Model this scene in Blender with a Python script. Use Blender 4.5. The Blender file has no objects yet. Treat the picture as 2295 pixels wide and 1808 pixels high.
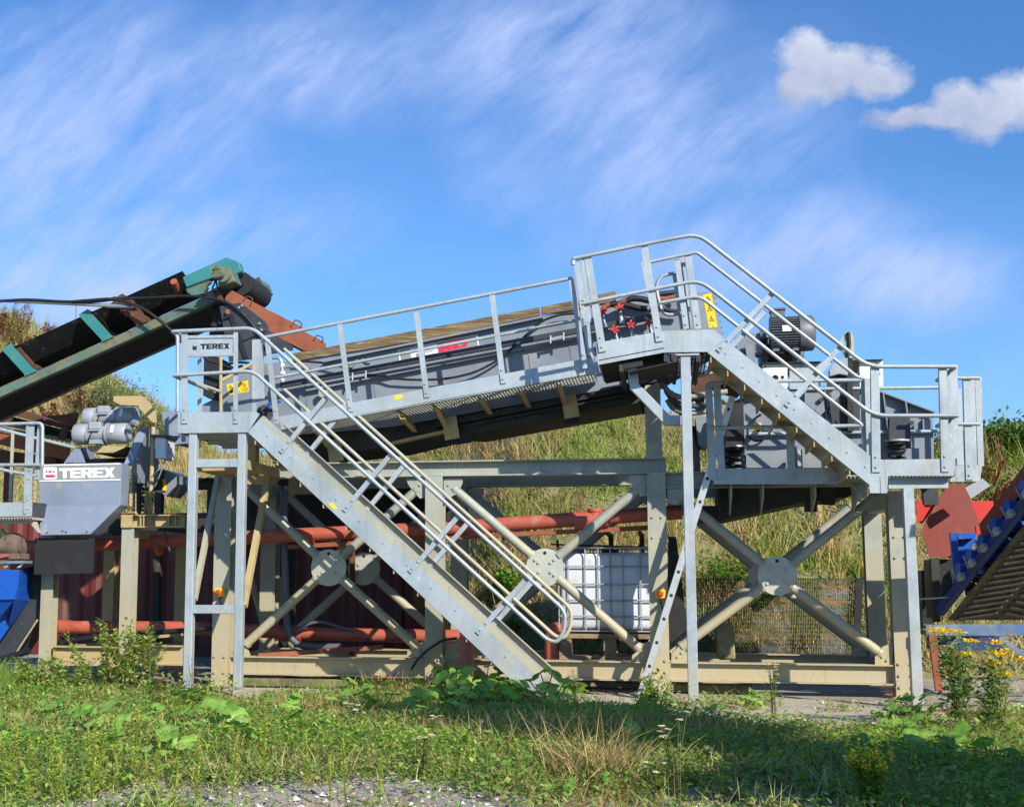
import bpy, math, random
from mathutils import Vector, Matrix, noise
random.seed(7)
SC = bpy.context.scene
COL = SC.collection
Z = Vector((0, 0, 1)); X = Vector((1, 0, 0)); YV = Vector((0, 1, 0))
# ------------------------------------------------------------------ camera
W, H = 2295, 1808
F = 2900.0
PP = (945.0, 925.0)
def cdir(u, v):
    return Vector(((u - PP[0]) / F, -(v - PP[1]) / F, -1)).normalized()
_dy = cdir(1498, 1293)
_dx = -cdir(-14600, 1265)
_dx = (_dx - _dy * _dx.dot(_dy)).normalized()
_dz = _dx.cross(_dy)
CM = Matrix((_dx, _dy, _dz))
CAM = Vector((0, -14.4, 1.25))
def ray(u, v):
    return CM @ cdir(u, v)
def P(q, Y, dy=0.0):
    """measured point q of the photograph, standing at depth Y"""
    r = ray(*q)
    t = (Y - CAM.y) / r.y
    p = CAM + r * t
    p.y = Y + dy
    return p
def PG(q, z=0.0):
    r = ray(*q)
    t = (z - CAM.z) / r.z
    return CAM + r * t
def PX(q, x):
    r = ray(*q)
    t = (x - CAM.x) / r.x
    return CAM + r * t
def crop(x0, y0, s):
    return lambda x, y: (x0 + x / s, y0 + y / s)
A = crop(0, 550, 3.4167); B = crop(0, 850, 3.4167); C = crop(0, 1150, 3.4167)
D = crop(380, 700, 3.4167); E = crop(500, 1000, 3.4167); FF = crop(880, 600, 3.4167)
G = crop(1000, 1000, 3.4167); HH = crop(1250, 500, 3.4167); I = crop(1500, 650, 2.727)
J = crop(1400, 1050, 3.105); K = crop(1850, 950, 2.4404); L = crop(0, 1450, 2.71)
M = crop(750, 1450, 2.71); N = crop(1495, 1450, 2.71); DD = crop(0, 0, 0.94466)
Q1 = crop(840, 720, 7.2267); Q2 = crop(380, 570, 6.3765); Q3 = crop(1320, 620, 6.569)
Q4 = crop(1580, 680, 5.162); Q5 = crop(1560, 860, 4.169); Q6 = crop(2030, 1000, 2.846)
Q7 = crop(0, 900, 4.879); Q8 = crop(0, 1180, 4.494)

cam = bpy.data.objects.new('camera', bpy.data.cameras.new('camera'))
COL.objects.link(cam)
cam.matrix_world = Matrix.Translation(CAM) @ CM.to_4x4()
cam.data.sensor_fit = 'HORIZONTAL'
cam.data.sensor_width = 36
cam.data.lens = F / W * 36
cam.data.shift_x = (W / 2 - PP[0]) / W
cam.data.shift_y = (PP[1] - H / 2) / W
cam.data.clip_end = 3000
SC.camera = cam

# ------------------------------------------------------------------ mesh builder
class MB:
    def __init__(s):
        s.v = []; s.f = []; s.sm = []; s.mi = []; s.m = 0; s.vc = None
    def add(s, vs, fs, sm=False):
        o = len(s.v)
        s.v += [Vector(p) for p in vs]
        for f in fs:
            s.f.append([i + o for i in f]); s.sm.append(sm); s.mi.append(s.m)
        return s
    def frame(s, c, ax, ay, az):
        """box centred on c with half axis vectors"""
        vs = [c + ax * i + ay * j + az * k for i in (-1, 1) for j in (-1, 1) for k in (-1, 1)]
        return s.add(vs, [(0, 1, 3, 2), (4, 6, 7, 5), (0, 4, 5, 1), (2, 3, 7, 6), (0, 2, 6, 4), (1, 5, 7, 3)])
    def box(s, a, b):
        a = Vector(a); b = Vector(b)
        h = (b - a) / 2
        return s.frame((a + b) / 2, X * abs(h.x), YV * abs(h.y), Z * abs(h.z))
    def bar(s, a, b, w, d, up=None):
        """bar a->b: w across (perpendicular, in the XZ plane), d along Y"""
        a = Vector(a); b = Vector(b)
        t = (b - a); l = t.length; t.normalize()
        y = Vector(up) if up else YV
        y = (y - t * y.dot(t)).normalized()
        n = t.cross(y)
        return s.frame((a + b) / 2, t * (l / 2), y * (d / 2), n * (w / 2))
    def prism(s, poly, vec):
        n = len(poly)
        poly = [Vector(p) for p in poly]
        vec = Vector(vec)
        nr = Vector((0, 0, 0))
        for i in range(n):
            nr += (poly[i] - poly[0]).cross(poly[(i + 1) % n] - poly[0])
        if nr.dot(vec) > 0:
            poly.reverse()
        vs = poly + [p + vec for p in poly]
        fs = [tuple(range(n)), tuple(range(2 * n - 1, n - 1, -1))]
        fs += [((i + 1) % n, i, i + n, (i + 1) % n + n) for i in range(n)]
        return s.add(vs, fs)
    def slab(s, px, Y, t):
        """flat plate whose outline stands at depth Y and is t thick"""
        return s.prism([P(q, Y) for q in px], YV * t)
    def tube(s, pts, r, n=10, caps=True, smooth=True):
        pts = [Vector(p) for p in pts]
        rs = r if isinstance(r, (list, tuple)) else [r] * len(pts)
        rings = []
        prev = None
        for i, p in enumerate(pts):
            if i == 0: t = pts[1] - p
            elif i == len(pts) - 1: t = p - pts[-2]
            else: t = (pts[i + 1] - p).normalized() + (p - pts[i - 1]).normalized()
            t.normalize()
            if prev is None:
                u = t.cross(YV if abs(t.y) < .9 else X).normalized()
            else:
                u = (prev - t * prev.dot(t)).normalized()
            prev = u
            w = t.cross(u)
            k = 1.0
            if 0 < i < len(pts) - 1:
                a = (pts[i + 1] - p).normalized().dot((p - pts[i - 1]).normalized())
                k = 1.0
            rings.append([p + (u * math.cos(2 * math.pi * j / n) + w * math.sin(2 * math.pi * j / n)) * rs[i] * k for j in range(n)])
        vs = [q for rg in rings for q in rg]
        fs = []
        for i in range(len(pts) - 1):
            for j in range(n):
                a = i * n + j; b = i * n + (j + 1) % n
                fs.append((a, b, b + n, a + n))
        s.add(vs, fs, smooth)
        if caps:
            s.add(rings[0], [tuple(range(n - 1, -1, -1))]); s.add(rings[-1], [tuple(range(n))])
        return s
    def cyl(s, a, b, r, n=20, r2=None):
        return s.tube([a, b], [r, r if r2 is None else r2], n)
    def bolt(s, p, r=.014, t=.016):
        p = Vector(p)
        return s.tube([p + YV * .004, p - YV * t], r, 6, True, False)
    def sphere(s, c, r, n=12, m=8, sc=(1, 1, 1)):
        c = Vector(c); vs = []; fs = []
        for i in range(m + 1):
            th = math.pi * i / m
            for j in range(n):
                ph = 2 * math.pi * j / n
                vs.append(c + Vector((r * sc[0] * math.sin(th) * math.cos(ph), r * sc[1] * math.sin(th) * math.sin(ph), r * sc[2] * math.cos(th))))
        for i in range(m):
            for j in range(n):
                a = i * n + j; b = i * n + (j + 1) % n
                fs.append((a, a + n, b + n, b))
        return s.add(vs, fs, True)
    def lbar(s, a, b, w, d, t=.008, side=1, back=1):
        """angle section: a flange w wide facing the viewer and one d deep running back along Y"""
        a = Vector(a); b = Vector(b)
        tt = (b - a).normalized(); n = tt.cross(YV).normalized()
        s.bar(a, b, w, t)
        o = n * (side * (w / 2 - t / 2)) + YV * (back * (d / 2 + t / 2))
        return s.bar(a + o, b + o, t, d)
    def build(s, name, mats, parent=None, bevel=0):
        base = Vector((0, 0, 0))
        if parent:
            r = parent
            base = Vector(r['_b']) if '_b' in r else Vector((0, 0, 0))
        me = bpy.data.meshes.new(name)
        me.from_pydata([p - base for p in s.v], [], s.f)
        me.polygons.foreach_set('use_smooth', s.sm)
        if not isinstance(mats, (list, tuple)): mats = [mats]
        for m in mats: me.materials.append(m)
        if len(mats) > 1: me.polygons.foreach_set('material_index', s.mi)
        me.update()
        o = bpy.data.objects.new(name, me)
        COL.objects.link(o)
        if parent:
            o.parent = parent
            o['_b'] = list(base)
        if bevel:
            b = o.modifiers.new('bevel', 'BEVEL'); b.width = bevel; b.segments = 1; b.limit_method = 'ANGLE'; b.angle_limit = .6
        return o

def thing(name, label, cat, loc, group=None):
    o = bpy.data.objects.new(name, None)
    o.empty_display_size = .1
    COL.objects.link(o)
    o.location = loc
    o['_b'] = [float(q_) for q_ in loc]
    o['label'] = label; o['category'] = cat
    if group: o['group'] = group
    return o
def tag(o, label, cat, group=None):
    o['label'] = label; o['category'] = cat
    if group: o['group'] = group
    return o
def rebase(o, loc):
    """move the origin of a single mesh thing to loc"""
    loc = Vector(loc)
    o.data.transform(Matrix.Translation(-loc)); o.location = loc
    return o
def struct(o):
    o['kind'] = 'structure'; return o
def stuff(o, label, cat):
    o['kind'] = 'stuff'; o['label'] = label; o['category'] = cat; return o
def copy_thing(src, loc, rz=0, sc=1, label=None):
    r = src.copy(); COL.objects.link(r)
    r.location = loc; r.rotation_euler = (0, 0, rz); r.scale = (sc, sc, sc)
    if label: r['label'] = label
    for ch in list(src.children):
        c = ch.copy(); COL.objects.link(c); c.parent = r
        for g in list(ch.children):
            d = g.copy(); COL.objects.link(d); d.parent = c
    return r
def fillet(pts, rad, n=5):
    """polyline with rounded corners"""
    pts = [Vector(p) for p in pts]
    out = [pts[0]]
    for i in range(1, len(pts) - 1):
        p = pts[i]; a = (pts[i - 1] - p); b = (pts[i + 1] - p)
        d = min(rad, a.length * .45, b.length * .45)
        a = p + a.normalized() * d; b = p + b.normalized() * d
        for k in range(n + 1):
            t = k / n
            out.append(a * (1 - t) ** 2 + p * (2 * t * (1 - t)) + b * t * t)
    out.append(pts[-1])
    return out
def off(pts, v):
    v = Vector(v)
    return [Vector(p) + v for p in pts]

# ------------------------------------------------------------------ materials
def hexc(h):
    return tuple(((int(h[i:i + 2], 16) / 255 + .055) / 1.055) ** 2.4 if int(h[i:i + 2], 16) > 10 else int(h[i:i + 2], 16) / 255 / 12.92 for i in (0, 2, 4)) + (1,)
class NT:
    def __init__(s, tree): s.t = tree; s.n = tree.nodes; s.l = tree.links
    def new(s, typ, **kw):
        n = s.n.new(typ)
        for k, v in kw.items():
            if k.startswith('_'): setattr(n, k[1:], v)
        return n
    def set(s, sock, val):
        if hasattr(val, 'is_output') or isinstance(val, bpy.types.NodeSocket): s.l.new(val, sock)
        else: sock.default_value = val
    def noise(s, vec, scale, detail=4, rough=.6, dist=0, out='Fac'):
        n = s.new('ShaderNodeTexNoise')
        s.l.new(vec, n.inputs['Vector'])
        n.inputs['Scale'].default_value = scale; n.inputs['Detail'].default_value = detail
        n.inputs['Roughness'].default_value = rough; n.inputs['Distortion'].default_value = dist
        return n.outputs[out]
    def ramp(s, fac, lo, hi):
        n = s.new('ShaderNodeMapRange'); n.clamp = True
        s.set(n.inputs['Value'], fac)
        n.inputs['From Min'].default_value = lo; n.inputs['From Max'].default_value = hi
        return n.outputs['Result']
    def mix(s, fac, a, b, mode='MIX'):
        n = s.new('ShaderNodeMix'); n.data_type = 'RGBA'; n.blend_type = mode; n.clamp_factor = True
        s.set(n.inputs[0], fac); s.set(n.inputs[6], a); s.set(n.inputs[7], b)
        return n.outputs[2]
    def math(s, op, a, b=0.0, c=None, clamp=False):
        n = s.new('ShaderNodeMath'); n.operation = op; n.use_clamp = clamp
        s.set(n.inputs[0], a); s.set(n.inputs[1], b)
        if c is not None: s.set(n.inputs[2], c)
        return n.outputs[0]
    def mapping(s, vec, scale=(1, 1, 1), rot=(0, 0, 0), loc=(0, 0, 0)):
        n = s.new('ShaderNodeMapping')
        s.l.new(vec, n.inputs['Vector'])
        n.inputs['Scale'].default_value = scale; n.inputs['Rotation'].default_value = rot; n.inputs['Location'].default_value = loc
        return n.outputs['Vector']
def mat(name, col, rough=.5, metal=0.0, layers=(), bump=None, rvar=0.0, spec=.5, dust=None, coat=0, stretch=None):
    """layers: (colour, noise scale, lo, hi[, detail, stretch]) laid one over the other;
    dust: (colour, z of full dust, z of none) - settled dirt, broken up by noise"""
    m = bpy.data.materials.new(name); m.use_nodes = True
    t = NT(m.node_tree); bs = t.n['Principled BSDF']
    g = t.new('ShaderNodeNewGeometry')
    pos = g.outputs['Position']
    c = None
    base = hexc(col) if isinstance(col, str) else col
    c = base
    for L_ in layers:
        cc = hexc(L_[0]) if isinstance(L_[0], str) else L_[0]
        v = pos if len(L_) < 6 else t.mapping(pos, L_[5])
        f = t.noise(v, L_[1], L_[4] if len(L_) > 4 else 5, .6)
        f = t.ramp(f, L_[2], L_[3])
        c = t.mix(f, c, cc)
    if dust:
        sep = t.new('ShaderNodeSeparateXYZ'); t.l.new(pos, sep.inputs[0])
        f = t.ramp(sep.outputs['Z'], dust[2], dust[1])
        nz = t.noise(pos, 3.5, 5, .65)
        f = t.math('ADD', f, t.math('MULTIPLY', t.math('SUBTRACT', nz, .5), 1.4), clamp=True)
        f = t.math('MULTIPLY', f, dust[3] if len(dust) > 3 else .9)
        c = t.mix(f, c, hexc(dust[0]))
    t.set(bs.inputs['Base Color'], c)
    bs.inputs['Metallic'].default_value = metal
    bs.inputs['Specular IOR Level'].default_value = spec
    if rvar:
        f = t.noise(pos, 9, 4, .6)
        r = t.math('MULTIPLY_ADD', t.math('SUBTRACT', f, .5), rvar * 2, rough)
        t.l.new(r, bs.inputs['Roughness'])
    else:
        bs.inputs['Roughness'].default_value = rough
    if coat: bs.inputs['Coat Weight'].default_value = coat
    if bump:
        f = t.noise(pos, bump[0], 4, .6)
        b = t.new('ShaderNodeBump'); b.inputs['Strength'].default_value = bump[1]; b.inputs['Distance'].default_value = bump[2] if len(bump) > 2 else .01
        t.l.new(f, b.inputs['Height']); t.l.new(b.outputs[0], bs.inputs['Normal'])
    return m
def galv(name, col='a9b3ba', hi='d6dee2', lo='8d989f', dust=None, metal=.25, rough=.48):
    """galvanised steel: zinc spangle, white run marks and specks"""
    m = bpy.data.materials.new(name); m.use_nodes = True
    t = NT(m.node_tree); bs = t.n['Principled BSDF']
    pos = t.new('ShaderNodeNewGeometry').outputs['Position']
    v = t.new('ShaderNodeTexVoronoi'); v.inputs['Scale'].default_value = 26
    t.l.new(pos, v.inputs['Vector'])
    vv = t.new('ShaderNodeSeparateColor'); t.l.new(v.outputs['Color'], vv.inputs[0])
    c = t.mix(t.math('MULTIPLY', vv.outputs[0], .3), hexc(col), hexc(lo))
    c = t.mix(t.ramp(t.noise(pos, 2.6, 5, .6), .42, .72), c, hexc(lo))
    patch = t.ramp(t.noise(pos, 1.7, 3, .5), .40, .66)
    c = t.mix(t.math('MULTIPLY', t.math('MULTIPLY', t.ramp(t.noise(t.mapping(pos, (60, 60, 14)), 1, 3, .55, .6), .60, .70), .6), patch), c, hexc(hi))
    c = t.mix(t.math('MULTIPLY', t.ramp(t.noise(t.mapping(pos, (9, 9, 1.1)), 1, 4, .6), .52, .72), .45), c, hexc(lo))
    c = t.mix(t.math('MULTIPLY', t.math('MULTIPLY', t.ramp(t.noise(pos, 50, 3, .6), .65, .72), .7), t.math('ADD', patch, .25)), c, hexc('dfe5e5'))
    if dust:
        sep = t.new('ShaderNodeSeparateXYZ'); t.l.new(pos, sep.inputs[0])
        f = t.ramp(sep.outputs['Z'], dust[2], dust[1])
        nz = t.noise(pos, 3.0, 6, .65)
        f = t.math('ADD', f, t.math('MULTIPLY', t.math('SUBTRACT', nz, .5), 1.9), clamp=True)
        f = t.math('MULTIPLY', f, dust[3] if len(dust) > 3 else .9)
        c = t.mix(f, c, hexc(dust[0]))
        sp = t.math('MULTIPLY', t.ramp(t.noise(pos, 38, 4, .7), .58, .66), t.ramp(t.noise(pos, 2.2, 3, .5), .45, .62))
        c = t.mix(t.math('MULTIPLY', sp, t.math('MULTIPLY', f, .8)), c, hexc('6f6244'))
        rn = t.math('MULTIPLY', t.ramp(t.noise(t.mapping(pos, (22, 22, .9)), 1, 4, .6), .60, .70), .35)
        c = t.mix(rn, c, hexc('7d735c'))
    t.set(bs.inputs['Base Color'], c)
    bs.inputs['Metallic'].default_value = metal
    f = t.noise(pos, 12, 4, .6)
    t.l.new(t.math('MULTIPLY_ADD', t.math('SUBTRACT', f, .5), .35, rough), bs.inputs['Roughness'])
    b = t.new('ShaderNodeBump'); b.inputs['Strength'].default_value = .12; b.inputs['Distance'].default_value = .004
    t.l.new(t.noise(pos, 30, 3, .6), b.inputs['Height']); t.l.new(b.outputs[0], bs.inputs['Normal'])
    return m
M_GALV = galv('galvanised_steel', dust=('b0a484', -1.2, .9, .85))
M_GALVDUST = galv('galvanised_dusty', col='a2a596', hi='c2c2b2', lo='8c8f84', dust=('b4a98a', .3, 2.6, .8), metal=.1, rough=.6)
M_FRAME = galv('frame_steel', col='9fa39a', hi='bcc0b4', lo='8a8f86', dust=('ab9d78', .05, 2.0, .92), metal=.1, rough=.6)
M_TAN = mat('tan_dusty_steel', 'a8966a', .75, 0, [('8d8160', 4, .5, .75), ('9a9a8e', 9, .58, .7)], bump=(40, .15))
M_GREY = mat('grey_machine_paint', '7b838d', .42, 0, [('6c747e', 2.2, .45, .75), ('8f8d82', 4, .56, .78), ('62676d', 24, .64, .72)], spec=.45, rvar=.1)
M_GREYL = mat('pale_blue_grey_paint', '7d889b', .38, 0, [('727c8e', 1.8, .45, .75), ('97958a', 5, .58, .8), ('5f6672', 26, .66, .72)], spec=.5, rvar=.1)
M_GREYD = mat('charcoal_paint', '33363c', .5, 0, [('45474a', 3, .5, .75), ('6a665c', 16, .66, .74)], spec=.4, rvar=.1)
M_BLACKST = mat('black_steel', '1d1e20', .55, 0, [('2f2d2a', 5, .5, .75), ('544c3e', 12, .65, .78)], spec=.4)
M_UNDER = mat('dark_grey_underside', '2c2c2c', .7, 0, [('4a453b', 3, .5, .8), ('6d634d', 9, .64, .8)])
M_RUBBER = mat('black_rubber', '1b1c1e', .75, 0, [('2a2a2b', 4, .5, .8), ('55524a', 24, .68, .74)], bump=(60, .2, .004))
M_BELT = mat('rubber_belt', '17181a', .8, 0, [('2b2a28', 5, .5, .8), ('6a5f4c', 10, .6, .8)])
M_RUST = mat('rusty_steel', '8a4f35', .8, 0, [('7a4029', 3, .45, .7), ('a06a4a', 14, .6, .75), ('5d3524', 6, .62, .8)], bump=(50, .2, .004))
M_RUSTD = mat('dark_rust', '5a3a2a', .85, 0, [('3f2a22', 3, .45, .7), ('7d5a3e', 11, .58, .75), ('8a7a55', 7, .62, .8)], bump=(50, .25, .004))
M_TEAL = mat('teal_paint_worn', '2b7377', .55, 0, [('3a7d78', 3, .4, .7), ('67766a', 4, .5, .68), ('6a5a3c', 9, .6, .72), ('4a2c1c', 40, .69, .72)], rvar=.12)
M_TEALDUST = mat('teal_paint_dusty', '4b665c', .65, 0, [('2f7577', 4, .54, .62), ('6e6c54', 3, .42, .62), ('5d4a34', 9, .56, .7), ('4a3524', 30, .64, .7)])
M_PIPE = mat('terracotta_plastic_pipe', 'ab5642', .5, 0, [('964a3a', 2.5, .45, .75), ('a8886c', 4, .56, .75), ('7d4234', 9, .6, .75)], rvar=.1)
M_CONT = mat('red_container_paint', '5c211b', .55, 0, [('6b2a24', 2, .45, .75), ('54302a', 9, .6, .72), ('5e4a3a', 1.1, .58, .8)])
M_WOOD = mat('weathered_plank', '75654a', .85, 0, [('584731', 5, .44, .6, 6, (.5, 2, 6)), ('95845f', 8, .54, .66, 6, (.4, 2, 7)), ('3f3020', 12, .58, .66, 5, (.35, 2, 6))], bump=(30, .3, .006))
M_PALLET = mat('pallet_wood', '8c7a60', .85, 0, [('6d5d47', 8, .45, .7), ('a4947a', 14, .58, .75)])
M_WHITEPL = mat('white_plastic', 'c6cbd2', .4, 0, [('bcc2c8', 1.6, .45, .7), ('b5ae98', 5, .6, .8)], spec=.4)
M_WHITE = mat('white_paint', 'dfe1e0', .4, 0, [('cdcdc6', 4, .5, .75)])
M_BLUE = mat('blue_paint', '1450ac', .42, 0, [('154285', 3, .5, .8), ('47618a', 7, .58, .75), ('6a6a60', 16, .64, .75)], spec=.45)
M_BLUEW = mat('blue_paint_worn', '40608a', .6, 0, [('6f7a80', 3, .42, .6), ('7c6a52', 7, .58, .72), ('8a5a3a', 14, .63, .73)])
M_BLUED = mat('dark_blue_paint', '1f3872', .5, 0, [('2f3440', 4, .45, .7), ('5a4a38', 9, .6, .75)])
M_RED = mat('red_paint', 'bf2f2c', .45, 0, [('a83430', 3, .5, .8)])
M_REDDUSTSHADE = mat('red_paint_dusty_shaded', '7f352b', .65, 0, [('7d3f34', 2, .45, .7), ('80543f', 6, .56, .75), ('5f4030', 13, .62, .75)])  # dusty red, darkened so the paint holds the hopper front's shade
M_YEL = mat('yellow_sticker', 'f0c419', .45)
M_INK = mat('black_ink', '16120a', .6)
M_ORANGE = mat('orange_plastic', 'f0900f', .4)
M_REDB = mat('red_plastic', 'b8302a', .5, 0, [('8f2a26', 20, .5, .65), ('c88a80', 30, .62, .72)])
M_ALU = mat('aluminium', 'c2c5c6', .38, .45, [('a6a9aa', 7, .5, .75), ('8c8268', 9, .62, .8)])
M_HOSE = mat('black_hose', '191a1c', .5, 0, [('2c2c2c', 6, .5, .8), ('5e574a', 9, .64, .8)])
M_GPIPE = mat('grey_plastic_pipe', '56585f', .5, 0, [('6b675d', 4, .55, .8)])
M_SILVER = mat('silver_grey_motor', '9ba0a6', .42, .15, [('858a90', 3, .5, .75)], rvar=.1)
M_MOTOR = mat('grey_motor_paint', '5a5d62', .5, 0, [('484b4f', 4, .5, .75)])
M_STEEL = mat('bright_bolt_steel', 'b0b4b4', .35, .6)
M_DECAL = mat('grey_decal', '85878a', .4)
M_WLET = mat('white_lettering', 'ececec', .4)
M_MAG = mat('crimson_decal', 'd41f4a', .4)
M_CONC = mat('concrete', 'b3a993', .9, 0, [('9c927e', 2, .45, .7), ('c4bba6', 8, .55, .75), ('6e6a5a', 5, .6, .8)], bump=(25, .35, .01))
M_HUB = galv('hub_steel', col='b4b8b2', hi='d2d6d2', lo='9ea39c', dust=('b3a684', .3, 1.9, .6), metal=.15, rough=.5)
# ------------------------------------------------------------------ main support frame of the screen
YFAR = 1.76
frame = thing('support_frame', 'dusty galvanised support frame with round bolted hub plates and crossed tubes under the grey screen', 'steel frame', (P(G(1622, 900), 0).x - 2, .9, 0))
COLX = [P(C(1700, 300), 0).x, P(E(1614, 900), 0).x, P(G(1622, 900), 0).x, P(K(413, 800), 0).x]
ztop = [P((500, 1062), 0).z, P((966, 1063), 0).z, P((1474, 1060), 0).z, P((2018, 1100), 0).z]
zb0 = P((1200, 1522), 0).z; zb1 = P((1200, 1479), 0).z
zt0 = P((1200, 1064), 0).z; zt1 = P((1200, 1029), 0).z
print('frame', COLX, ztop, zb0, zb1, zt0, zt1)
def hcol(x, y, z0, z1, w=.2, d=.2, m=M_FRAME, name='column', mb=None):
    q = mb or MB()
    q.box((x - w / 2, y, z0), (x + w / 2, y + .014, z1))
    q.box((x - .005, y + .014, z0), (x + .005, y + d - .014, z1))
    q.box((x - w / 2, y + d - .014, z0), (x + w / 2, y + d, z1))
    return q
def ibeam(mb, x0, x1, y, z0, z1, d=.16):
    yc = y + d / 2
    mb.box((x0, y, z1 - .014), (x1, y + d, z1))
    mb.box((x0, yc - .006, z0 + .014), (x1, yc + .006, z1 - .014))
    mb.box((x0, y, z0), (x1, y + d, z0 + .014))
    return mb
def brace_set(y0, near):
    dX_ = 0
    hubs = [(733.6, 1271.6), (1220.4, 1270.7), (1743.6, 1290)]
    ends = [[E(170, 330), E(1470, 330), E(1490, 1555), E(160, 1512)],
            [G(60, 330), G(1450, 335), G(1470, 1545), G(60, 1540)],
            [J(440, 235), J(1745, 200), J(1785, 1285), J(400, 1240)]]
    for h, es in zip(hubs, ends):
        hc = P(h, 0); hc.y = y0 + .07
        for e in es:
            p = P(e, 0); p.y = y0 + .10
            d = (p - hc); d.y = 0; d.normalize()
            a = hc + d * .20; a.y = p.y
            mb = MB()
            mb.tube([a, p], .053, 12)
            # flattened ends with collars, bolted to the hub plate and the gusset
            mb.cyl(a - d * .012, a + d * .02, .064, 12)
            mb.bar(a - d * .12, a, .08, .014)
            mb.cyl(p + d * .012, p - d * .02, .062, 12)
            mb.bar(p, p + d * .14, .09, .014)
            if e[1] < h[1] and e[0] < h[0]:
                pass
            mb.build('cross_brace', M_FRAME, frame)
        mb = MB()
        n = 44; R = .208
        hole = hc + Z * (R * .76)
        mb.cyl(hc + YV * .004, hc - YV * .016, R, n)
        for k in range(4):
            ang = math.radians((38, 142, 218, 322)[k])
            for rr in (.085, .135):
                mb.bolt(hc + Vector((math.cos(ang) * rr, -.016, math.sin(ang) * rr)), .018, .018)
        hb = mb.build('hub_plate', M_HUB, frame)
        mb = MB(); mb.cyl(hole - YV * .0165, hole - YV * .019, .019, 14); mb.build('lifting_hole', M_INK, hb)
def gusset(px, y0, bolts):
    mb = MB()
    poly = [P(q, 0) for q in px]
    for p in poly: p.y = y0
    mb.prism(poly, YV * .014)
    for b in bolts:
        p = P(b, 0); p.y = y0; mb.bolt(p, .015, .016)
    mb.build('gusset_plate', M_FRAME, frame)
for y0 in (0, YFAR):
    near = y0 == 0
    for i, x in enumerate(COLX):
        mb = hcol(x, y0, 0, ztop[i])
        # base plate and splice bolts
        mb.box((x - .13, y0 - .03, 0), (x + .13, y0 + .23, .018))
        zs = [.12, .24, .36] if i in (2, 3) else [.16, .34]
        if near:
            for zz in zs:
                for s in (-.06, .06): mb.bolt((x + s, y0, zz), .016, .02)
            if i >= 2:
                for zz in (.26, .48, .70):
                    for s in (-.05, .05): mb.bolt((x + s, y0, ztop[i] - zz), .014, .018)
        mb.build('column', M_FRAME, frame)
    for i in range(3):
        mb = ibeam(MB(), COLX[i] + .1, COLX[i + 1] - .1, y0 + .02, zb0, zb1)
        mb.box((COLX[i] + .101, y0 + .02, zb0 - .03), (COLX[i] + .113, y0 + .18, zb1 + .02))
        mb.box((COLX[i + 1] - .113, y0 + .02, zb0 - .03), (COLX[i + 1] - .101, y0 + .18, zb1 + .02))
        mb.build('base_beam', M_FRAME, frame)
    mb = ibeam(MB(), P((615, 1045), 0).x, P(G(1685, 150), 0).x, y0 - .003, zt0, zt1, .2)
    for u_ in (.0, .5, 1.0):
        xx = COLX[1] * (1 - u_) + COLX[2] * u_ if u_ else P((615, 1045), 0).x + .01
    mb.box((P((611, 1045), 0).x, y0 - .006, zt0 - .02), (P((615, 1045), 0).x, y0 + .2, zt1 + .02))
    mb.build('top_beam', M_FRAME, frame)
    mb = ibeam(MB(), COLX[2] + .1, COLX[3] - .1, y0 + .02, P((1520, 1093), 0).z, P((1520, 1057), 0).z, .16)
    mb.build('lower_top_beam', M_FRAME, frame)
    brace_set(y0, near)
    gy = y0 + .055
    gusset([E(1395, 242), E(1545, 242), E(1545, 390), E(1500, 396), E(1450, 345), E(1408, 285)], gy, [E(1470, 320), E(1500, 292)])
    gusset([E(1682, 242), E(1830, 242), E(1826, 285), E(1792, 352), E(1730, 392), E(1682, 392)], gy, [E(1722, 292), E(1755, 318)])
    gusset([G(1388, 217), G(1553, 217), G(1553, 380), G(1500, 378), G(1432, 320)], gy, [G(1468, 300), G(1498, 270)])
    gusset([J(297, 140), J(405, 135), J(408, 190), J(370, 250), J(297, 240)], gy, [J(342, 185), J(372, 208)])
    gusset([E(1400, 1612), E(1404, 1570), E(1450, 1528), E(1500, 1505), E(1545, 1490), E(1545, 1614)], gy, [E(1468, 1545), E(1500, 1570)])
    gusset([E(1682, 1500), E(1725, 1490), E(1842, 1600), E(1842, 1627), E(1682, 1625)], gy, [E(1722, 1572), E(1705, 1612)])
    gusset([G(1420, 1642), G(1425, 1598), G(1465, 1570), G(1500, 1510), G(1570, 1490), G(1570, 1642)], gy, [G(1497, 1570), G(1525, 1545)])
    gusset([J(325, 1290), J(378, 1235), J(435, 1280), J(442, 1352), J(325, 1352)], gy, [J(370, 1310), J(398, 1280)])
    gusset([J(1748, 1374), J(1748, 1312), J(1800, 1240), J(1835, 1225), J(1872, 1228), J(1872, 1374)], gy, [J(1798, 1308), J(1832, 1334)])
    gusset([E(148, 1610), E(150, 1545), E(180, 1560), E(194, 1590), E(194, 1614)], gy, [])
    gusset([E(100, 265), E(220, 265), E(190, 350), E(120, 380)], gy, [])
    gusset([J(1740, 190), J(1863, 150), J(1863, 270), J(1800, 262)], gy, [])
# cross members between the two sides
for i, x in enumerate(COLX):
    mb = MB(); mb.box((x - .07, .2, zb0 + .02), (x + .07, YFAR, zb1 - .02)); mb.build('cross_member', M_FRAME, frame)
    zc = ztop[i] - .16
    mb = MB(); mb.box((x - .07, .2, zc), (x + .07, YFAR, zc + .14)); mb.build('cross_member', M_FRAME, frame)
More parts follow.
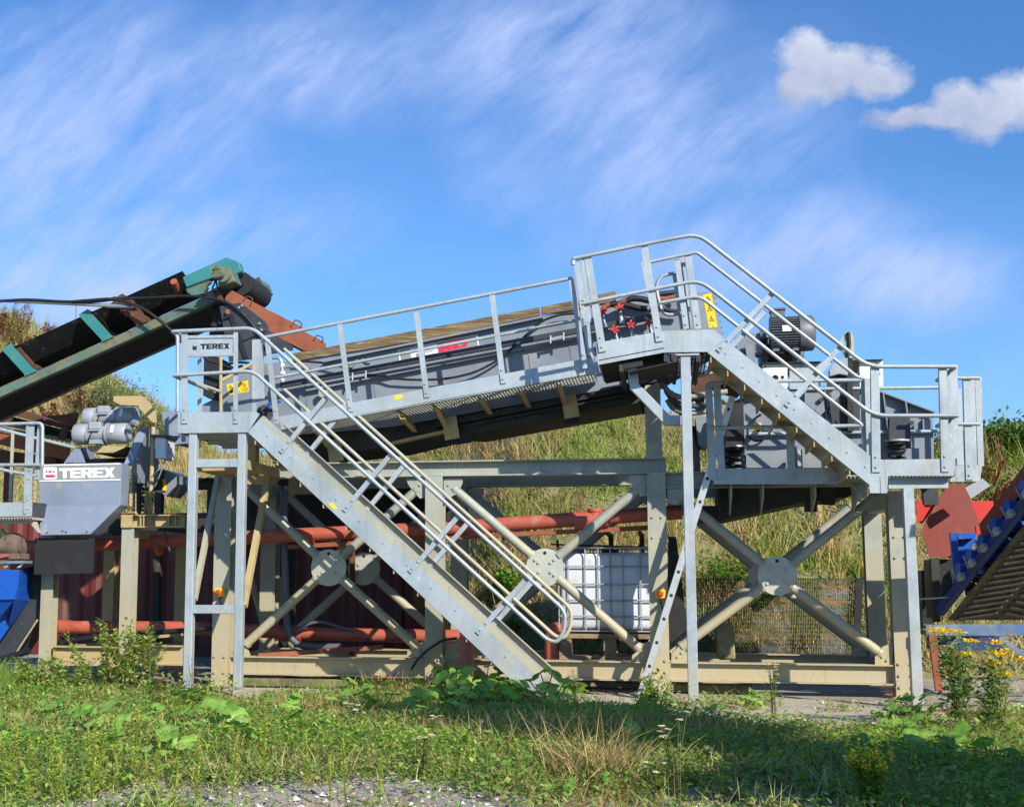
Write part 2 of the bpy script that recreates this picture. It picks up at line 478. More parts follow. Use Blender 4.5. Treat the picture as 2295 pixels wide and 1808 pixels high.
# upright stub carrying the high end of the screen
for y0 in (0, YFAR):
    x = COLX[2] - .02
    mb = hcol(x, y0 + .01, zt1, P((1470, 862), 0).z, .17, .18)
    mb.box((x - .1, y0, zt1), (x + .1, y0 + .2, zt1 + .015))
    mb.bolt((x - .01, y0 + .01, zt1 + .2), .03, .03)
    mb.build('upright_stub', M_FRAME, frame)
    # short post under the low end
    x = P((560, 1045), 0).x
    mb = MB(); mb.box((x - .06, y0 + .02, P((560, 1066), 0).z), (x + .06, y0 + .16, P((560, 985), 0).z))
    mb.box((x - .12, y0, P((560, 1066), 0).z - .1), (P((612, 1045), 0).x, y0 + .18, P((560, 1066), 0).z))
    mb.build('packing_post', M_TAN, frame)
# ------------------------------------------------------------------ lettering
GLY = {
    'T': [[(0, 1), (1, 1), (1, .74), (.67, .74), (.67, 0), (.33, 0), (.33, .74), (0, .74)]],
    'E': [[(0, 0), (0, 1), (1, 1), (1, .79), (.36, .79), (.36, .61), (.94, .61), (.94, .4), (.36, .4), (.36, .21), (1, .21), (1, 0)]],
    'R': [[(0, 0), (0, 1), (.34, 1), (.34, 0)], [(.34, 1), (.82, 1), (1, .86), (1, .54), (.82, .42), (1, 0), (.64, 0), (.5, .38), (.34, .38), (.34, .57), (.66, .57), (.66, .8), (.34, .8)]],
    'X': [[(0, 1), (.38, 1), (.5, .74), (.62, 1), (1, 1), (.7, .5), (1, 0), (.62, 0), (.5, .26), (.38, 0), (0, 0), (.3, .5)]],
    'F': [[(0, 0), (0, 1), (1, 1), (1, .76), (.36, .76), (.36, .58), (.9, .58), (.9, .36), (.36, .36), (.36, 0)]],
    'S': [[(0, 0), (0, .24), (.66, .24), (.66, .38), (0, .38), (0, 1), (1, 1), (1, .76), (.34, .76), (.34, .62), (1, .62), (1, 0)]],
}
def word(mb, txt, o, ax, az, gap=.12, t=.004, lean=0.0):
    """block capitals: o lower left corner, ax the whole width, az the height"""
    n = len(txt); w = 1.0 / (n + gap * (n - 1))
    nv = ax.cross(az).normalized()
    for i, ch in enumerate(txt):
        for poly in GLY[ch]:
            mb.prism([o + ax * (w * (i * (1 + gap) + x)) + az * z + nv * .0 for x, z in poly], nv * t)
    return mb
YO, YI = -1.3, -.45
def rail(parent, name, pts, r=.021, rad=.1, mat=M_GALV):
    return MB().tube(fillet(pts, rad), r, 10).build(name, mat, parent)
def post(parent, a, b, w=.05, d=.05, side=1, name='guard_post', mat=M_GALV, bolts=True):
    mb = MB().lbar(a, b, w, d, .008, side)
    if bolts:
        t = (b - a).normalized()
        for k in (.05, .15): mb.bolt(a + t * k - YV * .004, .012, .012)
    return mb.build(name, mat, parent)
def ppost(parent, pa, pb, Y, **kw):
    return post(parent, P(pa, Y), P(pb, Y), **kw)
def grating(mb, a, b, y0, y1, pitch=.036, depth=.03):
    """open grating between the points a and b (in XZ) from y0 to y1"""
    a = Vector(a); b = Vector(b); t = b - a; l = t.length; t.normalize()
    n = int(l / pitch)
    up = t.cross(YV); up = -up if up.z < 0 else up
    for i in range(n + 1):
        p = a + t * (i * pitch)
        mb.frame(Vector((p.x, (y0 + y1) / 2, p.z)) - up * (depth / 2), t * .004, YV * ((y1 - y0) / 2), up * (depth / 2))
    m = int((y1 - y0) / .1)
    for j in range(m + 1):
        y = y0 + (y1 - y0) * j / m
        c = (a + b) / 2
        mb.frame(Vector((c.x, y, c.z)) - up * .006, t * (l / 2), YV * .005, up * .005)
    return mb

# ------------------------------------------------------------------ left stair-head platform
plat = thing('access_platform', 'galvanised stair head platform on two tall legs with a lettered sign plate', 'platform', (P(B(1460, 1600), YO).x, YO, 0))
zd = P(D(300, 765), YO).z
xl, xr = P(D(62, 840), YO).x, P(D(640, 840), YO).x
mb = MB().slab([D(62, 764), D(655, 760), D(690, 776), D(600, 917), D(62, 925)], YO, .008)
mb.box((xl, YO + .008, P(D(62, 925), YO).z), (xl + .008, .2, P(D(62, 764), YO).z))
mb.box((xl, YO + .008, P(D(62, 925), YO).z), (xr - .05, YO + .07, P(D(62, 925), YO).z + .008))
mb.build('deck_frame', M_GALV, plat)
zf = P(D(62, 925), YO).z + .03
mb = MB(); grating(mb, (xl + .01, 0, zf + .03), (xr, 0, zf + .03), YO + .07, .15)
for y in (-.9, -.4, .1): mb.box((xl + .01, y, zf - .06), (xr, y + .05, zf))
mb.build('deck_grating', M_GALVDUST, plat)
mb = MB().slab([D(105, 325), D(510, 318), D(510, 196), D(105, 196)], YO - .002, .006)
pa, pb = P(D(100, 190), YO), P(D(515, 184), YO)
mb.bar(pa, pb, .03, .03); pc, pd = P(D(100, 330), YO), P(D(515, 323), YO); mb.bar(pc, pd, .03, .03)
sg = mb.build('sign_plate', M_GALV, plat)
mb = MB(); o = P(D(238, 281), YO - .006); word(mb, 'TEREX', o, P(D(458, 277), YO - .006) - o, P(D(238, 241), YO - .006) - o, t=-.003)
mb.build('lettering', M_INK, sg)
mb = MB().slab([D(178, 284), D(178, 252), D(192, 264), D(206, 252), D(206, 284)], YO - .009, .003)
mb.slab([D(112, 268), D(128, 258), D(130, 263), D(119, 270), D(128, 277), D(112, 276)], YO - .009, .003)
mb.build('emblem', M_INK, sg)
ppost(plat, D(115, 850), D(115, 135), YO - .012, w=.07, side=1)
ppost(plat, D(507, 850), D(507, 125), YO - .012, w=.05, side=1)
# corner tube and return rails on the open left end
MB().tube(fillet([P(D(20, 145), YO), P(D(62, 175), YO), P(D(62, 760), YO + .02)], .1), .021).build('corner_tube', M_GALV, plat)
for zq in (D(30, 146), D(30, 482)):
    p = P(zq, YO); MB().tube([p, p + YV * 1.3], .021).build('end_rail', M_GALV, plat)
ppost(plat, A(1528, 1275), A(1528, 845), -.1, w=.05, bolts=False)
ppost(plat, A(1420, 1275), A(1420, 680), YO + .75, w=.045, bolts=False)
MB().tube([P(A(1690, 1275), -.05), P(A(1690, 830), -.05)], .021).build('back_post', M_TAN, plat)
MB().tube([P(A(1435, 1030), -.6), P(A(1690, 1120), -.05)], .02).build('back_rail', M_GALVDUST, plat)
MB().tube([P(A(1700, 1035), -.05), P(A(1935, 900), .1)], .02).build('back_rail', M_TAN, plat)
# legs
lx = [(B(1460, 520), C(1438, 1370)), (B(1842, 520), C(1818, 1420))]
L1 = P(B(1451, 1200), YO); L2 = P(B(1830, 1200), YO)
ztp = P(D(300, 918), YO).z
for l in (L1, L2):
    mb = MB(); mb.box((l.x - .045, YO + .02, 0), (l.x + .045, YO + .11, ztp)); mb.box((l.x - .08, YO, 0), (l.x + .08, YO + .14, .012))
    mb.build('leg', M_GALVDUST if False else M_GALV, plat, bevel=.006)
for y_ in (B(1640, 640), C(1640, 735)):
    z_ = P(y_, YO).z
    mb = MB(); mb.box((L1.x + .045, YO + .025, z_ - .045), (L2.x - .045, YO + .105, z_ + .045)); mb.build('leg_tie', M_GALV, plat, bevel=.006)
# ties back to the frame
z_ = P(B(1640, 640), YO).z
for l in (L1, L2):
    mb = MB(); mb.box((l.x - .04, YO + .11, z_ - .06), (l.x + .04, .0, z_ + .04)); mb.build('back_tie', M_TAN, plat)
mb = MB(); mb.box((L1.x + .04, YO + .3, z_ - .055), (L2.x - .04, YO + .9, z_ - .02)); mb.build('tie_plate', M_TAN, plat)
MB().bar(P(B(1670, 745), 0), P(C(1487, 660), YO + .1), .055, .055).build('diagonal_tie', M_GALVDUST, plat)
MB().bar(P(E(345, 225), 0), P(E(158, 1225), YO + .1), .065, .06).build('diagonal_tie', M_TAN, plat)

# ------------------------------------------------------------------ stairs
def stair(root, low, up, Yo, Yi, n, foot, mats, treadmat, split=None):
    """low, up: two measured points on the lower and upper edge of the near stringer"""
    l0, l1 = [P(q, Yo) for q in low]; u0, u1 = [P(q, Yo) for q in up]
    for y, nm in ((Yo, 1), (Yi, 0)):
        d = YV * (y - Yo)
        mb = MB()
        poly = [l0, u0, u1] + [P(q, Yo) for q in foot] + [l1]
        if split:
            m0 = l0.lerp(u0, split); m1 = (l1 if not foot else l1).lerp(u1, split)
            mb.prism(off([l0, m0, m1] + [P(q, Yo) for q in foot] + [l1], d), YV * .01)
            mb.m = 1; mb.prism(off([m0, u0, u1, m1], d), YV * .01)
        else:
            mb.prism(off(poly, d), YV * .01)
        t = (l1 - l0).normalized()
        sgn = 1 if nm else -1
        dd = YV * (sgn * .035 + (.01 if nm else 0)) + d
        mb.m = 0
        mb.bar(l0 + dd, l1 + dd, .01, .05)
        mb.bar(u0 + dd, u1 + dd, .01, .05)
        # bolt heads of the treads
        for i in range(n):
            f = (i + .5) / n
            p = l0.lerp(l1, f).lerp(u0.lerp(u1, f), .42) + d
            if nm: mb.bolt(p + Vector((.03, 0, 0)), .011, .008)
        mb.build('stringer', mats, root)
    for i in range(n):
        f = (i + .55) / n
        p = l0.lerp(l1, f).lerp(u0.lerp(u1, f), .40)
        x = p.x; z = p.z
        mb = MB()
        mb.box((x - .13, Yo + .011, z - .012), (x + .13, Yi - .001, z))
        mb.box((x + .118, Yo + .012, z - .075), (x + .13, Yi - .002, z - .012))
        mb.box((x - .13, Yo + .012, z - .075), (x - .118, Yi - .002, z - .012))
        mb.build('tread', treadmat, root)
def stanchion(root, a, b, Yo, d=0):
    p = P(a, Yo - .012); q = P(b, Yo - .012)
    v = YV * d
    mb = MB().lbar(p + v, q + v, .05, .045, .008, -1)
    t = (q - p).normalized()
    for k in (.05, .14): mb.bolt(p + t * k + v - YV * .004, .013, .012)
    mb.build('stanchion', M_GALV, root)

st = thing('staircase', 'galvanised steel staircase falling from the lettered platform to the weedy ground', 'staircase', (P(M(1260, 300), YO).x, YO, 0))
stair(st, [D(600, 917), M(1170, 290)], [D(712, 792), M(1365, 238)], YO, YI, 12, [M(1350, 300)], [M_GALV, M_GALVDUST], M_TAN, split=.76)
top = [D(30, 146), D(508, 124), D(640, 120), D(1290, 740), D(2048, 1425), G(740, 1112), G(885, 1245), G(907, 1330), G(905, 1400), G(845, 1497), G(765, 1478), G(430, 1182), G(0, 790), D(1530, 1280), D(640, 448), D(500, 452), D(30, 482)]
def railpath(px, Y, skip=()):
    return [P(q, Y) for q in px]
MB().tube(fillet(railpath([D(30, 146), D(640, 120), G(880, 1232), G(912, 1290), G(905, 1408), G(850, 1500), G(775, 1480), D(640, 448), D(30, 482)], YO - .03), .1), .021).build('handrail', M_GALV, st)
fr = [p + YV * (YI - YO) for p in railpath([D(640, 120), G(880, 1232), G(912, 1290), G(905, 1408), G(850, 1500), G(775, 1480), D(640, 448)], YO - .03)]
dv = (fr[1] - fr[0]).normalized()
fr = [fr[0] + dv * .12] + fr[1:-1] + [fr[-1] + (fr[-2] - fr[-1]).normalized() * .12]
MB().tube(fillet(fr, .1), .021).build('handrail', M_GALVDUST, st)
for a, b in ((D(850, 1070), D(1195, 652)), (D(1335, 1518), D(1690, 1092)), (E(1428, 962), E(1795, 540)), (G(238, 1432), G(640, 985))):
    stanchion(st, a, b, YO)
    stanchion(st, a, b, YO, YI - YO)
mb = MB().slab([D(1215, 1463), D(1245, 1453), D(1283, 1498), D(1262, 1512)], YO - .003, .002); mb.build('label_sticker', M_YEL, st)

# ------------------------------------------------------------------ sloping walkway beside the screen
wk = thing('walkway', 'sloping galvanised walkway with grating floor and guard rail along the long grey screen', 'walkway', (P(FF(500, 1000), YI).x, YI, 0))
WY0, WY1 = -.5, .33
mb = MB().slab([D(838, 798), D(2048, 566), FF(1448, 700), FF(1560, 690), FF(1585, 800), FF(1540, 806), D(2048, 672), D(860, 895)], WY0, .008)
a = P(D(860, 895), WY0); b = P(FF(1540, 806), WY0)
t = (b - a).normalized()
mb.bar(a + YV * .04, b + YV * .04, .008, .07)
mb.build('toe_board', M_GALV, wk)
mb = MB(); up = t.cross(YV); up = up if up.z > 0 else -up
grating(mb, a + up * .055, b + up * .055, WY0 + .01, WY1)
mb.build('grating', M_GALVDUST, wk)
for q in ((1060, 870), (1720, 765)):
    p = P(D(*q), WY0); 
for q, big in ((D(1080, 870), 1), (D(1740, 770), 0), (FF(20, 1080), 0), (FF(290, 1030), 1), (FF(640, 970), 0), (FF(950, 915), 0), (FF(1240, 855), 1)):
    p = P(q, WY0) + YV * .01
    h = .26 if big else .13
    mb = MB()
    # triangular gusset under the floor: deep at the screen, shallow at the toe board
    dn = -up
    mb.prism([p + dn * .0, p + YV * .80 + dn * .0, p + YV * .80 + dn * h, p + YV * .1 + dn * .06], t * .01)
    mb.prism([p + dn * .06 + YV * .1, p + YV * .80 + dn * h, p + YV * .80 + dn * (h - .012), p + YV * .1 + dn * .048], t * .06)
    if big:
        mb.prism([p + YV * .62 + dn * .1, p + YV * .62 + dn * .36, p + YV * .62 + dn * .36 + t * .17, p + YV * .62 + dn * .1 + t * .17], YV * .01)
    mb.build('bracket', M_TAN, wk)
for pa, pb in ((D(822, 852), D(748, 205)), (D(1390, 760), D(1303, 92)), (D(1972, 650), D(1890, 0)), (FF(850, 885), FF(762, 210)), (FF(1462, 780), FF(1378, 95))):
    ppost(wk, pa, pb, WY0 - .012, w=.06, d=.04)
rail(wk, 'top_rail', [P(D(728, 192), WY0), P(FF(0, 345), WY0), P(FF(1385, 78), WY0)], .021)
rail(wk, 'mid_rail', [P(D(778, 505), WY0), P(FF(0, 670), WY0), P(FF(1425, 400), WY0)], .019)
mb = MB().slab([D(632, 210), D(688, 205), D(700, 660), D(632, 665)], YI - .05, .012); mb.slab([D(632, 210), D(640, 210), D(640, 660), D(632, 660)], YI - .06, .009)
mb.build('end_post', M_GALV, wk)
ppost(wk, D(712, 660), D(700, 212), YI, w=.05, bolts=False)
ppost(wk, D(650, 768), D(650, 650), YI, w=.05, bolts=False)
MB().slab([D(1720, 640), D(1782, 626), D(1787, 655), D(1724, 671)], WY0 - .003, .002).build('label_sticker', M_YEL, wk)

# ------------------------------------------------------------------ upper platform at the high end
up_ = thing('access_platform', 'highest galvanised platform, on a slim leg and bent arm above the sloping walkway', 'platform', (P(HH(985, 1500), YO).x, YO, 0))
fas = [HH(310, 1085), HH(290, 918), HH(800, 825), HH(1200, 815), HH(1285, 895), HH(1140, 985), HH(815, 990)]
mb = MB().slab(fas, YO, .008)
xl, zl = P(HH(312, 1085), YO).x, P(HH(312, 1085), YO).z
mb.box((xl, YO + .009, zl), (xl + .01, WY0 + .4, zl + .8 * (P(HH(290, 918), YO).z - zl)))
mb.build('deck_frame', M_GALV, up_)
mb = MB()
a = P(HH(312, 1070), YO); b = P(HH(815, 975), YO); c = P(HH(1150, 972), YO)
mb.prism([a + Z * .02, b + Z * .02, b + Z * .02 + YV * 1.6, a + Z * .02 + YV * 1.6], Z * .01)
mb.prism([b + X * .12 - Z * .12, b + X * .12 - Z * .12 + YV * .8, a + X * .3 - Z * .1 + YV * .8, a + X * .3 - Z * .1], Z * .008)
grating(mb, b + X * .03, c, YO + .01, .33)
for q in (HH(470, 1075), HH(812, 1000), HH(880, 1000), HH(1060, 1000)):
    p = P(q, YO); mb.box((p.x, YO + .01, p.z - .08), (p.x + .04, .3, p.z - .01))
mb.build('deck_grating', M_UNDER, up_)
p = P(HH(560, 1100), YO + .3)
mb = MB(); a = P(HH(478, 1112), YO + .25); b = P(HH(652, 1082), YO + .25); mb.bar(a, b, .05, .2); mb.build('arm_plate', M_GALVDUST, up_)
arm = [P(q, YO + .3) for q in (HH(570, 1110), HH(590, 1255), HH(838, 1512), HH(945, 1515))]
mb = MB()
for i in range(3):
    d_ = (arm[i + 1] - arm[i]).normalized()
    mb.bar(arm[i] - (d_ * .03 if i else d_ * 0), arm[i + 1] + d_ * .03, .1, .1 - .003 * i)
mb.build('bent_arm', M_GALV, up_, bevel=.005)
lg = P(HH(982, 1400), YO)
zt_ = P(HH(982, 990), YO).z
mb = MB(); mb.box((lg.x - .045, YO + .03, 0), (lg.x + .055, YO + .13, zt_)); mb.box((lg.x - .09, YO + .0, 0), (lg.x + .1, YO + .16, .012))
mb.build('leg', M_GALV, up_, bevel=.006)
mb = MB(); a = P(HH(895, 998), YO); b = P(HH(1085, 996), YO); mb.box((a.x, YO + .01, a.z - .02), (b.x, YO + .2, a.z - .003)); mb.build('leg_plate', M_GALV, up_)
rail(up_, 'handrail_corner', [P(HH(118, 320), YO - .02), P(HH(120, 275), YO - .02), P(HH(190, 260), YO - .02)], .024)
# posts
mb = MB().slab([HH(175, 258), HH(205, 255), HH(262, 985), HH(285, 1085), HH(240, 985)], YO + .6, .01); mb.build('gate_post', M_GALV, up_)
ppost(up_, HH(232, 760), HH(205, 258), YO - .01, w=.06, bolts=False)
ppost(up_, HH(345, 985), HH(230, 262), YO - .015, w=.075, d=.05)
ppost(up_, HH(780, 905), HH(662, 168), YO - .015, w=.07, d=.05, side=-1)
ppost(up_, HH(255, 1010), HH(145, 315), WY0 - .02, w=.07, bolts=False)
ppost(up_, HH(210, 1112), HH(105, 435), WY0 - .05, w=.055)
ppost(up_, HH(220, 780), HH(150, 300), WY0 - .25, w=.05, bolts=False)
ppost(up_, HH(985, 810), HH(915, 280), YI, w=.06, d=.06)
ppost(up_, HH(1075, 810), HH(1000, 250), YI - .02, w=.07, d=.06)
ppost(up_, HH(1010, 810), HH(955, 265), YI + .1, w=.05, bolts=False)
ppost(up_, HH(958, 810), HH(895, 385), YI + .2, w=.05, bolts=False)
ppost(up_, HH(725, 640), HH(655, 300), YI, w=.05, bolts=False)
MB().tube(fillet([P(q, YI + .1) for q in (HH(890, 385), HH(800, 400), HH(750, 480), HH(775, 600), HH(800, 680), HH(850, 705), HH(945, 690))], .12), .02).build('gate_loop', M_GALV, up_)

# ------------------------------------------------------------------ right stair
st2 = thing('staircase', 'galvanised steel staircase hanging between the high platform and the lower right platform', 'staircase', (P(I(1260, 1200), YO).x, YO, P(I(1260, 1240), YO).z))
stair(st2, [HH(1142, 985), I(1222, 1188)], [HH(1283, 893), I(1252, 1032)], YO, YI, 9, [I(1290, 1120), I(1290, 1240), I(1228, 1240)], [M_GALV], M_TAN)
MB().slab([I(1290, 1135), I(1338, 1135), I(1332, 1240), I(1292, 1240)], YO - .006, .07).build('foot_plate', M_GALV, st2)
MB().tube(fillet(railpath([HH(120, 272), HH(640, 165), HH(1072, 82), I(1215, 467), I(1752, 467)], YO - .03), .13), .021).build('handrail', M_GALV, st2)
MB().tube(fillet(railpath([HH(178, 618), HH(700, 512), HH(1085, 436), I(1248, 767), I(1765, 767)], YO - .03), .13), .021).build('mid_rail', M_GALV, st2)
MB().tube(fillet(railpath([HH(685, 302), HH(1000, 235), HH(1065, 222), I(1150, 532), I(1192, 540)], YI - .03), .1), .02).build('handrail', M_GALV, st2)
MB().tube(fillet(railpath([HH(778, 612), HH(1085, 555), I(1175, 822)], YI - .03), .1), .02).build('mid_rail', M_GALV, st2)
for a, b in ((I(297, 372), I(628, 22)), (I(715, 708), I(1052, 342))):
    stanchion(st2, a, b, YO)
    stanchion(st2, a, b, YO, YI - YO)

# ------------------------------------------------------------------ lower right platform
lp = thing('access_platform', 'lower galvanised platform with guard rails around the springs of the right hand screen', 'platform', (P(I(1480, 1200), YO).x, YO, 0))
mb = MB().slab([I(1285, 1036), I(1745, 1030), I(1742, 1135), I(1288, 1135)], YO - .001, .008)
mb.slab([I(1745, 1072), I(1912, 1070), I(1900, 1168), I(1715, 1170)], YI + .1, .008)
xa = P(I(1745, 1080), YO).x
mb.box((xa, YO + .009, P(I(1742, 1135), YO).z), (xa + .008, YI + .1, P(I(1745, 1030), YO).z))
mb.build('toe_board', M_GALV, lp)
mb = MB().slab([I(272, 1090), I(1180, 1088), I(1180, 1184), I(272, 1186)], YI, .008)
q = P(I(272, 1184), YI); mb.box((q.x, YI + .009, q.z), (q.x + .008, .3, q.z + .2))
mb.box((q.x + .01, YI + .009, q.z), (P(I(1180, 1184), YI).x, YI + .07, q.z + .008))
mb.build('toe_board', M_GALV, lp)
zg = P(I(1500, 1125), YO).z
mb = MB(); a = P(I(1285, 1130), YO); b = P(I(1740, 1130), YO)
grating(mb, (a.x - .3, 0, zg), (b.x, 0, zg), YO + .01, YI + .1)
a2 = P(I(275, 1180), YI)
grating(mb, (a2.x + .02, 0, a2.z + .03), (P(I(1715, 1170), YI).x, 0, a2.z + .03), YI + .1, .25)
mb.build('grating', M_GALVDUST, lp)
mb = MB(); z1 = P(I(1340, 1140), YO + .1).z; z0 = P(I(1340, 1212), YO + .1).z
mb.box((P(I(1340, 1180), YO + .1).x, YO + .1, z0), (P(I(1705, 1180), YO + .1).x, YO + .2, z1)); mb.build('edge_beam', M_GALV, lp)
for q in ((375, 1190), (570, 1190), (890, 1190), (1150, 1190)):
    p = P(I(*q), YI + .05); mb = MB()
    mb.prism([p, p + YV * .5, p + YV * .5 - Z * .3, p - Z * .12], X * .012); mb.build('bracket', M_GALVDUST, lp)
# front leg at the far right
l = P(K(482, 900), YO)
l2 = P(K(470, 390), YO)
mb = MB(); mb.box((l.x - .05, YO + .03, 0), (l.x + .05, YO + .13, z0)); mb.box((l.x - .09, YO, 0), (l.x + .1, YO + .17, .012)); mb.build('leg', M_GALV, lp, bevel=.006)
# posts
ppost(lp, I(1266, 1112), I(1258, 470), YO - .012, w=.08, d=.06, side=1)
ppost(lp, I(1688, 1110), I(1672, 470), YO - .012, w=.07, d=.05, side=1)
ppost(lp, I(1745, 1030), I(1738, 475), YO + .25, w=.07, d=.05, bolts=False)
ppost(lp, I(1715, 1030), I(1700, 475), YO + .1, w=.05, d=.05, bolts=False)
ppost(lp, I(1836, 1160), I(1818, 535), YI + .09, w=.07, d=.05)
ppost(lp, I(1905, 1075), I(1888, 535), YI + .3, w=.06, d=.05, bolts=False)
ppost(lp, I(1865, 1075), I(1852, 540), YI + .2, w=.05, d=.05, bolts=False)
ppost(lp, I(1232, 1030), I(1218, 540), YI - .02, w=.08, d=.05, bolts=False)
ppost(lp, I(1195, 1030), I(1190, 540), YI + .02, w=.05, d=.05, bolts=False)
ppost(lp, I(1780, 1070), I(1765, 600), .25, w=.07, d=.05, bolts=False)
for z_, y_ in ((537, 'top_rail'), (818, 'mid_rail')):
    pts = [P(I(1752, z_), YI + .08), P(I(1898, z_), YI + .08)]
    MB().tube(pts, .021).build(y_, M_GALV, lp)
for za, nm in ((467, 'top_rail'), (767, 'mid_rail')):
    a = P(I(1752, za), YO - .03); MB().tube([a, a + YV * .9], .021).build(nm, M_GALV, lp)
# inner guard rail along the stair side
for a, b in ((I(322, 1155), I(290, 570)), (I(265, 1160), I(240, 580)), (I(750, 1155), I(738, 870))):
    ppost(lp, a, b, YI - .012, w=.075, d=.05)
MB().tube(fillet([P(q, YI - .02) for q in (I(238, 600), I(245, 572), I(300, 566), I(720, 555), I(1180, 550))], .08), .021).build('top_rail', M_GALV, lp)
MB().tube([P(I(240, 842), YI - .02), P(I(1185, 828), YI - .02)], .021).build('mid_rail', M_GALV, lp)
MB().tube([P(I(820, 605), .3), P(I(1660, 594), .3)], .02).build('back_rail', M_GALV, lp)
MB().tube([P(I(330, 882), .3), P(I(1660, 862), .3)], .02).build('back_rail', M_GALV, lp)
# ------------------------------------------------------------------ long inclined screen
SY, SYB = .36, 1.6
scr = thing('vibrating_screen', 'long grey inclined screen box with timber top boards, black spray pipe and red valves', 'screen', (P(FF(600, 1000), SY).x, SY, P(FF(600, 1300), SY).z))
side = [D(385, 772), D(385, 505), D(520, 448), D(640, 400), D(925, 372), D(2048, 190), FF(1380, 320), Q3(390, 345), Q3(1280, 188), Q3(1560, 222), Q3(1820, 232), Q3(1955, 900), FF(1900, 900), FF(1600, 935), FF(0, 1215), D(700, 965)]
for y, nm in ((SY, 0), (SYB, 1)):
    mb = MB(); mb.prism([p + YV * (y - SY) for p in [P(q, SY) for q in side]], YV * .015)
    mb.build('side_plate', M_GREY, scr)
a = P(Q3(1822, 232), SY); b = P(Q3(1955, 900), SY)
mb = MB(); mb.prism([a + YV * .015, b + YV * .015, b + YV * (SYB - SY), a + YV * (SYB - SY)], X * .012)
for k in range(7):
    p = a.lerp(b, .1 + .13 * k) + X * .012; mb.tube([p + YV * .03, p + YV * .03 + X * .018], .014, 6)
mb.build('end_plate', M_GREY, scr)
a = P(D(385, 772), SY); b = P(D(385, 505), SY)
mb = MB(); mb.prism([a + YV * .016, b + YV * .016, b + YV * (SYB - SY), a + YV * (SYB - SY)], X * .012); mb.build('end_plate', M_GREY, scr)
# decks inside, and the dark pan below
a = P(D(400, 700), SY); b = P(Q3(1850, 500), SY)
mb = MB(); mb.prism([a + YV * .02, b + YV * .02, b + YV * (SYB - SY - .02), a + YV * (SYB - SY - .02)], Z * .02); mb.build('screen_deck', M_UNDER, scr)
pan = [D(650, 950), FF(0, 1220), FF(1600, 940), HH(700, 1180), HH(760, 1200), HH(640, 1385), FF(1900, 1030), FF(610, 1262), FF(480, 1252), FF(0, 1370), (735, 1018), (610, 1030)]
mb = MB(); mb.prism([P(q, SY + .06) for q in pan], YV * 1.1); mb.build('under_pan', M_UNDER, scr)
mb = MB()
for (y, w, dx) in ((SY - .02, .07, 0), (SY + .02, .03, .25)):
    a = P(FF(330, 1205), y) - Z * dx * .3; b = P(FF(1900, 905), y) - Z * dx * .3
    mb.bar(a, b, w, .08)
mb.build('under_beam', M_BLACKST, scr)
mb = MB(); mb.bar(P(FF(0, 1345), SY), P(FF(470, 1240), SY), .03, .14); mb.build('pan_lip', M_TAN, scr)
mb = MB(); mb.bar(P(FF(1390, 1010), SY - .03), P(FF(1560, 982), SY - .03), .03, .03); mb.build('drain_pipe', M_TAN, scr)
for q in ((475, 1245, 608, 1355), (1300, 1120, 1432, 1205)):
    mb = MB().slab([FF(q[0], q[1]), FF(q[2] - 12, q[1] - 5), FF(q[2], q[3] - 20), FF(q[0] + 15, q[3])], SY + .05, .012)
    for k in (30, 105): mb.bolt(P(FF(q[0] + k, q[3] - 22), SY + .05), .012, .012)
    mb.build('hanger_plate', M_BLACKST, scr)
for q in ((480, 1170, 600, 1255), (690, 1130, 820, 1225)):
    MB().bar(P(FF(q[0], q[1]), SY), P(FF(q[2], q[3]), SY + .5), .05, .05).build('cross_bar', M_RUSTD, scr)
# timber boards along the top
mb = MB().slab([D(922, 318), D(2048, 108), FF(1122, 302), FF(1128, 362), D(2048, 192), D(945, 374)], SY - .03, .045); mb.build('timber_board', M_WOOD, scr)
mb = MB().slab([FF(1136, 300), FF(1392, 250), FF(1705, 178), FF(1712, 247), FF(1390, 320), FF(1136, 356)], SY - .03, .045); mb.build('timber_board', M_WOOD, scr)
mb = MB().slab([D(1420, 250), D(1440, 232), D(1478, 228), D(1495, 240)], SY - .034, .004); mb.build('roof_disc', M_GREY, scr)
# flanges and ribs of the near side
mb = MB(); mb.bar(P(D(1190, 378), SY - .045), P(FF(1150, 380), SY - .045), .022, .09); mb.build('top_flange', M_GREY, scr)
mb = MB(); mb.bar(P(D(1050, 600), SY - .04), P(FF(1400, 545), SY - .04), .022, .08); mb.build('lower_flange', M_GREY, scr)
for q in ((D(1040, 545), D(1060, 760)), (D(1565, 560), D(1590, 690)), (FF(1035, 600), FF(1060, 790)), (FF(1350, 560), FF(1370, 700))):
    MB().bar(P(q[0], SY - .004), P(q[1], SY - .004), .012, .008).build('side_rib', M_GREY, scr)
for q in ([D(1385, 420), D(1450, 328), D(1535, 388), D(1510, 388), D(1453, 345), D(1400, 420)], [FF(1010, 640), FF(1150, 620), FF(1270, 590), FF(1250, 575), FF(1000, 615)]):
    MB().slab(q, SY - .03, .03).build('lifting_lug', M_GREY, scr)
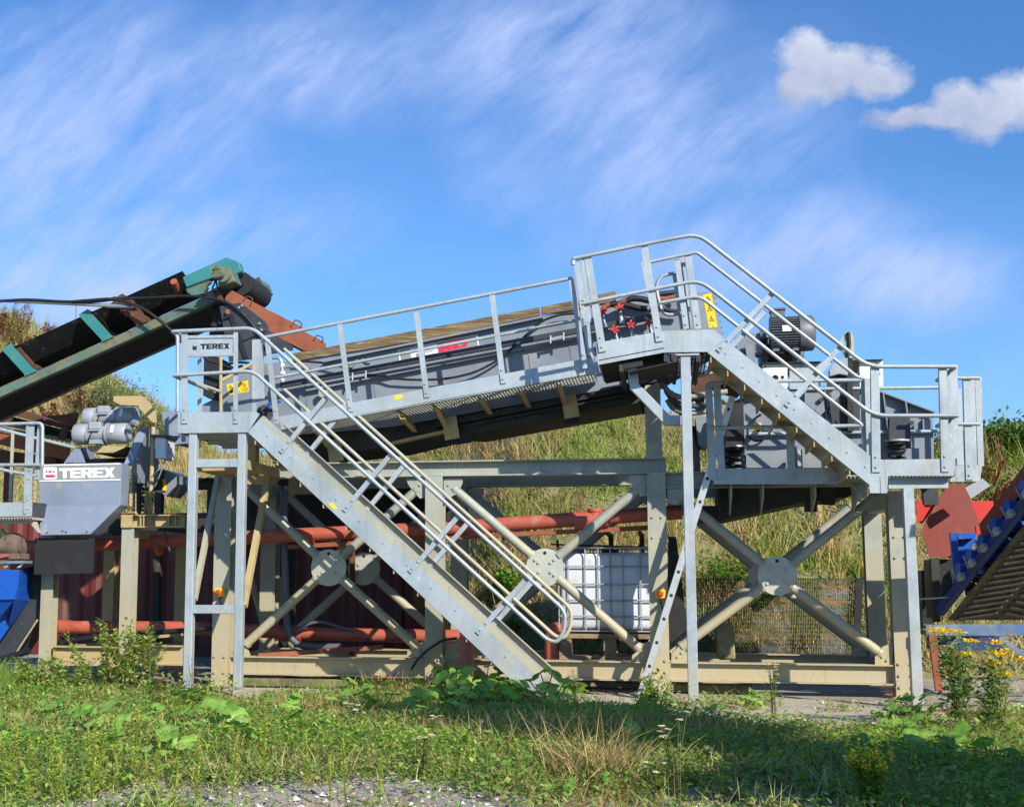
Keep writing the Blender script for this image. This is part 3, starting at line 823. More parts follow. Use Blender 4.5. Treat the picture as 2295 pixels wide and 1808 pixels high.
# black spray manifold
mb = MB(); mb.bar(P(D(852, 560), SY - .14), P(HH(745, 715), SY - .14), .062, .062); mb.build('spray_pipe', M_GREYD, scr)
for a, b in ((D(1400, 492), D(1502, 476)), (FF(1208, 548), FF(1308, 525))):
    p, q = P(a, SY - .18), P(b, SY - .18)
    mb = MB(); mb.bar(p, q, .03, .012)
    for r in (p, q): mb.cyl(r - Z * .045, r + Z * .045, .012, 8)
    mb.build('pipe_clamp', M_STEEL, scr)
def valve(q, ang, col=M_REDB):
    p = P(q, SY - .2)
    d = Vector((math.sin(ang) * .3, 0, -1)).normalized()
    mb = MB(); mb.tube([p, p + d * .05, p + d * .14], [.022, .018, .026], 10); mb.cyl(p + d * .14, p + d * .18, .034, 8)
    mb.cyl(p + d * .02 + YV * .05, p + d * .02 - YV * .04, .016, 8)
    v = mb.build('valve', M_SILVER, scr)
    mb = MB()
    c = p - YV * .05
    mb.cyl(c, c - YV * .02, .022, 10)
    for k in range(5):
        a = ang + k * 2 * math.pi / 5
        e = Vector((math.cos(a), 0, math.sin(a)))
        mb.bar(c + e * .01 - YV * .012, c + e * .040 - YV * .012, .026, .022)
        mb.sphere(c + e * .040 - YV * .012, .016, 6, 4)
    mb.build('hand_wheel', col, v)
for q, a in ((Q3(205, 520), .2), (Q3(450, 470), .5), (Q3(385, 790), .8), (Q3(620, 720), 0.3), (Q3(880, 690), 1.1)):
    valve(q, a)
def hose(parent, pts, r, name='hose', m=M_HOSE, n=10, rad=.25):
    return MB().tube(fillet(pts, rad, 6), r, n).build(name, m, parent)
# rubber hoses with rusty elbows
for el, hs in (([Q3(210, 500), Q3(235, 440), Q3(310, 408)], [Q3(310, 408), Q3(420, 405), Q3(560, 420), Q3(760, 470), Q3(860, 470)]),
               ([Q3(430, 440), Q3(470, 380), Q3(555, 345)], [Q3(555, 352), Q3(640, 320), Q3(760, 325), Q3(900, 360), Q3(1040, 335)])):
    hose(scr, [P(q, SY - .16) for q in el], .034, 'hose_elbow', M_RUST, 10, .1)
    hose(scr, [P(q, SY - .16) for q in hs], .036)
hose(scr, [P(q, SY - .12) for q in (Q3(1045, 330), Q3(1150, 330), Q3(1310, 285))], .03, 'hose_elbow', M_RUST)
hose(scr, [P(q, SY - .12) for q in (Q3(1060, 400), Q3(1110, 480), Q3(1210, 515), Q3(1350, 520))], .03)
mb = MB().slab([Q3(1030, 215), Q3(1290, 185), Q3(1290, 235), Q3(1030, 262)], SY - .06, .05); mb.build('edge_shadow', M_GREYD, scr)  # charcoal strip put in for the shadow along the top edge
# slack cables hung along the side
hose(scr, [P(q, SY - .1) for q in (FF(1395, 350), FF(1290, 357), FF(1150, 400), FF(1040, 500), FF(930, 600), FF(820, 700), FF(640, 800), FF(420, 852), FF(180, 860), FF(0, 848), D(1650, 482), D(1500, 478))], .014, 'cable', M_HOSE, 8, .4)
hose(scr, [P(q, SY - .1) for q in (D(960, 372), D(1180, 384), D(1330, 420), D(1400, 432))], .013, 'cable', M_HOSE, 8)
hose(scr, [P(q, SY - .06) for q in (D(560, 410), D(480, 425), D(430, 410), D(300, 370), D(262, 340))], .018, 'cable')
hose(scr, [P(q, SY - .08) for q in (D(640, 395), D(560, 380), D(440, 392))], .016, 'cable')
# water inlet pipework at the low end
MB().tube(fillet([P(q, SY - .25) for q in (D(770, 350), D(840, 345), D(862, 390), D(866, 535))], .06), .022).build('inlet_pipe', M_STEEL, scr)
for z0, z1, r in ((395, 420, .03), (455, 475, .034), (490, 520, .03)):
    MB().cyl(P(D(864, z0), SY - .25), P(D(866, z1), SY - .25), r, 10).build('pipe_union', M_WHITE, scr)
MB().cyl(P(D(872, 418), SY - .25), P(D(935, 412), SY - .25), .024, 10).build('pipe_tee', M_STEEL, scr)
mb = MB(); mb.bar(P(D(750, 702), SY - .2), P(D(850, 682), SY - .2), .02, .05); mb.cyl(P(D(770, 702), SY - .2), P(D(765, 740), SY - .2), .018); mb.build('tap_handle', M_BLUE, scr)
mb = MB(); mb.cyl(P(D(730, 770), SY - .12), P(D(730, 770), SY + .0), .1, 24); mb.build('pipe_flange', M_GREYD, scr)
mb = MB().slab([D(1140, 600), D(1230, 590), D(1215, 620), D(1170, 655), D(1142, 640)], SY - .12, .06); mb.build('spray_bracket', M_GALVDUST, scr)
# stickers
def tri(mb, o, ax, az, s, cx, cz, t):
    pts = [(cx - s, cz - s * .8), (cx + s, cz - s * .8), (cx, cz + s * .95)]
    ins = [(cx - s * .62, cz - s * .58), (cx + s * .62, cz - s * .58), (cx, cz + s * .55)]
    f = lambda q: o + ax * q[0] + az * q[1]
    for i in range(3):
        j = (i + 1) % 3
        mb.prism([f(pts[i]), f(pts[j]), f(ins[j]), f(ins[i])], t)
    mb.prism([f((cx - s * .1, cz - s * .4)), f((cx + s * .1, cz - s * .4)), f((cx + s * .07, cz + s * .2)), f((cx - s * .07, cz + s * .2))], t)
yl = [P(q, SY - .003) for q in (D(450, 632), D(607, 606), D(600, 522), D(437, 550))]
mb = MB().prism(yl, YV * .002); sk_ = mb.build('warning_sticker', M_YEL, scr)
o = yl[0] - YV * .002; ax = yl[1] - yl[0]; az = yl[3] - yl[0]
mb = MB()
f = lambda x, z: o + ax * x + az * z
for k in range(3):
    a2 = ax.normalized() * az.length
    tri(mb, o + ax * (.17 + .33 * k), a2, az, .2, 0, .7, YV * .001)
    mb.prism([f(.1 + .33 * k, .12), f(.24 + .33 * k, .12), f(.26 + .33 * k, .3), f(.17 + .33 * k, .4), f(.09 + .33 * k, .3)], YV * .001) if k == 0 else None
    if k == 2:
        for (x0, z0, x1, z1) in ((.76, .12, .84, .16), (.76, .34, .84, .38), (.74, .12, .76, .38), (.86, .12, .94, .16), (.86, .34, .94, .38), (.94, .12, .96, .38), (.84, .1, .86, .4)):
            mb.prism([f(x0, z0), f(x1, z0), f(x1, z1), f(x0, z1)], YV * .001)
    if k == 1: mb.prism([f(.43, .15), f(.58, .1), f(.58, .16), f(.43, .2)], YV * .001)
for x in (.333, .666): mb.prism([f(x - .004, .05), f(x + .004, .05), f(x + .004, .95), f(x - .004, .95)], YV * .001)
mb.build('warning_symbol', M_INK, sk_)
yl = [P(q, SY - .003) for q in (Q3(1768, 756), Q3(1890, 738), Q3(1800, 240), Q3(1675, 268))]
mb = MB().prism(yl, YV * .002); sk_ = mb.build('warning_sticker', M_YEL, scr)
o = yl[0] - YV * .002; ax = yl[1] - yl[0]; az = yl[3] - yl[0]
mb = MB(); a2 = az.normalized() * ax.length
for k in range(3):
    tri(mb, o + ax * .5 + az * (.25 + .31 * k), ax, a2, .34, 0, 0, YV * .001)
    for (x, z, s) in ((.2, .12, .06), (.8, .1, .05), (.5, .03, .08)):
        c = o + ax * x + az * (z + .31 * k)
        mb.prism([c - ax * s - a2 * s * .6, c + ax * s - a2 * s * .6, c + ax * s + a2 * s * .6, c - ax * s + a2 * s * .6], YV * .001)
mb.build('warning_symbol', M_INK, sk_)
# maker's decal half covered by the rail: white and crimson letters on grey
dq = [P(q, SY - .003) for q in (Q1(400, 632), Q1(1690, 388), Q1(1668, 212), Q1(372, 462))]
mb = MB().prism(dq, YV * .002); dc = mb.build('decal', M_DECAL, scr)
o = dq[0] - YV * .002; ax = dq[1] - dq[0]; az = dq[3] - dq[0]
f = lambda x, z: o + ax * x + az * z
mb = MB()
for (x0, z0, x1, z1) in ((0, .93, 1, 1), (0, 0, .015, .93), (.985, 0, 1, .93)):
    mb.prism([f(x0, z0), f(x1, z0), f(x1, z1), f(x0, z1)], YV * .0015)
mb.build('decal_border', M_WLET, dc)
mb = MB(); word(mb, 'FS', f(.15, .04), ax * .34, az * .84, gap=.06, t=-.002); mb.build('lettering', M_WLET, dc)
mb = MB()
mb.prism([f(.50, .02), f(.845, .1), f(.865, .3), f(.865, .55), f(.82, .9), f(.50, .84)], YV * .0015)
mb.build('crimson_block', M_MAG, dc)
mb = MB()
mb.prism([f(.75, .26), f(.80, .26), f(.80, .48), f(.75, .48)], YV * -.0015); mb.prism([f(.56, .14), f(.62, .15), f(.62, .18), f(.56, .17)], YV * -.0015)
for x in (.66,): mb.prism([f(x, .06), f(x + .006, .06), f(x + .006, .86), f(x, .86)], YV * -.0015)
mb.build('crimson_cutout', M_DECAL, dc)

# ------------------------------------------------------------------ feed chute on the low end
ch = thing('feed_chute', 'rusty steel feed chute with small lifting handles above charcoal rubber side panels', 'chute', (P(Q2(1200, 1200), .4).x, .4, P(Q2(1200, 1500), .4).z))
rp = [Q2(850, 525), Q2(905, 520), Q2(1195, 680), Q2(1920, 1050), Q2(1920, 1112), D(1195, 238), D(1197, 272), D(1052, 222), D(1012, 282), D(745, 148), Q2(790, 640)]
mb = MB(); rpl = [P(q, .42) for q in rp]; mb.prism(rpl, YV * .012)
mb.prism(off(rpl, YV * .95), YV * .012)
mb.prism([rpl[0] + YV * .012, rpl[10] + YV * .012, rpl[10] + YV * .95, rpl[0] + YV * .95], X * .012)
mb.prism([rpl[9] + YV * .012, rpl[8] + YV * .012, rpl[8] + YV * .95, rpl[9] + YV * .95], Z * .012)
mb.build('chute_plate', M_RUST, ch)
for a, b, c, d_ in ((Q2(1055, 660), Q2(1100, 590), Q2(1195, 632), Q2(1150, 735)), (Q2(1735, 1030), Q2(1800, 930), Q2(1900, 985), Q2(1860, 1070)), (D(1105, 215), D(1125, 172), D(1178, 192), D(1170, 225))):
    MB().tube(fillet([P(q, .41) for q in (a, b, c, d_)], .03, 3), .008, 8).build('lifting_handle', M_RUSTD, ch)
pn = [Q2(715, 742), Q2(780, 728), Q2(960, 700), Q2(1010, 688), Q2(1060, 728), Q2(1360, 955), Q2(1405, 1022), Q2(1398, 1072), Q2(1480, 1130), Q2(1760, 1310), Q2(1760, 1368), Q2(1450, 1425), Q2(1180, 1500), Q2(850, 1530), Q2(770, 1050)]
mb = MB().slab(pn, .40, .018); mb.build('rubber_panel', M_GREYD, ch)
mb = MB()
for a, b in ((Q2(880, 880), Q2(1090, 1480)), ):
    mb.bar(P(a, .385), P(b, .385), .05, .012)
mb.bar(P(Q2(1000, 1258), .388), P(Q2(1390, 1090), .388), .008, .01)
mb.build('panel_strap', M_BLACKST, ch)
MB().bar(P(Q2(780, 915), .38), P(Q2(900, 870), .38), .03, .03).build('panel_hinge', M_BLACKST, ch)
mb = MB(); mb.cyl(P(Q2(830, 820), .398), P(Q2(830, 820), .36), .03, 14); mb.build('rusty_boss', M_RUST, ch)
for q in ((1290, 990), (1040, 735), (1320, 1080), (1000, 760)):
    mb = MB(); mb.bolt(P(Q2(*q), .398), .016, .02); mb.build('panel_bolt', M_STEEL, ch)
mb = MB().slab([Q2(615, 650), Q2(640, 640), Q2(705, 770), Q2(690, 1060), Q2(690, 1180), Q2(560, 1180), Q2(610, 870)], .7, .02)
mb.slab([Q2(700, 800), Q2(760, 820), Q2(790, 1180), Q2(690, 1190)], .66, .02)
mb.build('rubber_curtain', M_RUBBER, ch)
mb = MB()
mb.prism([P(A(1562, 860), .5), P(A(1555, 1150), .5), P(A(1600, 1172), .5), P(A(1668, 1170), .5), P(A(1672, 870), .5), P(A(1640, 840), .5)], YV * .5)
mb.build('rubber_curtain', M_RUBBER, ch)
MB().slab([A(1548, 1280), A(1548, 1220), A(1640, 1175), A(1690, 1200), A(1690, 1280)], .6, .3).build('chute_base', M_GREY, ch)
mb = MB()
mb.bar(P(Q2(730, 690), .45), P(Q2(700, 560), .45), .09, .1); mb.build('chute_hinge', M_RUSTD, ch)

# ------------------------------------------------------------------ teal conveyor rising from the left
CY0, CY1 = .55, 1.5
cv = thing('belt_conveyor', 'teal belt conveyor with worn paint climbing from the left to the rusty feed chute', 'conveyor', (P(A(400, 900), CY0).x, CY0, P(A(400, 1100), CY0).z))
t0, t1 = P(A(-760, 1430), CY0), P(A(1640, 362), CY0)
cd = (t1 - t0).normalized(); cu_ = Vector((-cd.z, 0, cd.x))
hgt = (P(A(800, 735), CY0) - P(A(800, 803), CY0)).dot(cu_)
for y in (CY0, CY1):
    mb = MB(); a = t0 - cu_ * (hgt / 2); b = t1 - cu_ * (hgt / 2)
    mb.bar(a + YV * (y - CY0), b + YV * (y - CY0), hgt, .012)
    s = 1 if y == CY0 else -1
    mb.bar(t0 + YV * (y - CY0 + s * .05), t1 + YV * (y - CY0 + s * .05), .012, .09)
    mb.bar(t0 - cu_ * hgt + YV * (y - CY0 + s * .05), t1 - cu_ * hgt + YV * (y - CY0 + s * .05), .012, .09)
    mb.build('side_channel', M_TEALDUST, cv)
a = t0 - cu_ * hgt * .9; b = t1 - cu_ * hgt * .9
mb = MB(); mb.bar(a + YV * (CY1 - CY0) / 2, b + YV * (CY1 - CY0) / 2, .02, CY1 - CY0 - .1); mb.build('return_belt', M_BELT, cv)
# troughed carrying belt
prof = [(CY0 - .02, .42), (CY0 + .02, .435), (CY0 + .30, .26), (CY1 - .30, .26), (CY1 - .02, .435), (CY1 + .02, .42), (CY1 - .29, .24), (CY0 + .29, .24)]
tb = P(A(1480, 430), CY0)
n_ = (tb - t0).dot(cd)
mb = MB()
mb.prism([t0 + YV * (y - CY0) + cu_ * h for y, h in prof], cd * n_)
mb.build('carrying_belt', M_BELT, cv)
def idler(px, m1, m2):
    p = P(px, CY0)
    k = (p - t0).dot(cd)
    o = t0 + cd * k
    mb = MB()
    # slanted side bracket, foot and cross beam
    for y, s in ((CY0 - .03, 1), (CY1 + .03, -1)):
        q = o + YV * (y - CY0)
        mb.prism([q + cd * .10, q - cd * .04, q - cd * .22 + cu_ * .44 - YV * s * .03, q - cd * .08 + cu_ * .46 - YV * s * .03], YV * .012 * s)
        mb.prism([q - cd * .22 + cu_ * .44, q - cd * .08 + cu_ * .46, q - cd * .08 + cu_ * .46 + YV * .10 * s, q - cd * .22 + cu_ * .44 + YV * .10 * s], cu_ * -.012)
        mb.prism([q + cd * .11, q - cd * .06, q - cd * .06 + YV * .11 * s, q + cd * .11 + YV * .11 * s], cu_ * .012)
    mb.frame(o + YV * (CY1 - CY0) / 2 + cu_ * .05, cd * .05, YV * ((CY1 - CY0) / 2), cu_ * .02)
    b = mb.build('idler_bracket', m1, cv)
    for ya, ha, yb, hb in ((CY0 + .0, .37, CY0 + .26, .2), (CY0 + .31, .18, CY1 - .31, .18), (CY1 - .26, .2, CY1, .37)):
        MB().cyl(o + YV * (ya - CY0) + cu_ * ha - cd * .05, o + YV * (yb - CY0) + cu_ * hb - cd * .05, .05, 12).build('roller', m2, b)
for q, m1 in ((A(-330, 1235), M_TEAL), (A(225, 985), M_TEAL), (A(815, 720), M_TEAL), (A(1080, 605), M_RUSTD)):
    idler(q, m1, M_RUSTD)
MB().cyl(P(A(1330, 275), CY0 - .05), P(A(1375, 380), CY0 + .2), .045, 14).build('snub_roller', M_RUST, cv)
# cardboard coloured guard plate over the third bracket
mb = MB().slab([A(838, 402), A(880, 388), A(1000, 525), A(965, 545)], CY0 - .06, .05); mb.build('guard_plate', M_RUSTD, cv)
# head end: drive cover, gearbox, drum
mb = MB(); pc = [P(q, CY0 - .06) for q in (Q2(180, 325), Q2(810, 40), Q2(985, 105), Q2(1025, 240), Q2(880, 330), Q2(600, 340), Q2(235, 475))]
mb.prism(pc, YV * .14); mb.build('drive_cover', M_TEAL, cv, bevel=.01)
mb = MB(); mb.prism([p + YV * (CY1 - CY0) + X * .06 for p in [P(q, CY0) for q in (Q2(700, 250), Q2(900, 120), Q2(1010, 190), Q2(1060, 330), Q2(960, 400), Q2(800, 380))]], YV * .08); mb.build('drive_cover', M_TEALDUST, cv)
mb = MB(); pg_ = [P(q, CY0 - .3) for q in (Q2(700, 225), Q2(850, 168), Q2(935, 385), Q2(690, 455))]; mb.prism(pg_, YV * .28); mb.build('gearbox', M_TEALDUST, cv, bevel=.012)
c_ = P(Q2(722, 288), CY0 - .3)
mb = MB(); mb.cyl(c_ + Vector((.05, 0, -.01)), c_ + Vector((.05, -.05, -.01)), .095, 24); mb.cyl(c_ + Vector((.02, -.05, 0)), c_ + Vector((0, -.12, 0)), .075, 20)
for k in range(6):
    a = k * math.pi / 3; mb.bolt(c_ + Vector((.055 * math.cos(a), -.12, .055 * math.sin(a))), .014, .02)
mb.build('shaft_hub', M_TEALDUST, cv)
c_ = P(Q2(1010, 420), CY0 + .1)
mb = MB(); mb.cyl(c_, c_ + YV * (CY1 - CY0 - .15), .155, 28)
mb.cyl(c_ - YV * .14, c_, .05, 12)
mb.build('head_drum', M_RUBBER, cv)
mb = MB().slab([Q2(235, 480), Q2(560, 345), Q2(590, 400), Q2(540, 440), Q2(480, 560), Q2(330, 590), Q2(250, 540)], CY0 - .03, .05); mb.build('bearing_plate', M_TEALDUST, cv)
mb = MB(); a, b = P(Q2(930, 540), CY1), P(Q2(1300, 365), CY1 - .0); mb.bar(a, b, .09, .01); mb.build('scraper_arm', M_RUSTD, cv)
mb = MB(); a, b = P(Q2(1080, 620), CY1 - .3), P(Q2(1345, 515), CY1 - .3); mb.bar(a, b, .1, .01); mb.build('scraper_arm', M_RUSTD, cv)
mb = MB().slab([Q2(480, 570), Q2(690, 460), Q2(1010, 400), Q2(900, 560), Q2(740, 660), Q2(600, 680)], CY0 + .06, .8); mb.build('head_skirt', M_BLACKST, cv)
# pipe and cables carried over the conveyor
hose(cv, [P(q, CY0 - .15) for q in (A(-60, 418), A(400, 440), A(830, 460))], .022, 'water_pipe', M_STEEL, 12)
MB().cyl(P(A(820, 462), CY0 - .15), P(A(1010, 468), CY0 - .15), .03, 12).build('pipe_sleeve', M_GREY, cv)
hose(cv, [P(q, CY0 - .18) for q in (A(-60, 432), A(180, 412), A(500, 432), A(760, 430), A(900, 408), A(1150, 402), A(1400, 385), A(1600, 396), A(1760, 440), A(1880, 540), A(1960, 640), A(2040, 790))], .018, 'cable', M_HOSE, 8, .5)
hose(cv, [P(q, CY0 - .2) for q in (A(540, 432), A(840, 408), A(960, 428), A(1100, 482), A(1240, 585), A(1350, 690), A(1395, 740))], .02, 'cable', M_HOSE, 8, .4)
hose(cv, [P(q, CY0 - .25) for q in (Q2(640, 300), Q2(655, 400), Q2(600, 500), Q2(690, 520), Q2(660, 330))], .012, 'cable', M_HOSE, 8, .2)
for q in (A(582, 440), A(942, 365)):
    MB().tube([P(q, CY0 - .16), P((q[0], q[1] + 35), CY0 - .16)], .004, 6).build('cable_tie', M_INK, cv)

# ------------------------------------------------------------------ right hand screen with its motors
RY = .35
rs = thing('dewatering_screen', 'grey screen with springs and two finned motors on top behind the right stair', 'screen', (P(I(900, 1000), RY).x, RY, P(I(900, 1180), RY).z))
out_ = [I(345, 1090), I(345, 690), I(455, 668), I(560, 640), I(560, 590), I(1180, 590), I(1275, 620), I(1440, 678), I(1610, 752), I(1618, 1035), I(1618, 1095)]
for y in (RY, 1.5):
    mb = MB(); mb.prism([p + YV * (y - RY) for p in [P(q, RY) for q in out_]], YV * .014); mb.build('side_plate', M_GREY, rs)
for a, b, w in ((I(455, 680), I(462, 985), .1), (I(1303, 632), I(1347, 970), .12), (I(1440, 685), I(1474, 965), .12), (I(1550, 790), I(1553, 880), .05), (I(830, 600), I(830, 880), .06), (I(950, 600), I(960, 800), .06)):
    MB().bar(P(a, RY - w / 2), P(b, RY - w / 2), .014, w).build('side_rib', M_GREY, rs)
a, b = P(I(1270, 622), RY), P(I(1612, 752), RY)
mb = MB(); mb.bar(a - YV * .05, b - YV * .05, .014, .1); mb.build('top_flange', M_GREY, rs)
mb = MB(); mb.bar(P(I(345, 688), RY - .05), P(I(560, 638), RY - .05), .014, .1); mb.build('top_flange', M_GREY, rs)
# spring housings, seats and coil springs
mb = MB().slab([I(345, 700), I(452, 680), I(462, 985), I(345, 990)], RY - .12, .1); mb.build('spring_housing', M_BLACKST, rs)
mb = MB().slab([I(1345, 760), I(1470, 760), I(1478, 965), I(1345, 968)], RY - .14, .1); mb.build('spring_housing', M_GREYD, rs)
for q, n in ((I(400, 1035), 4), (I(1395, 1000), 3)):
    c = P(q, RY - .14)
    mb = MB(); pts = [c + Vector((.09 * math.cos(k * .45), .09 * math.sin(k * .45), -.14 + .27 * k / (14 * n))) for k in range(14 * n)]
    mb.tube(pts, .016, 8); mb.build('coil_spring', M_BLACKST, rs)
    mb = MB(); mb.cyl(c + Z * .13, c + Z * .15, .13, 20); mb.build('spring_seat', M_GALV, rs)
    mb = MB(); mb.cyl(c - Z * .16, c - Z * .14, .13, 20); mb.build('spring_seat', M_GREY, rs)
mb = MB().slab([I(1440, 970), I(1562, 962), I(1550, 1035), I(1440, 1035)], RY - .2, .02); mb.build('spring_skirt', M_GREY, rs)
mb = MB().slab([I(470, 1000), I(720, 972), I(720, 1085), I(470, 1085)], RY - .06, .03); mb.slab([I(800, 972), I(1200, 972), I(1200, 1085), I(800, 1085)], RY - .06, .03); mb.build('lower_side_panel', M_GREY, rs)
mb = MB().slab([I(783, 975), I(803, 970), I(806, 1085), I(786, 1085)], RY - .3, .08); mb.build('stay_bar', M_GALVDUST, rs)
# white boxes of the motor bridge
mb = MB().slab([I(570, 452), I(722, 448), I(722, 605), I(570, 605)], RY - .04, .1)
b_ = mb.build('end_box', M_WHITE, rs, bevel=.006)
for q, r in ((I(648, 537), .035), (I(692, 532), .018), (I(585, 470), .01)):
    mb = MB(); mb.cyl(P(q, RY - .041), P(q, RY - .046), r, 14); mb.build('bore_hole', M_INK, b_)
mb = MB().slab([I(736, 450), I(924, 446), I(924, 605), I(736, 605)], RY - .03, .06); mb.build('bridge_plate', M_GALV, rs)
mb = MB(); mb.box(tuple(P(I(562, 444), RY - .1)), tuple(P(I(930, 437), RY - .1) + YV * 1.1)); mb.build('bridge_top', M_GREYD, rs)
mb = MB().slab([I(1160, 432), I(1306, 430), I(1308, 590), I(1160, 592)], RY - .04, .1); b2 = mb.build('end_box', M_WHITE, rs, bevel=.006)
mb = MB(); mb.cyl(P(I(1283, 512), RY - .041), P(I(1283, 512), RY - .046), .014, 12); mb.build('bore_hole', M_INK, b2)
mb = MB(); mb.box(tuple(P(I(1085, 430), RY - .12)), tuple(P(I(1310, 421), RY - .12) + YV * 1.0)); mb.build('bridge_top', M_GREYD, rs)
mb = MB().slab([I(984, 525), I(980, 490), I(1000, 455), I(1040, 422), I(1090, 415), I(1092, 520), I(1040, 510)], RY - .16, .14); mb.build('belt_guard', M_SILVER, rs)
mb = MB().slab([I(965, 540), I(985, 522), I(1090, 520), I(1165, 500), I(1165, 880), I(1085, 880), I(970, 740)], RY - .05, .05); mb.build('drive_plate', M_GREYD, rs)
mb = MB().slab([I(1085, 432), I(1118, 432), I(1128, 860), I(1092, 860)], RY - .14, .1); mb.build('drive_post', M_BLACKST, rs)
MB().bar(P(I(905, 750), RY - .04), P(I(1090, 560), RY - .04), .09, .04).build('diagonal_stay', M_GREY, rs)
MB().bar(P(I(980, 640), RY - .1), P(I(1010, 860), RY - .1), .03, .03).build('stay_rod', M_GREYD, rs)
mb = MB().slab([I(832, 605), I(965, 605), I(985, 740), I(900, 745), I(832, 690)], RY - .03, .03); mb.build('exciter_plate', M_GREY, rs)
for q in ((925, 673), (985, 712), (1093, 800), (1480, 812), (700, 720)):
    mb = MB(); mb.bolt(P(I(*q), RY - .045), .026, .03); mb.build('plate_bolt', M_GREYD, rs)
mb = MB().slab([I(1038, 318), I(1085, 250), I(1092, 262), I(1068, 330), I(1092, 410), I(1080, 410), I(1052, 345)], RY - .1, .06); mb.slab([I(1086, 262), I(1112, 252), I(1130, 300), I(1128, 415), I(1095, 415), I(1092, 330)], RY - .1, .14); mb.build('lifting_bracket', M_GALVDUST, rs)
MB().tube([P(I(1095, 258), RY - .12), P(I(1100, 330), RY - .12), P(I(1090, 412), RY - .12)], .02, 8).build('lifting_cable', M_INK, rs)
def motor(q0, q1, Y, r, boxq, name='finned_motor'):
    a, b = P(q0, Y), P(q1, Y)
    d = (b - a).normalized(); L_ = (b - a).length
    e1 = d.cross(YV).normalized(); e1 = e1 if e1.z > 0 else -e1
    mb = MB()
    f0, f1 = a + d * L_ * .14, a + d * L_ * .70
    mb.cyl(f0, f1, r * .84, 24)
    for k in range(40):
        an = 2 * math.pi * k / 40
        n = e1 * math.cos(an) + YV * math.sin(an)
        tt = d.cross(n)
        mb.frame((f0 + f1) / 2 + n * r * .9, d * ((f1 - f0).length / 2), n * r * .09, tt * r * .018)
    mb.tube([a + d * L_ * .06, a + d * L_ * .06, f0 + d * .01], [r * .55, r * .92, r * 1.0], 24)
    mb.cyl(a - d * L_ * .06, a + d * L_ * .06, r * .3, 16)
    m = mb.build(name, M_MOTOR, rs)
    MB().tube([f1, b - d * L_ * .05, b, b + d * .004], [r * 1.02, r * 1.0, r * .86, r * .3], 28).build('fan_cowl', M_GREYD if False else M_MOTOR, m)
    c = a.lerp(b, .30) + e1 * r * 1.12
    mb = MB(); mb.frame(c, d * L_ * .13, YV * r * .5, e1 * r * .22); mb.frame(c + e1 * r * .24, d * L_ * .15, YV * r * .58, e1 * r * .05); mb.build('terminal_box', M_MOTOR, m)
    mb = MB(); c = a.lerp(b, .44) - YV * r * 1.01; mb.frame(c + e1 * r * .15, d * L_ * .085, YV * .003, e1 * r * .17); mb.build('name_plate', M_WHITE, m)
    mb = MB()
    for k in (.22, .6):
        c = a.lerp(b, k) - e1 * r * 1.02; mb.frame(c, d * L_ * .06, YV * r * .9, e1 * r * .08)
    mb.build('motor_feet', M_MOTOR, m)
motor(I(572, 275), I(886, 262), RY + .1, .20, None)
motor(I(560, 402), I(818, 398), RY + .55, .15, None)
mb = MB().slab([I(400, 290), I(470, 262), I(570, 262), I(575, 390), I(520, 395), I(400, 380)], RY + .1, .25); mb.build('gear_housing', M_GREY, rs, bevel=.02)
mb = MB().slab([I(462, 330), I(510, 330), I(535, 455), I(480, 450)], RY, .06); mb.build('gear_bracket', M_GREY, rs)
mb = MB().slab([I(545, 300), I(600, 285), I(600, 440), I(560, 440)], RY + .15, .4); mb.build('motor_mount', M_GREYD, rs)
yl = [P(q, RY - .004) for q in (I(515, 875), I(568, 870), I(562, 810), I(511, 813))]
mb = MB().prism(yl, YV * .003); s_ = mb.build('warning_sticker', M_YEL, rs)
o = yl[0] - YV * .002; ax = yl[1] - yl[0]; az = yl[3] - yl[0]
mb = MB(); tri(mb, o + ax * .5 + az * .7, ax, az, .25, 0, 0, YV * .001); c = o + ax * .6 + az * .2; mb.prism([c - ax * .2 - az * .1, c + ax * .2 - az * .1, c + ax * .2 + az * .1, c - ax * .2 + az * .1], YV * .001); mb.build('warning_symbol', M_INK, s_)
hose(rs, [P(q, RY - .07) for q in (I(560, 760), I(500, 800), I(470, 870), I(520, 930), I(600, 900), I(640, 820))], .012, 'cable', M_HOSE, 8, .3)
# tapered pan below
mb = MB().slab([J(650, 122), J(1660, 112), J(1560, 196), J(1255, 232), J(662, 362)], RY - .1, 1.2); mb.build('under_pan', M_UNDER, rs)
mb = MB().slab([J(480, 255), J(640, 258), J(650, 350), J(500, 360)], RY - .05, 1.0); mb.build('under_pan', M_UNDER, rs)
mb = MB().slab([J(648, 120), J(690, 120), J(672, 362), J(648, 340)], RY - .14, .04); mb.build('pan_end', M_BLACKST, rs)
for q in ([J(1355, 112), J(1470, 110), J(1465, 255), J(1360, 250)], [J(1250, 232), J(1340, 225), J(1340, 302), J(1250, 302)], [J(700, 115), J(752, 112), J(768, 250), J(735, 255)]):
    mb = MB().slab(q, RY - .16, .014)
    for k in (.25, .75):
        p = P(q[3], RY - .16).lerp(P(q[2], RY - .16), k) + Z * .04; mb.bolt(p, .012, .014)
    mb.build('hanger_plate', M_UNDER, rs)
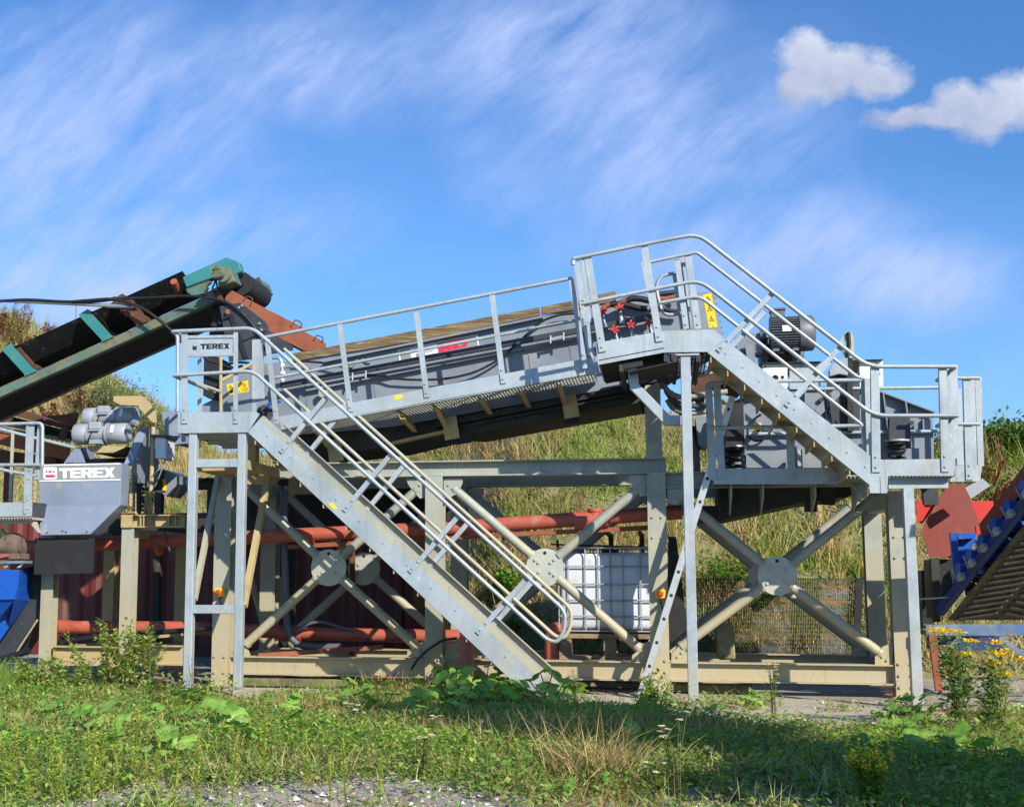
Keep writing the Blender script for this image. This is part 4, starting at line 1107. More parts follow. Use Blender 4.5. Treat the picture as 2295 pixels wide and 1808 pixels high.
# discharge chute between the two screens
dcx = thing('discharge_chute', 'dark rusty discharge chute tucked below the high platform between the two screens', 'chute', (P(HH(1200, 1250), .6).x, .6, P(HH(1200, 1400), .6).z))
MB().slab([HH(1030, 1145), HH(1240, 1128), HH(1430, 1230), HH(1400, 1262), HH(1240, 1215), HH(1150, 1230), HH(1130, 1330), HH(1030, 1290)], .5, .9).build('chute_body', M_RUSTD, dcx)
MB().slab([HH(650, 1240), HH(780, 1225), HH(790, 1470), HH(720, 1480), HH(650, 1380)], .45, .9).build('chute_side', M_BLACKST, dcx)
MB().bar(P(HH(1025, 1165), .1), P(HH(1235, 1125), .1), .06, .1).build('chute_lip', M_GALVDUST, dcx)
MB().slab([HH(1030, 1180), HH(1055, 1175), HH(1062, 1260), HH(1030, 1230)], .2, .03).build('chute_ear', M_GALVDUST, dcx)
MB().slab([I(160, 782), I(228, 770), I(232, 958), I(180, 950)], .2, .5).build('splash_plate', M_GREY, dcx)
MB().slab([I(140, 830), I(180, 830), I(190, 1100), I(150, 1100)], .5, .5).build('down_pipe', M_BLACKST, dcx)
hz = thing('hose_bundle', 'bundle of thick dusty hoses looping behind the slim galvanised leg', 'hoses', (P(HH(950, 1400), .3).x, .3, P(HH(950, 1700), .3).z))
for k, pts in enumerate(((HH(800, 1225), HH(850, 1300), HH(950, 1340), HH(1140, 1310), HH(1300, 1290)), (HH(830, 1280), HH(880, 1360), HH(980, 1400), HH(1140, 1395)), (HH(840, 1350), HH(880, 1420), HH(1000, 1460), HH(1140, 1440)), (HH(860, 1290), HH(930, 1420), HH(1000, 1560), HH(1060, 1708), (1565, 1080)), (HH(1030, 1380), HH(1080, 1420), HH(1140, 1405)))):
    hose(hz, [P(q, .2 + .06 * k) for q in pts], .032, 'hose', M_GALVDUST if k % 2 == 0 else M_GPIPE, 10, .4)
MB().slab([HH(1255, 1340), HH(1320, 1340), HH(1310, 1385), HH(1260, 1385)], .1, .06).build('hose_coupling', M_TAN, hz)
# ------------------------------------------------------------------ left dewatering screen facing the viewer
HY = -.42
ds = thing('dewatering_screen', 'grey discharge screen with white and crimson lettering, twin drum motors and hanging rubber flap', 'screen', (P(Q7(880, 1200), HY).x, HY, P(Q7(880, 1460), HY).z))
fa, fb, fc, fd, fe, ff_ = [P(Q7(*q), HY) for q in ((432, 690), (1328, 670), (1312, 1130), (985, 1450), (440, 1460), (421, 1140))]
fd = P(Q7(985, 1450), HY - .10); fe = P(Q7(440, 1460), HY - .10)
bk = YV * .24
fr = [fa, fb, fc, fd, fe, ff_]
bb = [p + bk for p in fr]; bb[3].y = HY + .2; bb[4].y = HY + .2
mb = MB()
mb.add(fr + bb, [(0, 5, 2, 1), (5, 4, 3, 2), (1, 2, 8, 7), (2, 3, 9, 8), (0, 6, 11, 5), (5, 11, 10, 4), (3, 4, 10, 9), (6, 7, 8, 11), (11, 8, 9, 10)])
mb.build('discharge_box', M_GREYL, ds, bevel=.006)
band = [P(Q7(*q), HY - .002) for q in ((432, 868), (1319, 853), (1327, 674), (432, 693))]
mb = MB().prism(band, YV * -.002); bd = mb.build('decal_band', M_DECAL, ds)
o = band[0] - YV * .005; ax = band[1] - band[0]; az = band[3] - band[0]
f = lambda x, z: o + ax * x + az * z
mb = MB()
for z0, z1 in ((-.03, .04), (.95, 1.03)): mb.prism([f(0, z0), f(1, z0), f(1, z1), f(0, z1)], YV * .002)
mb.build('band_edge', M_WLET, bd)
p0 = P(Q7(648, 836), HY - .005)
mb = MB(); word(mb, 'TEREX', p0, P(Q7(1255, 826), HY - .005) - p0, P(Q7(648, 728), HY - .005) - p0, gap=.02, t=-.002); mb.build('lettering', M_WLET, bd)
def em(x, z):
    return P(Q7(475 + 147 * x, 845 - 130 * z), HY - .005)
mb = MB(); pts = []
for cx, cz, a0 in ((.9, .1, -90), (.9, .9, 0), (.1, .9, 90), (.1, .1, 180)):
    for k in range(5):
        a = math.radians(a0 + k * 22.5); pts.append(em(cx + .1 * math.cos(a), cz + .1 * math.sin(a)))
mb.prism(pts, YV * .002); eb = mb.build('emblem_plate', M_WLET, bd)
mb = MB()
for poly in ([(.15, .14), (.85, .14), (.85, .35), (.15, .35)], [(.5, .48), (.62, .62), (.5, .78), (.38, .62)], [(.17, .74), (.36, .62), (.17, .5)], [(.83, .5), (.64, .62), (.83, .74)]):
    mb.prism([em(x, z) - YV * .002 for x, z in poly], YV * .001)
mb.build('emblem', M_MAG, eb)
for q in ((515, 1430), (685, 1410), (722, 1422), (950, 1420)):
    MB().bolt(P(Q7(*q), HY - .1), .008, .006).build('rivet', M_BLACKST, ds)
mb = MB(); mb.prism([P(q, HY - .02) for q in (Q8(352, 112), Q8(952, 116), Q8(936, 466), Q8(343, 482))], YV * .014); mb.build('rubber_flap', M_RUBBER, ds)
# side plates running back from the box
def zq(x, y, Y): return P(Q7(x, y), Y).z
xr = P(Q7(1437, 800), HY + .26).x
y0 = HY + .26
ptsR = [Vector((xr, y0, zq(1435, 690, y0))), Vector((xr, y0 + .42, zq(1540, 292, y0 + .4))), Vector((xr, y0 + .75, zq(1600, 300, y0 + .7))), Vector((xr, .62, zq(1640, 390, .62))), Vector((xr, .62, zq(1640, 900, .62))), Vector((xr, y0, zq(1435, 1000, y0)))]
mb = MB().prism(ptsR, X * .014)
mb.build('side_plate', M_GREY, ds)
mb = MB()
a, b = ptsR[0], ptsR[1]
d = (b - a)
mb.prism([a + X * .012, a - X * .10, b - X * .10, b + X * .012], Vector((0, -.012, -.006)))
mb.build('side_flange', M_GREYL, ds)
mb = MB(); mb.bar(ptsR[0] + Vector((.02, .0, -.05)), ptsR[5] + Vector((.02, .22, 0)), .05, .05); mb.build('side_rib', M_GREY, ds)
xl_ = P(Q7(700, 668), y0).x
ptsL = [Vector((xl_, y0, zq(700, 668, y0))), Vector((xl_, y0 + .25, zq(830, 512, y0 + .25))), Vector((xl_, y0 + .5, zq(880, 500, y0 + .5))), Vector((xl_, .62, zq(900, 520, .62))), Vector((xl_, .62, zq(900, 900, .62))), Vector((xl_, y0, zq(700, 900, y0)))]
mb = MB().prism(ptsL, X * .014)
mb.prism([P(Q7(700, 668), y0 + .01), P(Q7(815, 512), y0 + .01), P(Q7(870, 516), y0 + .01), P(Q7(890, 560), y0 + .01), P(Q7(930, 668), y0 + .01)], YV * .02)
mb.build('side_plate', M_GREYL, ds)
mb = MB(); mb.prism([Vector((xl_, y0 + .1, zq(900, 700, y0))), Vector((xr, y0 + .1, zq(900, 700, y0))), Vector((xr, .6, zq(900, 640, .6))), Vector((xl_, .6, zq(900, 640, .6)))], Z * .02); mb.build('screen_deck', M_UNDER, ds)
mb = MB().slab([Q7(930, 480), Q7(1395, 488), Q7(1240, 556), Q7(1000, 556)], .0, .7); mb.build('motor_bridge', M_TAN, ds)
def drum_motor(qs, Y, r):
    """vibrator motor: two end drums on a slimmer body; qs = left edge, left drum end, right drum start, right edge, height"""
    x0, x1, x2, x3, yc = qs
    p = [P(Q7(x, yc), Y) for x in (x0, x1, x2, x3)]
    z = sum(q.z for q in p) / 4
    xs = [q.x for q in p]
    V = lambda x: Vector((x, Y, z))
    MBm = MB(); MBm.cyl(V(xs[1]), V(xs[2]), r * .74, 24)
    for x in (xs[1], xs[2]):
        MBm.cyl(V(x - .012), V(x + .012), r * 1.04, 28)
    b = MBm.build('vibrator_motor', M_SILVER, ds)
    for a_, c_ in ((xs[0], xs[1] - .013), (xs[2] + .013, xs[3])):
        m = MB(); m.tube([V(a_), V(a_ + .012), V(c_ - .012), V(c_)], [r * .93, r, r, r * .93], 28); m.build('end_drum', M_SILVER, b)
    m = MB(); m.tube([V(xs[3] - .002), V(xs[3] + .006)], [r * .8, r * .8], 24); m.bar(V(xs[3] + .008) + Z * r * .1, V(xs[3] + .008) + Z * r * .5, .014, .014); m.build('end_cap', M_SILVER, b)
    c = V((xs[1] * .6 + xs[2] * .4)) + Z * r * .72 - YV * r * .45
    m = MB(); m.frame(c, X * .075, YV * .05, Z * .045); m.frame(c - Z * .06 - YV * .02, X * .07, YV * .05, Z * .012); m.build('terminal_box', M_SILVER, b, bevel=.01)
    m = MB(); m.bar(V(xs[1] + .06) - Z * r * .85 - YV * r * .3, V(xs[2] - .04) - Z * r * .85 - YV * r * .3, .05, .2); m.build('motor_foot', M_SILVER, b)
    m = MB(); c = V(xs[2] + .09); n = Vector((0, -.94, .34)).normalized(); e = X * .02; u_ = n.cross(X).normalized() * .05
    m.frame(c + n * (r + .001), e, u_, n * .002); m.build('data_label', M_WHITE, b)
    MB().tube(fillet([V(xs[1] + .09) + Z * .02 - YV * r * 1.1, V(xs[1] + .06) - Z * .05 - YV * r * 1.15, V(xs[1] + .03) - Z * .12 - YV * r * .9], .03), .008, 8).build('motor_cable', M_HOSE, b)
drum_motor((828, 985, 1190, 1400, 352), .02, .125)
drum_motor((935, 1070, 1290, 1490, 172), .5, .125)
mb = MB(); pts = []
c = P(Q7(1517, 1055), HY + .22)
mb.cyl(c - Z * .16, c + Z * .16, .03, 12)
for k in range(7): mb.tube([c + Z * (-.15 + .05 * k), c + Z * (-.125 + .05 * k)], [.07, .062], 14)
mb.build('rubber_spring', M_RUBBER, ds)
mb = MB().slab([Q7(1415, 1005), Q7(1480, 1000), Q7(1480, 1140), Q7(1415, 1140)], HY + .2, .02)
mb.slab([Q7(1480, 1000), Q7(1490, 1000), Q7(1490, 1240), Q7(1480, 1240)], HY + .15, .15); mb.build('spring_bracket', M_TAN, ds)
mb = MB().slab([B(1258, 690), B(1365, 738), B(1362, 800), B(1270, 895), B(1240, 870)], 1.0, .5); mb.build('rear_panel', M_GREY, ds)
mb = MB().slab([B(1180, 660), B(1258, 690), B(1242, 870), B(1180, 860)], .98, .02); mb.build('rear_panel', M_GREYD, ds)
MB().slab([B(1245, 765), B(1270, 762), B(1272, 850), B(1247, 852)], .97, .01).build('warning_sticker', M_YEL, ds)
# stand
sd = thing('screen_stand', 'tan dusty steel stand carrying the lettered discharge screen, legs rising from the shrub', 'stand', (P(C(970, 600), -.2).x, -.2, 0))
SYd = -.2
xc1 = P(C(968, 500), SYd).x; xc2 = P(Q8(462, 900), SYd).x
zt_ = P(B(960, 1135), SYd).z
for x, top_ in ((xc1, zt_), (xc2, zt_ + .1)):
    for y in (SYd, 1.5):
        mb = hcol(x, y, 0, top_, .15, .15); mb.box((x - .1, y - .03, 0), (x + .1, y + .18, .015)); mb.build('leg', M_FRAME if y < 1 else M_TAN, sd)
zb_ = zt_ + .125 * 1.25
mb = MB(); ibeam(mb, xc1 - .07, P(B(1400, 1080), SYd).x, SYd - .02, zt_ + .001, P(B(960, 1037), SYd).z, .16)
for q in (1010, 1075, 1100, 1155, 1295, 1345):
    x = P(B(q, 1080), SYd).x; mb.box((x, SYd - .018, zt_ + .016), (x + .008, SYd + .06, P(B(960, 1037), SYd).z - .016))
mb.box((xc1 - .076, SYd - .03, zt_ + .001), (xc1 + .06, SYd - .021, P(B(960, 1037), SYd).z))
for dx in (-.06, .045):
    for dz in (.02, .12): mb.bolt((xc1 + dx, SYd - .03, zt_ + dz), .01, .006)
mb.build('top_beam', M_TAN, sd)
mb = MB(); mb.box((xc2, 1.45, zt_ - .02), (xc1 + 1.0, 1.6, zt_ + .18)); mb.build('rear_beam', M_UNDER, sd)
mb = MB(); mb.prism([P(q, 1.1) for q in (Q8(930, 110), Q8(1215, 98), Q8(1208, 228), Q8(940, 236))], YV * .12); mb.build('cross_beam', M_GALVDUST, sd)
z_ = P(Q8(700, 1300), SYd).z
mb = MB(); ibeam(mb, xc2 + .07, xc1 - .07, SYd + .01, z_ - .11, z_ + .11, .14); mb.build('base_beam', M_TAN, sd)
mb = MB(); ibeam(mb, xc1 + .08, P(C(1385, 1040), SYd).x, SYd + .01, z_ - .09, z_ + .13, .14); mb.build('base_beam', M_TAN, sd)
for x in (xc1, xc2):
    mb = MB(); mb.box((x - .05, SYd + .15, z_ - .08), (x + .05, 1.5, z_ + .08)); mb.build('base_tie', M_TAN, sd)
    mb = MB(); mb.box((x - .05, SYd + .16, zt_ - .12), (x + .05, 1.5, zt_ - .01)); mb.build('top_tie', M_TAN, sd)
for a, b in ((C(1050, 960), C(1390, 920)), (C(1140, 1190), C(1390, 1150))):
    MB().bar(P(a, .3), P(b, .3), .05, .1).build('loose_rail', M_TAN, sd)
# control box on its pole
jb = thing('control_box', 'white electrical box under a cream bent cover on a tan pole beside the drum motors', 'control box', (P(B(1172, 1000), .1).x, .1, P(B(1172, 1040), .1).z))
MB().cyl(P(B(1150, 1040), .1), P(B(1178, 270), .1), .026, 12).build('pole', M_TAN, jb)
mb = MB(); mb.prism([P(q, .02) for q in (B(1188, 440), B(1268, 446), B(1268, 612), B(1186, 604))], YV * .3); bx = mb.build('enclosure', M_WHITEPL, jb, bevel=.01)
mb = MB(); mb.prism([P(q, 0.0) for q in (B(1150, 418), B(1290, 424), B(1288, 444), B(1150, 440))], YV * .36); mb.build('rain_hood', M_GREYD, jb)
for z_ in (500, 560):
    mb = MB(); p = P(B(1270, z_), .12); mb.frame(p + X * .02, X * .02, YV * .03, Z * .02); mb.build('latch', M_SILVER, jb)
cvx = [B(868, 128), B(1082, 126), B(1130, 160), B(1192, 250), B(1198, 330), B(1168, 330), B(1062, 216), B(1066, 200), B(925, 196), B(868, 166)]
mb = MB().slab(cvx, .02, .02); mb.prism([P(q, .04) for q in (B(868, 128), B(1082, 126), B(1082, 136), B(868, 138))], YV * .3); mb.build('bent_cover', M_TAN, jb)
MB().bar(P(B(1110, 880), .05), P(B(1150, 1040), .05), .03, .03).build('pole_stay', M_TAN, jb)
MB().slab([B(1105, 900), B(1155, 900), B(1150, 1040), B(1105, 1040)], .1, .05).build('pole_socket', M_TAN, jb)
for pts in (((1215, 620), (1225, 680), (1170, 730)), ((1235, 620), (1250, 670), (1190, 710), (1165, 740)), ((1262, 620), (1240, 690), (1200, 790), (1180, 830)), ((1165, 900), (1240, 1100), (1300, 1300), (1315, 1345)), ((1175, 880), (1230, 1040), (1262, 1190), (1305, 1340))):
    hose(jb, [P(B(*q), .06) for q in pts], .008, 'cable', M_GREY if pts[0][1] < 700 else M_GREYD, 6, .15)

# ------------------------------------------------------------------ left guard-railed platform
PY = -.75
gp = thing('access_platform', 'galvanised platform cut by the left edge of view beside the lettered discharge screen', 'platform', (P(Q7(100, 1200), PY).x, PY, P(Q7(100, 1250), PY).z))
MB().slab([Q7(-200, 1104), Q7(352, 1096), Q7(346, 1250), Q7(-200, 1256)], PY, .01).build('toe_board', M_GALV, gp)
x1 = P(Q7(350, 1180), PY).x
mb = MB(); mb.box((x1, PY + .01, P(Q7(350, 1250), PY).z), (x1 + .01, PY + .5, P(Q7(350, 1098), PY).z)); mb.build('toe_board', M_GREYD, gp)
mb = MB(); zz = P(Q7(0, 1262), PY).z; grating(mb, (P(Q7(-200, 1262), PY).x, 0, zz), (x1, 0, zz), PY + .02, .6); mb.build('grating', M_GALVDUST, gp)
mb = MB(); mb.prism([P(q, PY + .1) for q in (Q7(-200, 1270), Q7(330, 1270), Q7(372, 1310), Q7(415, 1430), Q7(330, 1330), Q7(-200, 1325))], YV * .08); mb.build('edge_beam', M_GALVDUST, gp)
MB().tube(fillet([P(q, PY - .02) for q in (Q7(-200, 250), Q7(466, 234), Q7(462, 690), Q7(455, 700))], .06), .02).build('top_rail', M_GALV, gp)
MB().tube([P(Q7(-200, 692), PY - .02), P(Q7(440, 690), PY - .02)], .02).build('mid_rail', M_GALV, gp)
ppost(gp, Q7(268, 1225), Q7(300, 250), PY - .012, w=.03, d=.05)
ppost(gp, Q7(318, 890), Q7(345, 255), PY + .0, w=.075, d=.04)
ppost(gp, Q7(405, 850), Q7(440, 260), PY + .02, w=.065, d=.04)
ppost(gp, Q7(308, 1215), Q7(315, 890), PY, w=.08, d=.04)
ppost(gp, Q7(378, 1100), Q7(392, 850), PY + .03, w=.03, d=.04, mat=M_TAN)
ppost(gp, Q7(112, 1090), Q7(140, 345), PY + .7, w=.04, d=.04, mat=M_GALVDUST)
for z0, z1 in ((300, 505), (738, 810)):
    a = P(Q7(-120, z0 - 30 if z0 < 500 else z0 - 20), PY + .7); b = P(Q7(820 if z0 < 500 else 390, z1), PY + .75); MB().tube([a, b], .02).build('back_rail', M_GALV, gp)
MB().bar(P(C(0, 130), PY + .3), P(C(45, 180), PY + .3), .06, .05).build('knee_brace', M_TAN, gp)

# ------------------------------------------------------------------ rusty conveyor behind
rc = thing('belt_conveyor', 'old brown rusted conveyor falling to the right behind the left guard rail', 'conveyor', (P(B(250, 400), 2.6).x, 2.6, P(B(250, 700), 2.6).z))
RCY = 2.6
MB().slab([B(-250, 130), B(0, 205), B(120, 222), B(575, 372), B(560, 400), B(0, 250), B(-250, 180)], RCY, .6).build('top_plate', M_RUSTD, rc)
MB().slab([B(345, 285), B(602, 252), B(590, 310), B(570, 372)], RCY - .1, .02).build('wing_plate', M_RUSTD, rc)
MB().slab([B(-250, 200), B(0, 262), B(555, 402), B(545, 470), B(0, 345), B(-250, 290)], RCY + .12, .3).build('belt_edge', M_BELT, rc)
MB().slab([B(-250, 330), B(0, 402), B(540, 500), B(520, 620), B(0, 500), B(-250, 430)], RCY, .03).build('side_channel', M_RUST, rc)
MB().slab([B(-250, 470), B(0, 540), B(500, 600), B(490, 640), B(0, 640), B(-250, 640)], RCY + .3, .5).build('return_belt', M_RUSTD, rc)
for q in ([(10, 322), (55, 235), (102, 238), (72, 330)], [(240, 352), (278, 298), (320, 302), (304, 358)], [(440, 455), (470, 372), (522, 360), (490, 462)]):
    MB().slab([B(*p) for p in q], RCY - .08, .06).build('idler_bracket', M_RUSTD, rc)
MB().bar(P(B(0, 375), RCY - .03), P(B(540, 470), RCY - .03), .05, .04).build('stringer', M_TEALDUST, rc)
mb = MB()
for k in range(14):
    p = P(B(20 + 38 * k, 400 + 6.2 * k), RCY - .01); mb.bolt(p, .014, .016)
mb.build('bolt_row', M_TAN, rc)
for x in (60, 400):
    mb = MB(); p = P(B(x, 600), RCY + .2); mb.box((p.x - .05, RCY + .2, 0), (p.x + .05, RCY + .3, p.z)); mb.build('leg', M_RUSTD, rc)

# ------------------------------------------------------------------ red shipping container and pipes
CYY = 5.3
ct = thing('shipping_container', 'dull red corrugated shipping container in shade behind the left half of the frame', 'container', (P((420, 1200), CYY).x, CYY, 0))
cx0, cx1 = P((-40, 1200), CYY).x, P((925, 1200), CYY).x
cz = P((300, 1150), CYY).z
mb = MB(); n = int((cx1 - cx0) / .07)
pf = []
for k in range(n + 1):
    x = cx0 + .07 * k
    pf.append((x, CYY + (0 if (k // 2) % 2 == 0 else .036)))
vs = []; fs = []
for i, (x, y) in enumerate(pf):
    vs += [Vector((x, y, .12)), Vector((x, y, cz - .1))]
for i in range(len(pf) - 1): fs.append((2 * i, 2 * i + 2, 2 * i + 3, 2 * i + 1))
mb.add(vs, fs); mb.build('corrugated_wall', M_CONT, ct)
mb = MB(); mb.box((cx0, CYY - .02, cz - .1), (cx1, CYY + .1, cz)); mb.build('top_rail', M_CONT, ct)
mb = MB(); mb.box((cx0, CYY - .02, 0), (cx1, CYY + .1, .12)); mb.build('bottom_rail', M_CONT, ct)
mb = MB(); mb.box((cx0, CYY + .101, cz - .05), (cx1, CYY + 1.5, cz - .01)); mb.build('roof', M_CONT, ct)
mb = MB(); mb.box((cx1 - .12, CYY - .03, .0), (cx1 + .01, CYY + .14, cz + .01)); mb.build('corner_post', M_CONT, ct)
mb = MB(); mb.box((cx1 - .03, CYY + .141, .05), (cx1, CYY + 1.5, cz - .051)); mb.build('end_wall', M_CONT, ct)

# lean-to roof in front of the container
lt = thing('lean_to_roof', 'dark corrugated lean-to roof edge just above the red container', 'roof', (P((650, 1072), 2.35).x, 2.35, 0))
rx0, rx1 = P((300, 1072), 2.35).x, P((1010, 1072), 2.35).x
rz = P((520, 1072), 2.35).z
mb = MB(); n = int((rx1 - rx0) / .05); vs = []; fs = []
for k in range(n + 1):
    z = rz + .022 * math.cos(k * math.pi / 1.5)
    vs += [Vector((rx0 + .05 * k, 2.35, z)), Vector((rx0 + .05 * k, 5.6, z + .16))]
for k in range(n): fs.append((2 * k, 2 * k + 2, 2 * k + 3, 2 * k + 1))
mb.add(vs, fs, True); rf_ = mb.build('corrugated_sheet', M_UNDER, lt)
sd_ = rf_.modifiers.new('thick', 'SOLIDIFY'); sd_.thickness = .006
mb = MB(); mb.box((rx0 + .02, CYY - .10, cz - .3), (rx1, CYY - .08, rz + .06)); mb.build('shade_sheet', M_UNDER, lt)  # dark sheet added to fill the shade between container and roof
for x in (rx0 + .3, (rx0 + rx1) / 2, rx1 - .15):
    mb = MB(); mb.box((x - .05, 2.5, 0), (x + .05, 2.6, rz - .08)); mb.build('post', M_UNDER, lt)
mb = MB(); mb.box((rx0, 2.45, rz - .14), (rx1, 2.53, rz - .03)); mb.build('eaves_beam', M_UNDER, lt)
for q in ([E(300, 850), E(408, 850), E(408, 1290), E(300, 1290)], [E(405, 1000), E(440, 1000), E(440, 1240), E(405, 1240)]):
    MB().slab(q, 2.05, .08).build('inner_post', M_TAN, frame)
MB().tube([P(E(215, 1010), 2.0), P(E(310, 1345), 2.0)], .05, 12).build('inner_brace', M_TAN, frame)
def pipe_thing(label, pts, r, Y=None, mats=M_PIPE, name='pipe', collar=()):
    ps = pts
    t = thing(name, label, 'pipe', (ps[0].x, ps[0].y, min(p.z for p in ps) - r))
    MB().tube(fillet(ps, .15), r, 18).build('pipe_run', mats, t)
    for c in collar:
        a, b = c
        MB().cyl(a, b, r * 1.14, 18).build('pipe_socket', mats, t)
    return t
UY = .38
up_pts = [P(q, UY) for q in ((-80, 1232), C(1060, 280), E(165, 740), E(1000, 665), G(0, 628), G(1000, 572), G(1550, 545), J(400, 300))]
a_, b_ = up_pts[0], up_pts[-1]
pt = pipe_thing('long orange brown drain pipe sloping up through the frame, on a rusty channel', [a_, P(G(0, 628), UY), b_], .082, collar=((P(G(980, 572), UY), P(G(1240, 560), UY)), (P(C(1200, 268), UY), P(C(1235, 266), UY)), (P(E(640, 690), UY), P(E(700, 687), UY))))
MB().cyl(P(G(1140, 560), UY), P(G(1140, 480), UY), .076, 18).build('tee_branch', M_PIPE, pt)
MB().cyl(P(G(1140, 500), UY), P(G(1140, 478), UY), .088, 18).build('branch_socket', M_PIPE, pt)
mb = MB(); mb.bar(P(E(510, 770), UY + .05), P(G(0, 700), UY + .05), .05, .12); mb.bar(P(G(0, 700), UY + .05), P(G(1560, 622), UY + .05), .05, .12); mb.build('support_channel', M_RUST, pt)
for q in (1225, 1480):
    p = P(G(q, 640), UY + .1); mb = MB(); mb.box((p.x - .03, 1.70, 0), (p.x + .03, 1.75, p.z)); mb.box((p.x - .02, UY + .08, p.z - .05), (p.x + .02, 1.70, p.z - .01)); mb.build('support_post', M_RUSTD, pt)
p = P(E(800, 780), UY + .1); mb = MB(); mb.box((p.x - .03, 1.70, 0), (p.x + .03, 1.75, p.z)); mb.box((p.x - .02, UY + .08, p.z - .05), (p.x + .02, 1.70, p.z - .01)); mb.build('support_post', M_RUSTD, pt)
pipe_thing('lower orange brown drain pipe lying level just above the base beams', [P(q, .78) for q in (Q8(590, 1010), C(1390, 875), E(900, 1440), E(1850, 1455))], .078, collar=((P(E(440, 1434), .78), P(E(600, 1437), .78)), (P(Q8(590, 1010), .78), P(Q8(715, 1012), .78))))
vp = P(G(157, 1135), -.15)
pipe_thing('short upright pinkish pipe standing beside the left stair', [Vector((vp.x, -.15, .0)), vp], .078, name='upright_pipe', mats=mat('faded_pink_pipe', 'b0625a', .5, 0, [('a3685f', 3, .5, .8)]))
MB().cyl(vp + Z * .03, vp, .02, 8).build('pipe_plug', M_YEL, bpy.data.objects['upright_pipe'])
vq = P(G(805, 1380), .55)
pipe_thing('rust red pipe elbow rising from the ground left of the white tank', [Vector((vq.x, .55, 0)), P(G(800, 1400), .55), P(G(900, 1385), .9)], .075, name='elbow_pipe')
gpx = [P(q, .58) for q in (E(470, 330), E(470, 800), E(485, 1340), E(510, 1460), E(580, 1520), E(680, 1535), E(900, 1535))]
gt = pipe_thing('grey plastic downpipe bending to lie along the base inside the left bay', gpx, .042, name='downpipe', mats=M_GPIPE, collar=((P(E(467, 430), .58), P(E(467, 500), .58)), (P(E(482, 1130), .58), P(E(484, 1170), .58))))
hose(gt, [P(q, .6) for q in (E(560, 1420), E(640, 1360), E(740, 1338), E(830, 1360), E(920, 1395), E(1000, 1400))], .02, 'hose', M_GPIPE, 8, .3)
cb = hose(None, [P(q, -.12) for q in (E(1790, 1468), E(1680, 1480), E(1560, 1560), E(1480, 1640), E(1440, 1708))], .014, 'cable', M_HOSE, 8, .4)
rebase(tag(cb, 'black cable arching out over the base beam left of the stair foot', 'cable'), P(E(1440, 1700), -.12))
pk = MB().bar(P(E(272, 1600), .12), P(E(1220, 1535), .5), .05, .16).build('steel_strip', M_RUST)
rebase(tag(pk, 'rusty flat steel strip resting across the base beams in the left bay', 'steel strip'), P(E(700, 1570), .3))
bpk = MB().tube(fillet([P(q, .1) for q in (C(440, 995), C(680, 950), C(1000, 925), C(1300, 905), C(1620, 880))], .3), .03, 10).build('black_pipe', M_HOSE)
rebase(tag(bpk, 'black plastic pipe lying across the stand base behind the shrub', 'pipe'), P(C(1000, 925), .1))
bpk = MB().tube([P(C(-60, 1140), -.9), P(C(225, 1050), -.9)], .035, 10).build('black_pipe', M_HOSE)
rebase(tag(bpk, 'thick black pipe end poking out left of the shrub under the blue chute', 'pipe'), P(C(100, 1100), -.9))

# ------------------------------------------------------------------ white tank on pallets
TY = .62
tk = thing('water_tank', 'white plastic water tank in a grey tube cage between the frame sides', 'tank', (P(G(1230, 1400), TY).x, TY, P(G(1230, 1420), TY).z))
ta, tb_ = P(G(872, 1402), TY + .03), P(G(1628, 812), TY + .03)
mb = MB(); mb.box(tuple(ta), (tb_.x, TY + .97, tb_.z))
tkb = mb.build('tank_body', M_WHITEPL, tk)
bv = tkb.modifiers.new('round', 'BEVEL'); bv.width = .07; bv.segments = 4
for p in tkb.data.polygons: p.use_smooth = True
mb = MB(); c = Vector(((ta.x + tb_.x) / 2, TY + .5, tb_.z)); mb.cyl(c - Z * .02, c + Z * .05, .1, 20); mb.build('filler_cap', M_GREYD, tk)
xs = [P(G(x, 1100), TY).x for x in (862, 935, 1065, 1165, 1260, 1355, 1490, 1638)]
zs = [P(G(1200, z), TY).z for z in (775, 918, 1055, 1178, 1300, 1414)]
mb = MB()
for y in (TY - .0, TY + 1.0):
    for x in xs: mb.tube([(x, y, zs[-1]), (x, y, zs[0])], .008, 8)
    for z in zs: mb.tube([(xs[0], y - .012, z), (xs[-1], y - .012, z)], .009, 8)
for x in (xs[0], xs[-1]):
    for z in zs: mb.tube([(x, TY, z), (x, TY + 1.0, z)], .011, 8)
    for k in range(1, 6): mb.tube([(x, TY + k / 6, zs[-1]), (x, TY + k / 6, zs[0])], .010, 8)
mb.build('tube_cage', M_SILVER, tk)
mb = MB(); mb.bar(P(G(800, 750), TY + .2), P(G(1560, 772), TY + .2), .02, .02); mb.bar(P(G(852, 720), TY + .2), P(G(856, 790), TY + .2), .03, .03); mb.build('top_bar', M_BLACKST, tk)
pl = thing('pallet', 'weathered wooden pallet under the caged white tank', 'pallet', (P(G(1230, 1600), TY).x, TY, 0))
zp0, zp1 = 0.02, zs[-1] - .02
hh = zp1 - zp0
for z0 in (zp0, zp0 + hh * .5):
    for k in range(5):
        mb = MB(); y = TY - .03 + k * .22; mb.box((xs[0], y, z0 + hh * .40), (xs[-1], y + .12, z0 + hh * .48)); mb.build('deck_board', M_PALLET, pl)
    for x in (xs[0], (xs[0] + xs[-1]) / 2 - .07, xs[-1] - .14):
        for y in (TY - .02, TY + .4, TY + .82):
            mb = MB(); mb.box((x, y, z0 + hh * .08), (x + .14, y + .12, z0 + hh * .395)); mb.build('block', M_PALLET, pl)
    for y in (TY - .02, TY + .4, TY + .82):
        mb = MB(); mb.box((xs[0], y, z0), (xs[-1], y + .12, z0 + hh * .075)); mb.build('bottom_board', M_PALLET, pl)
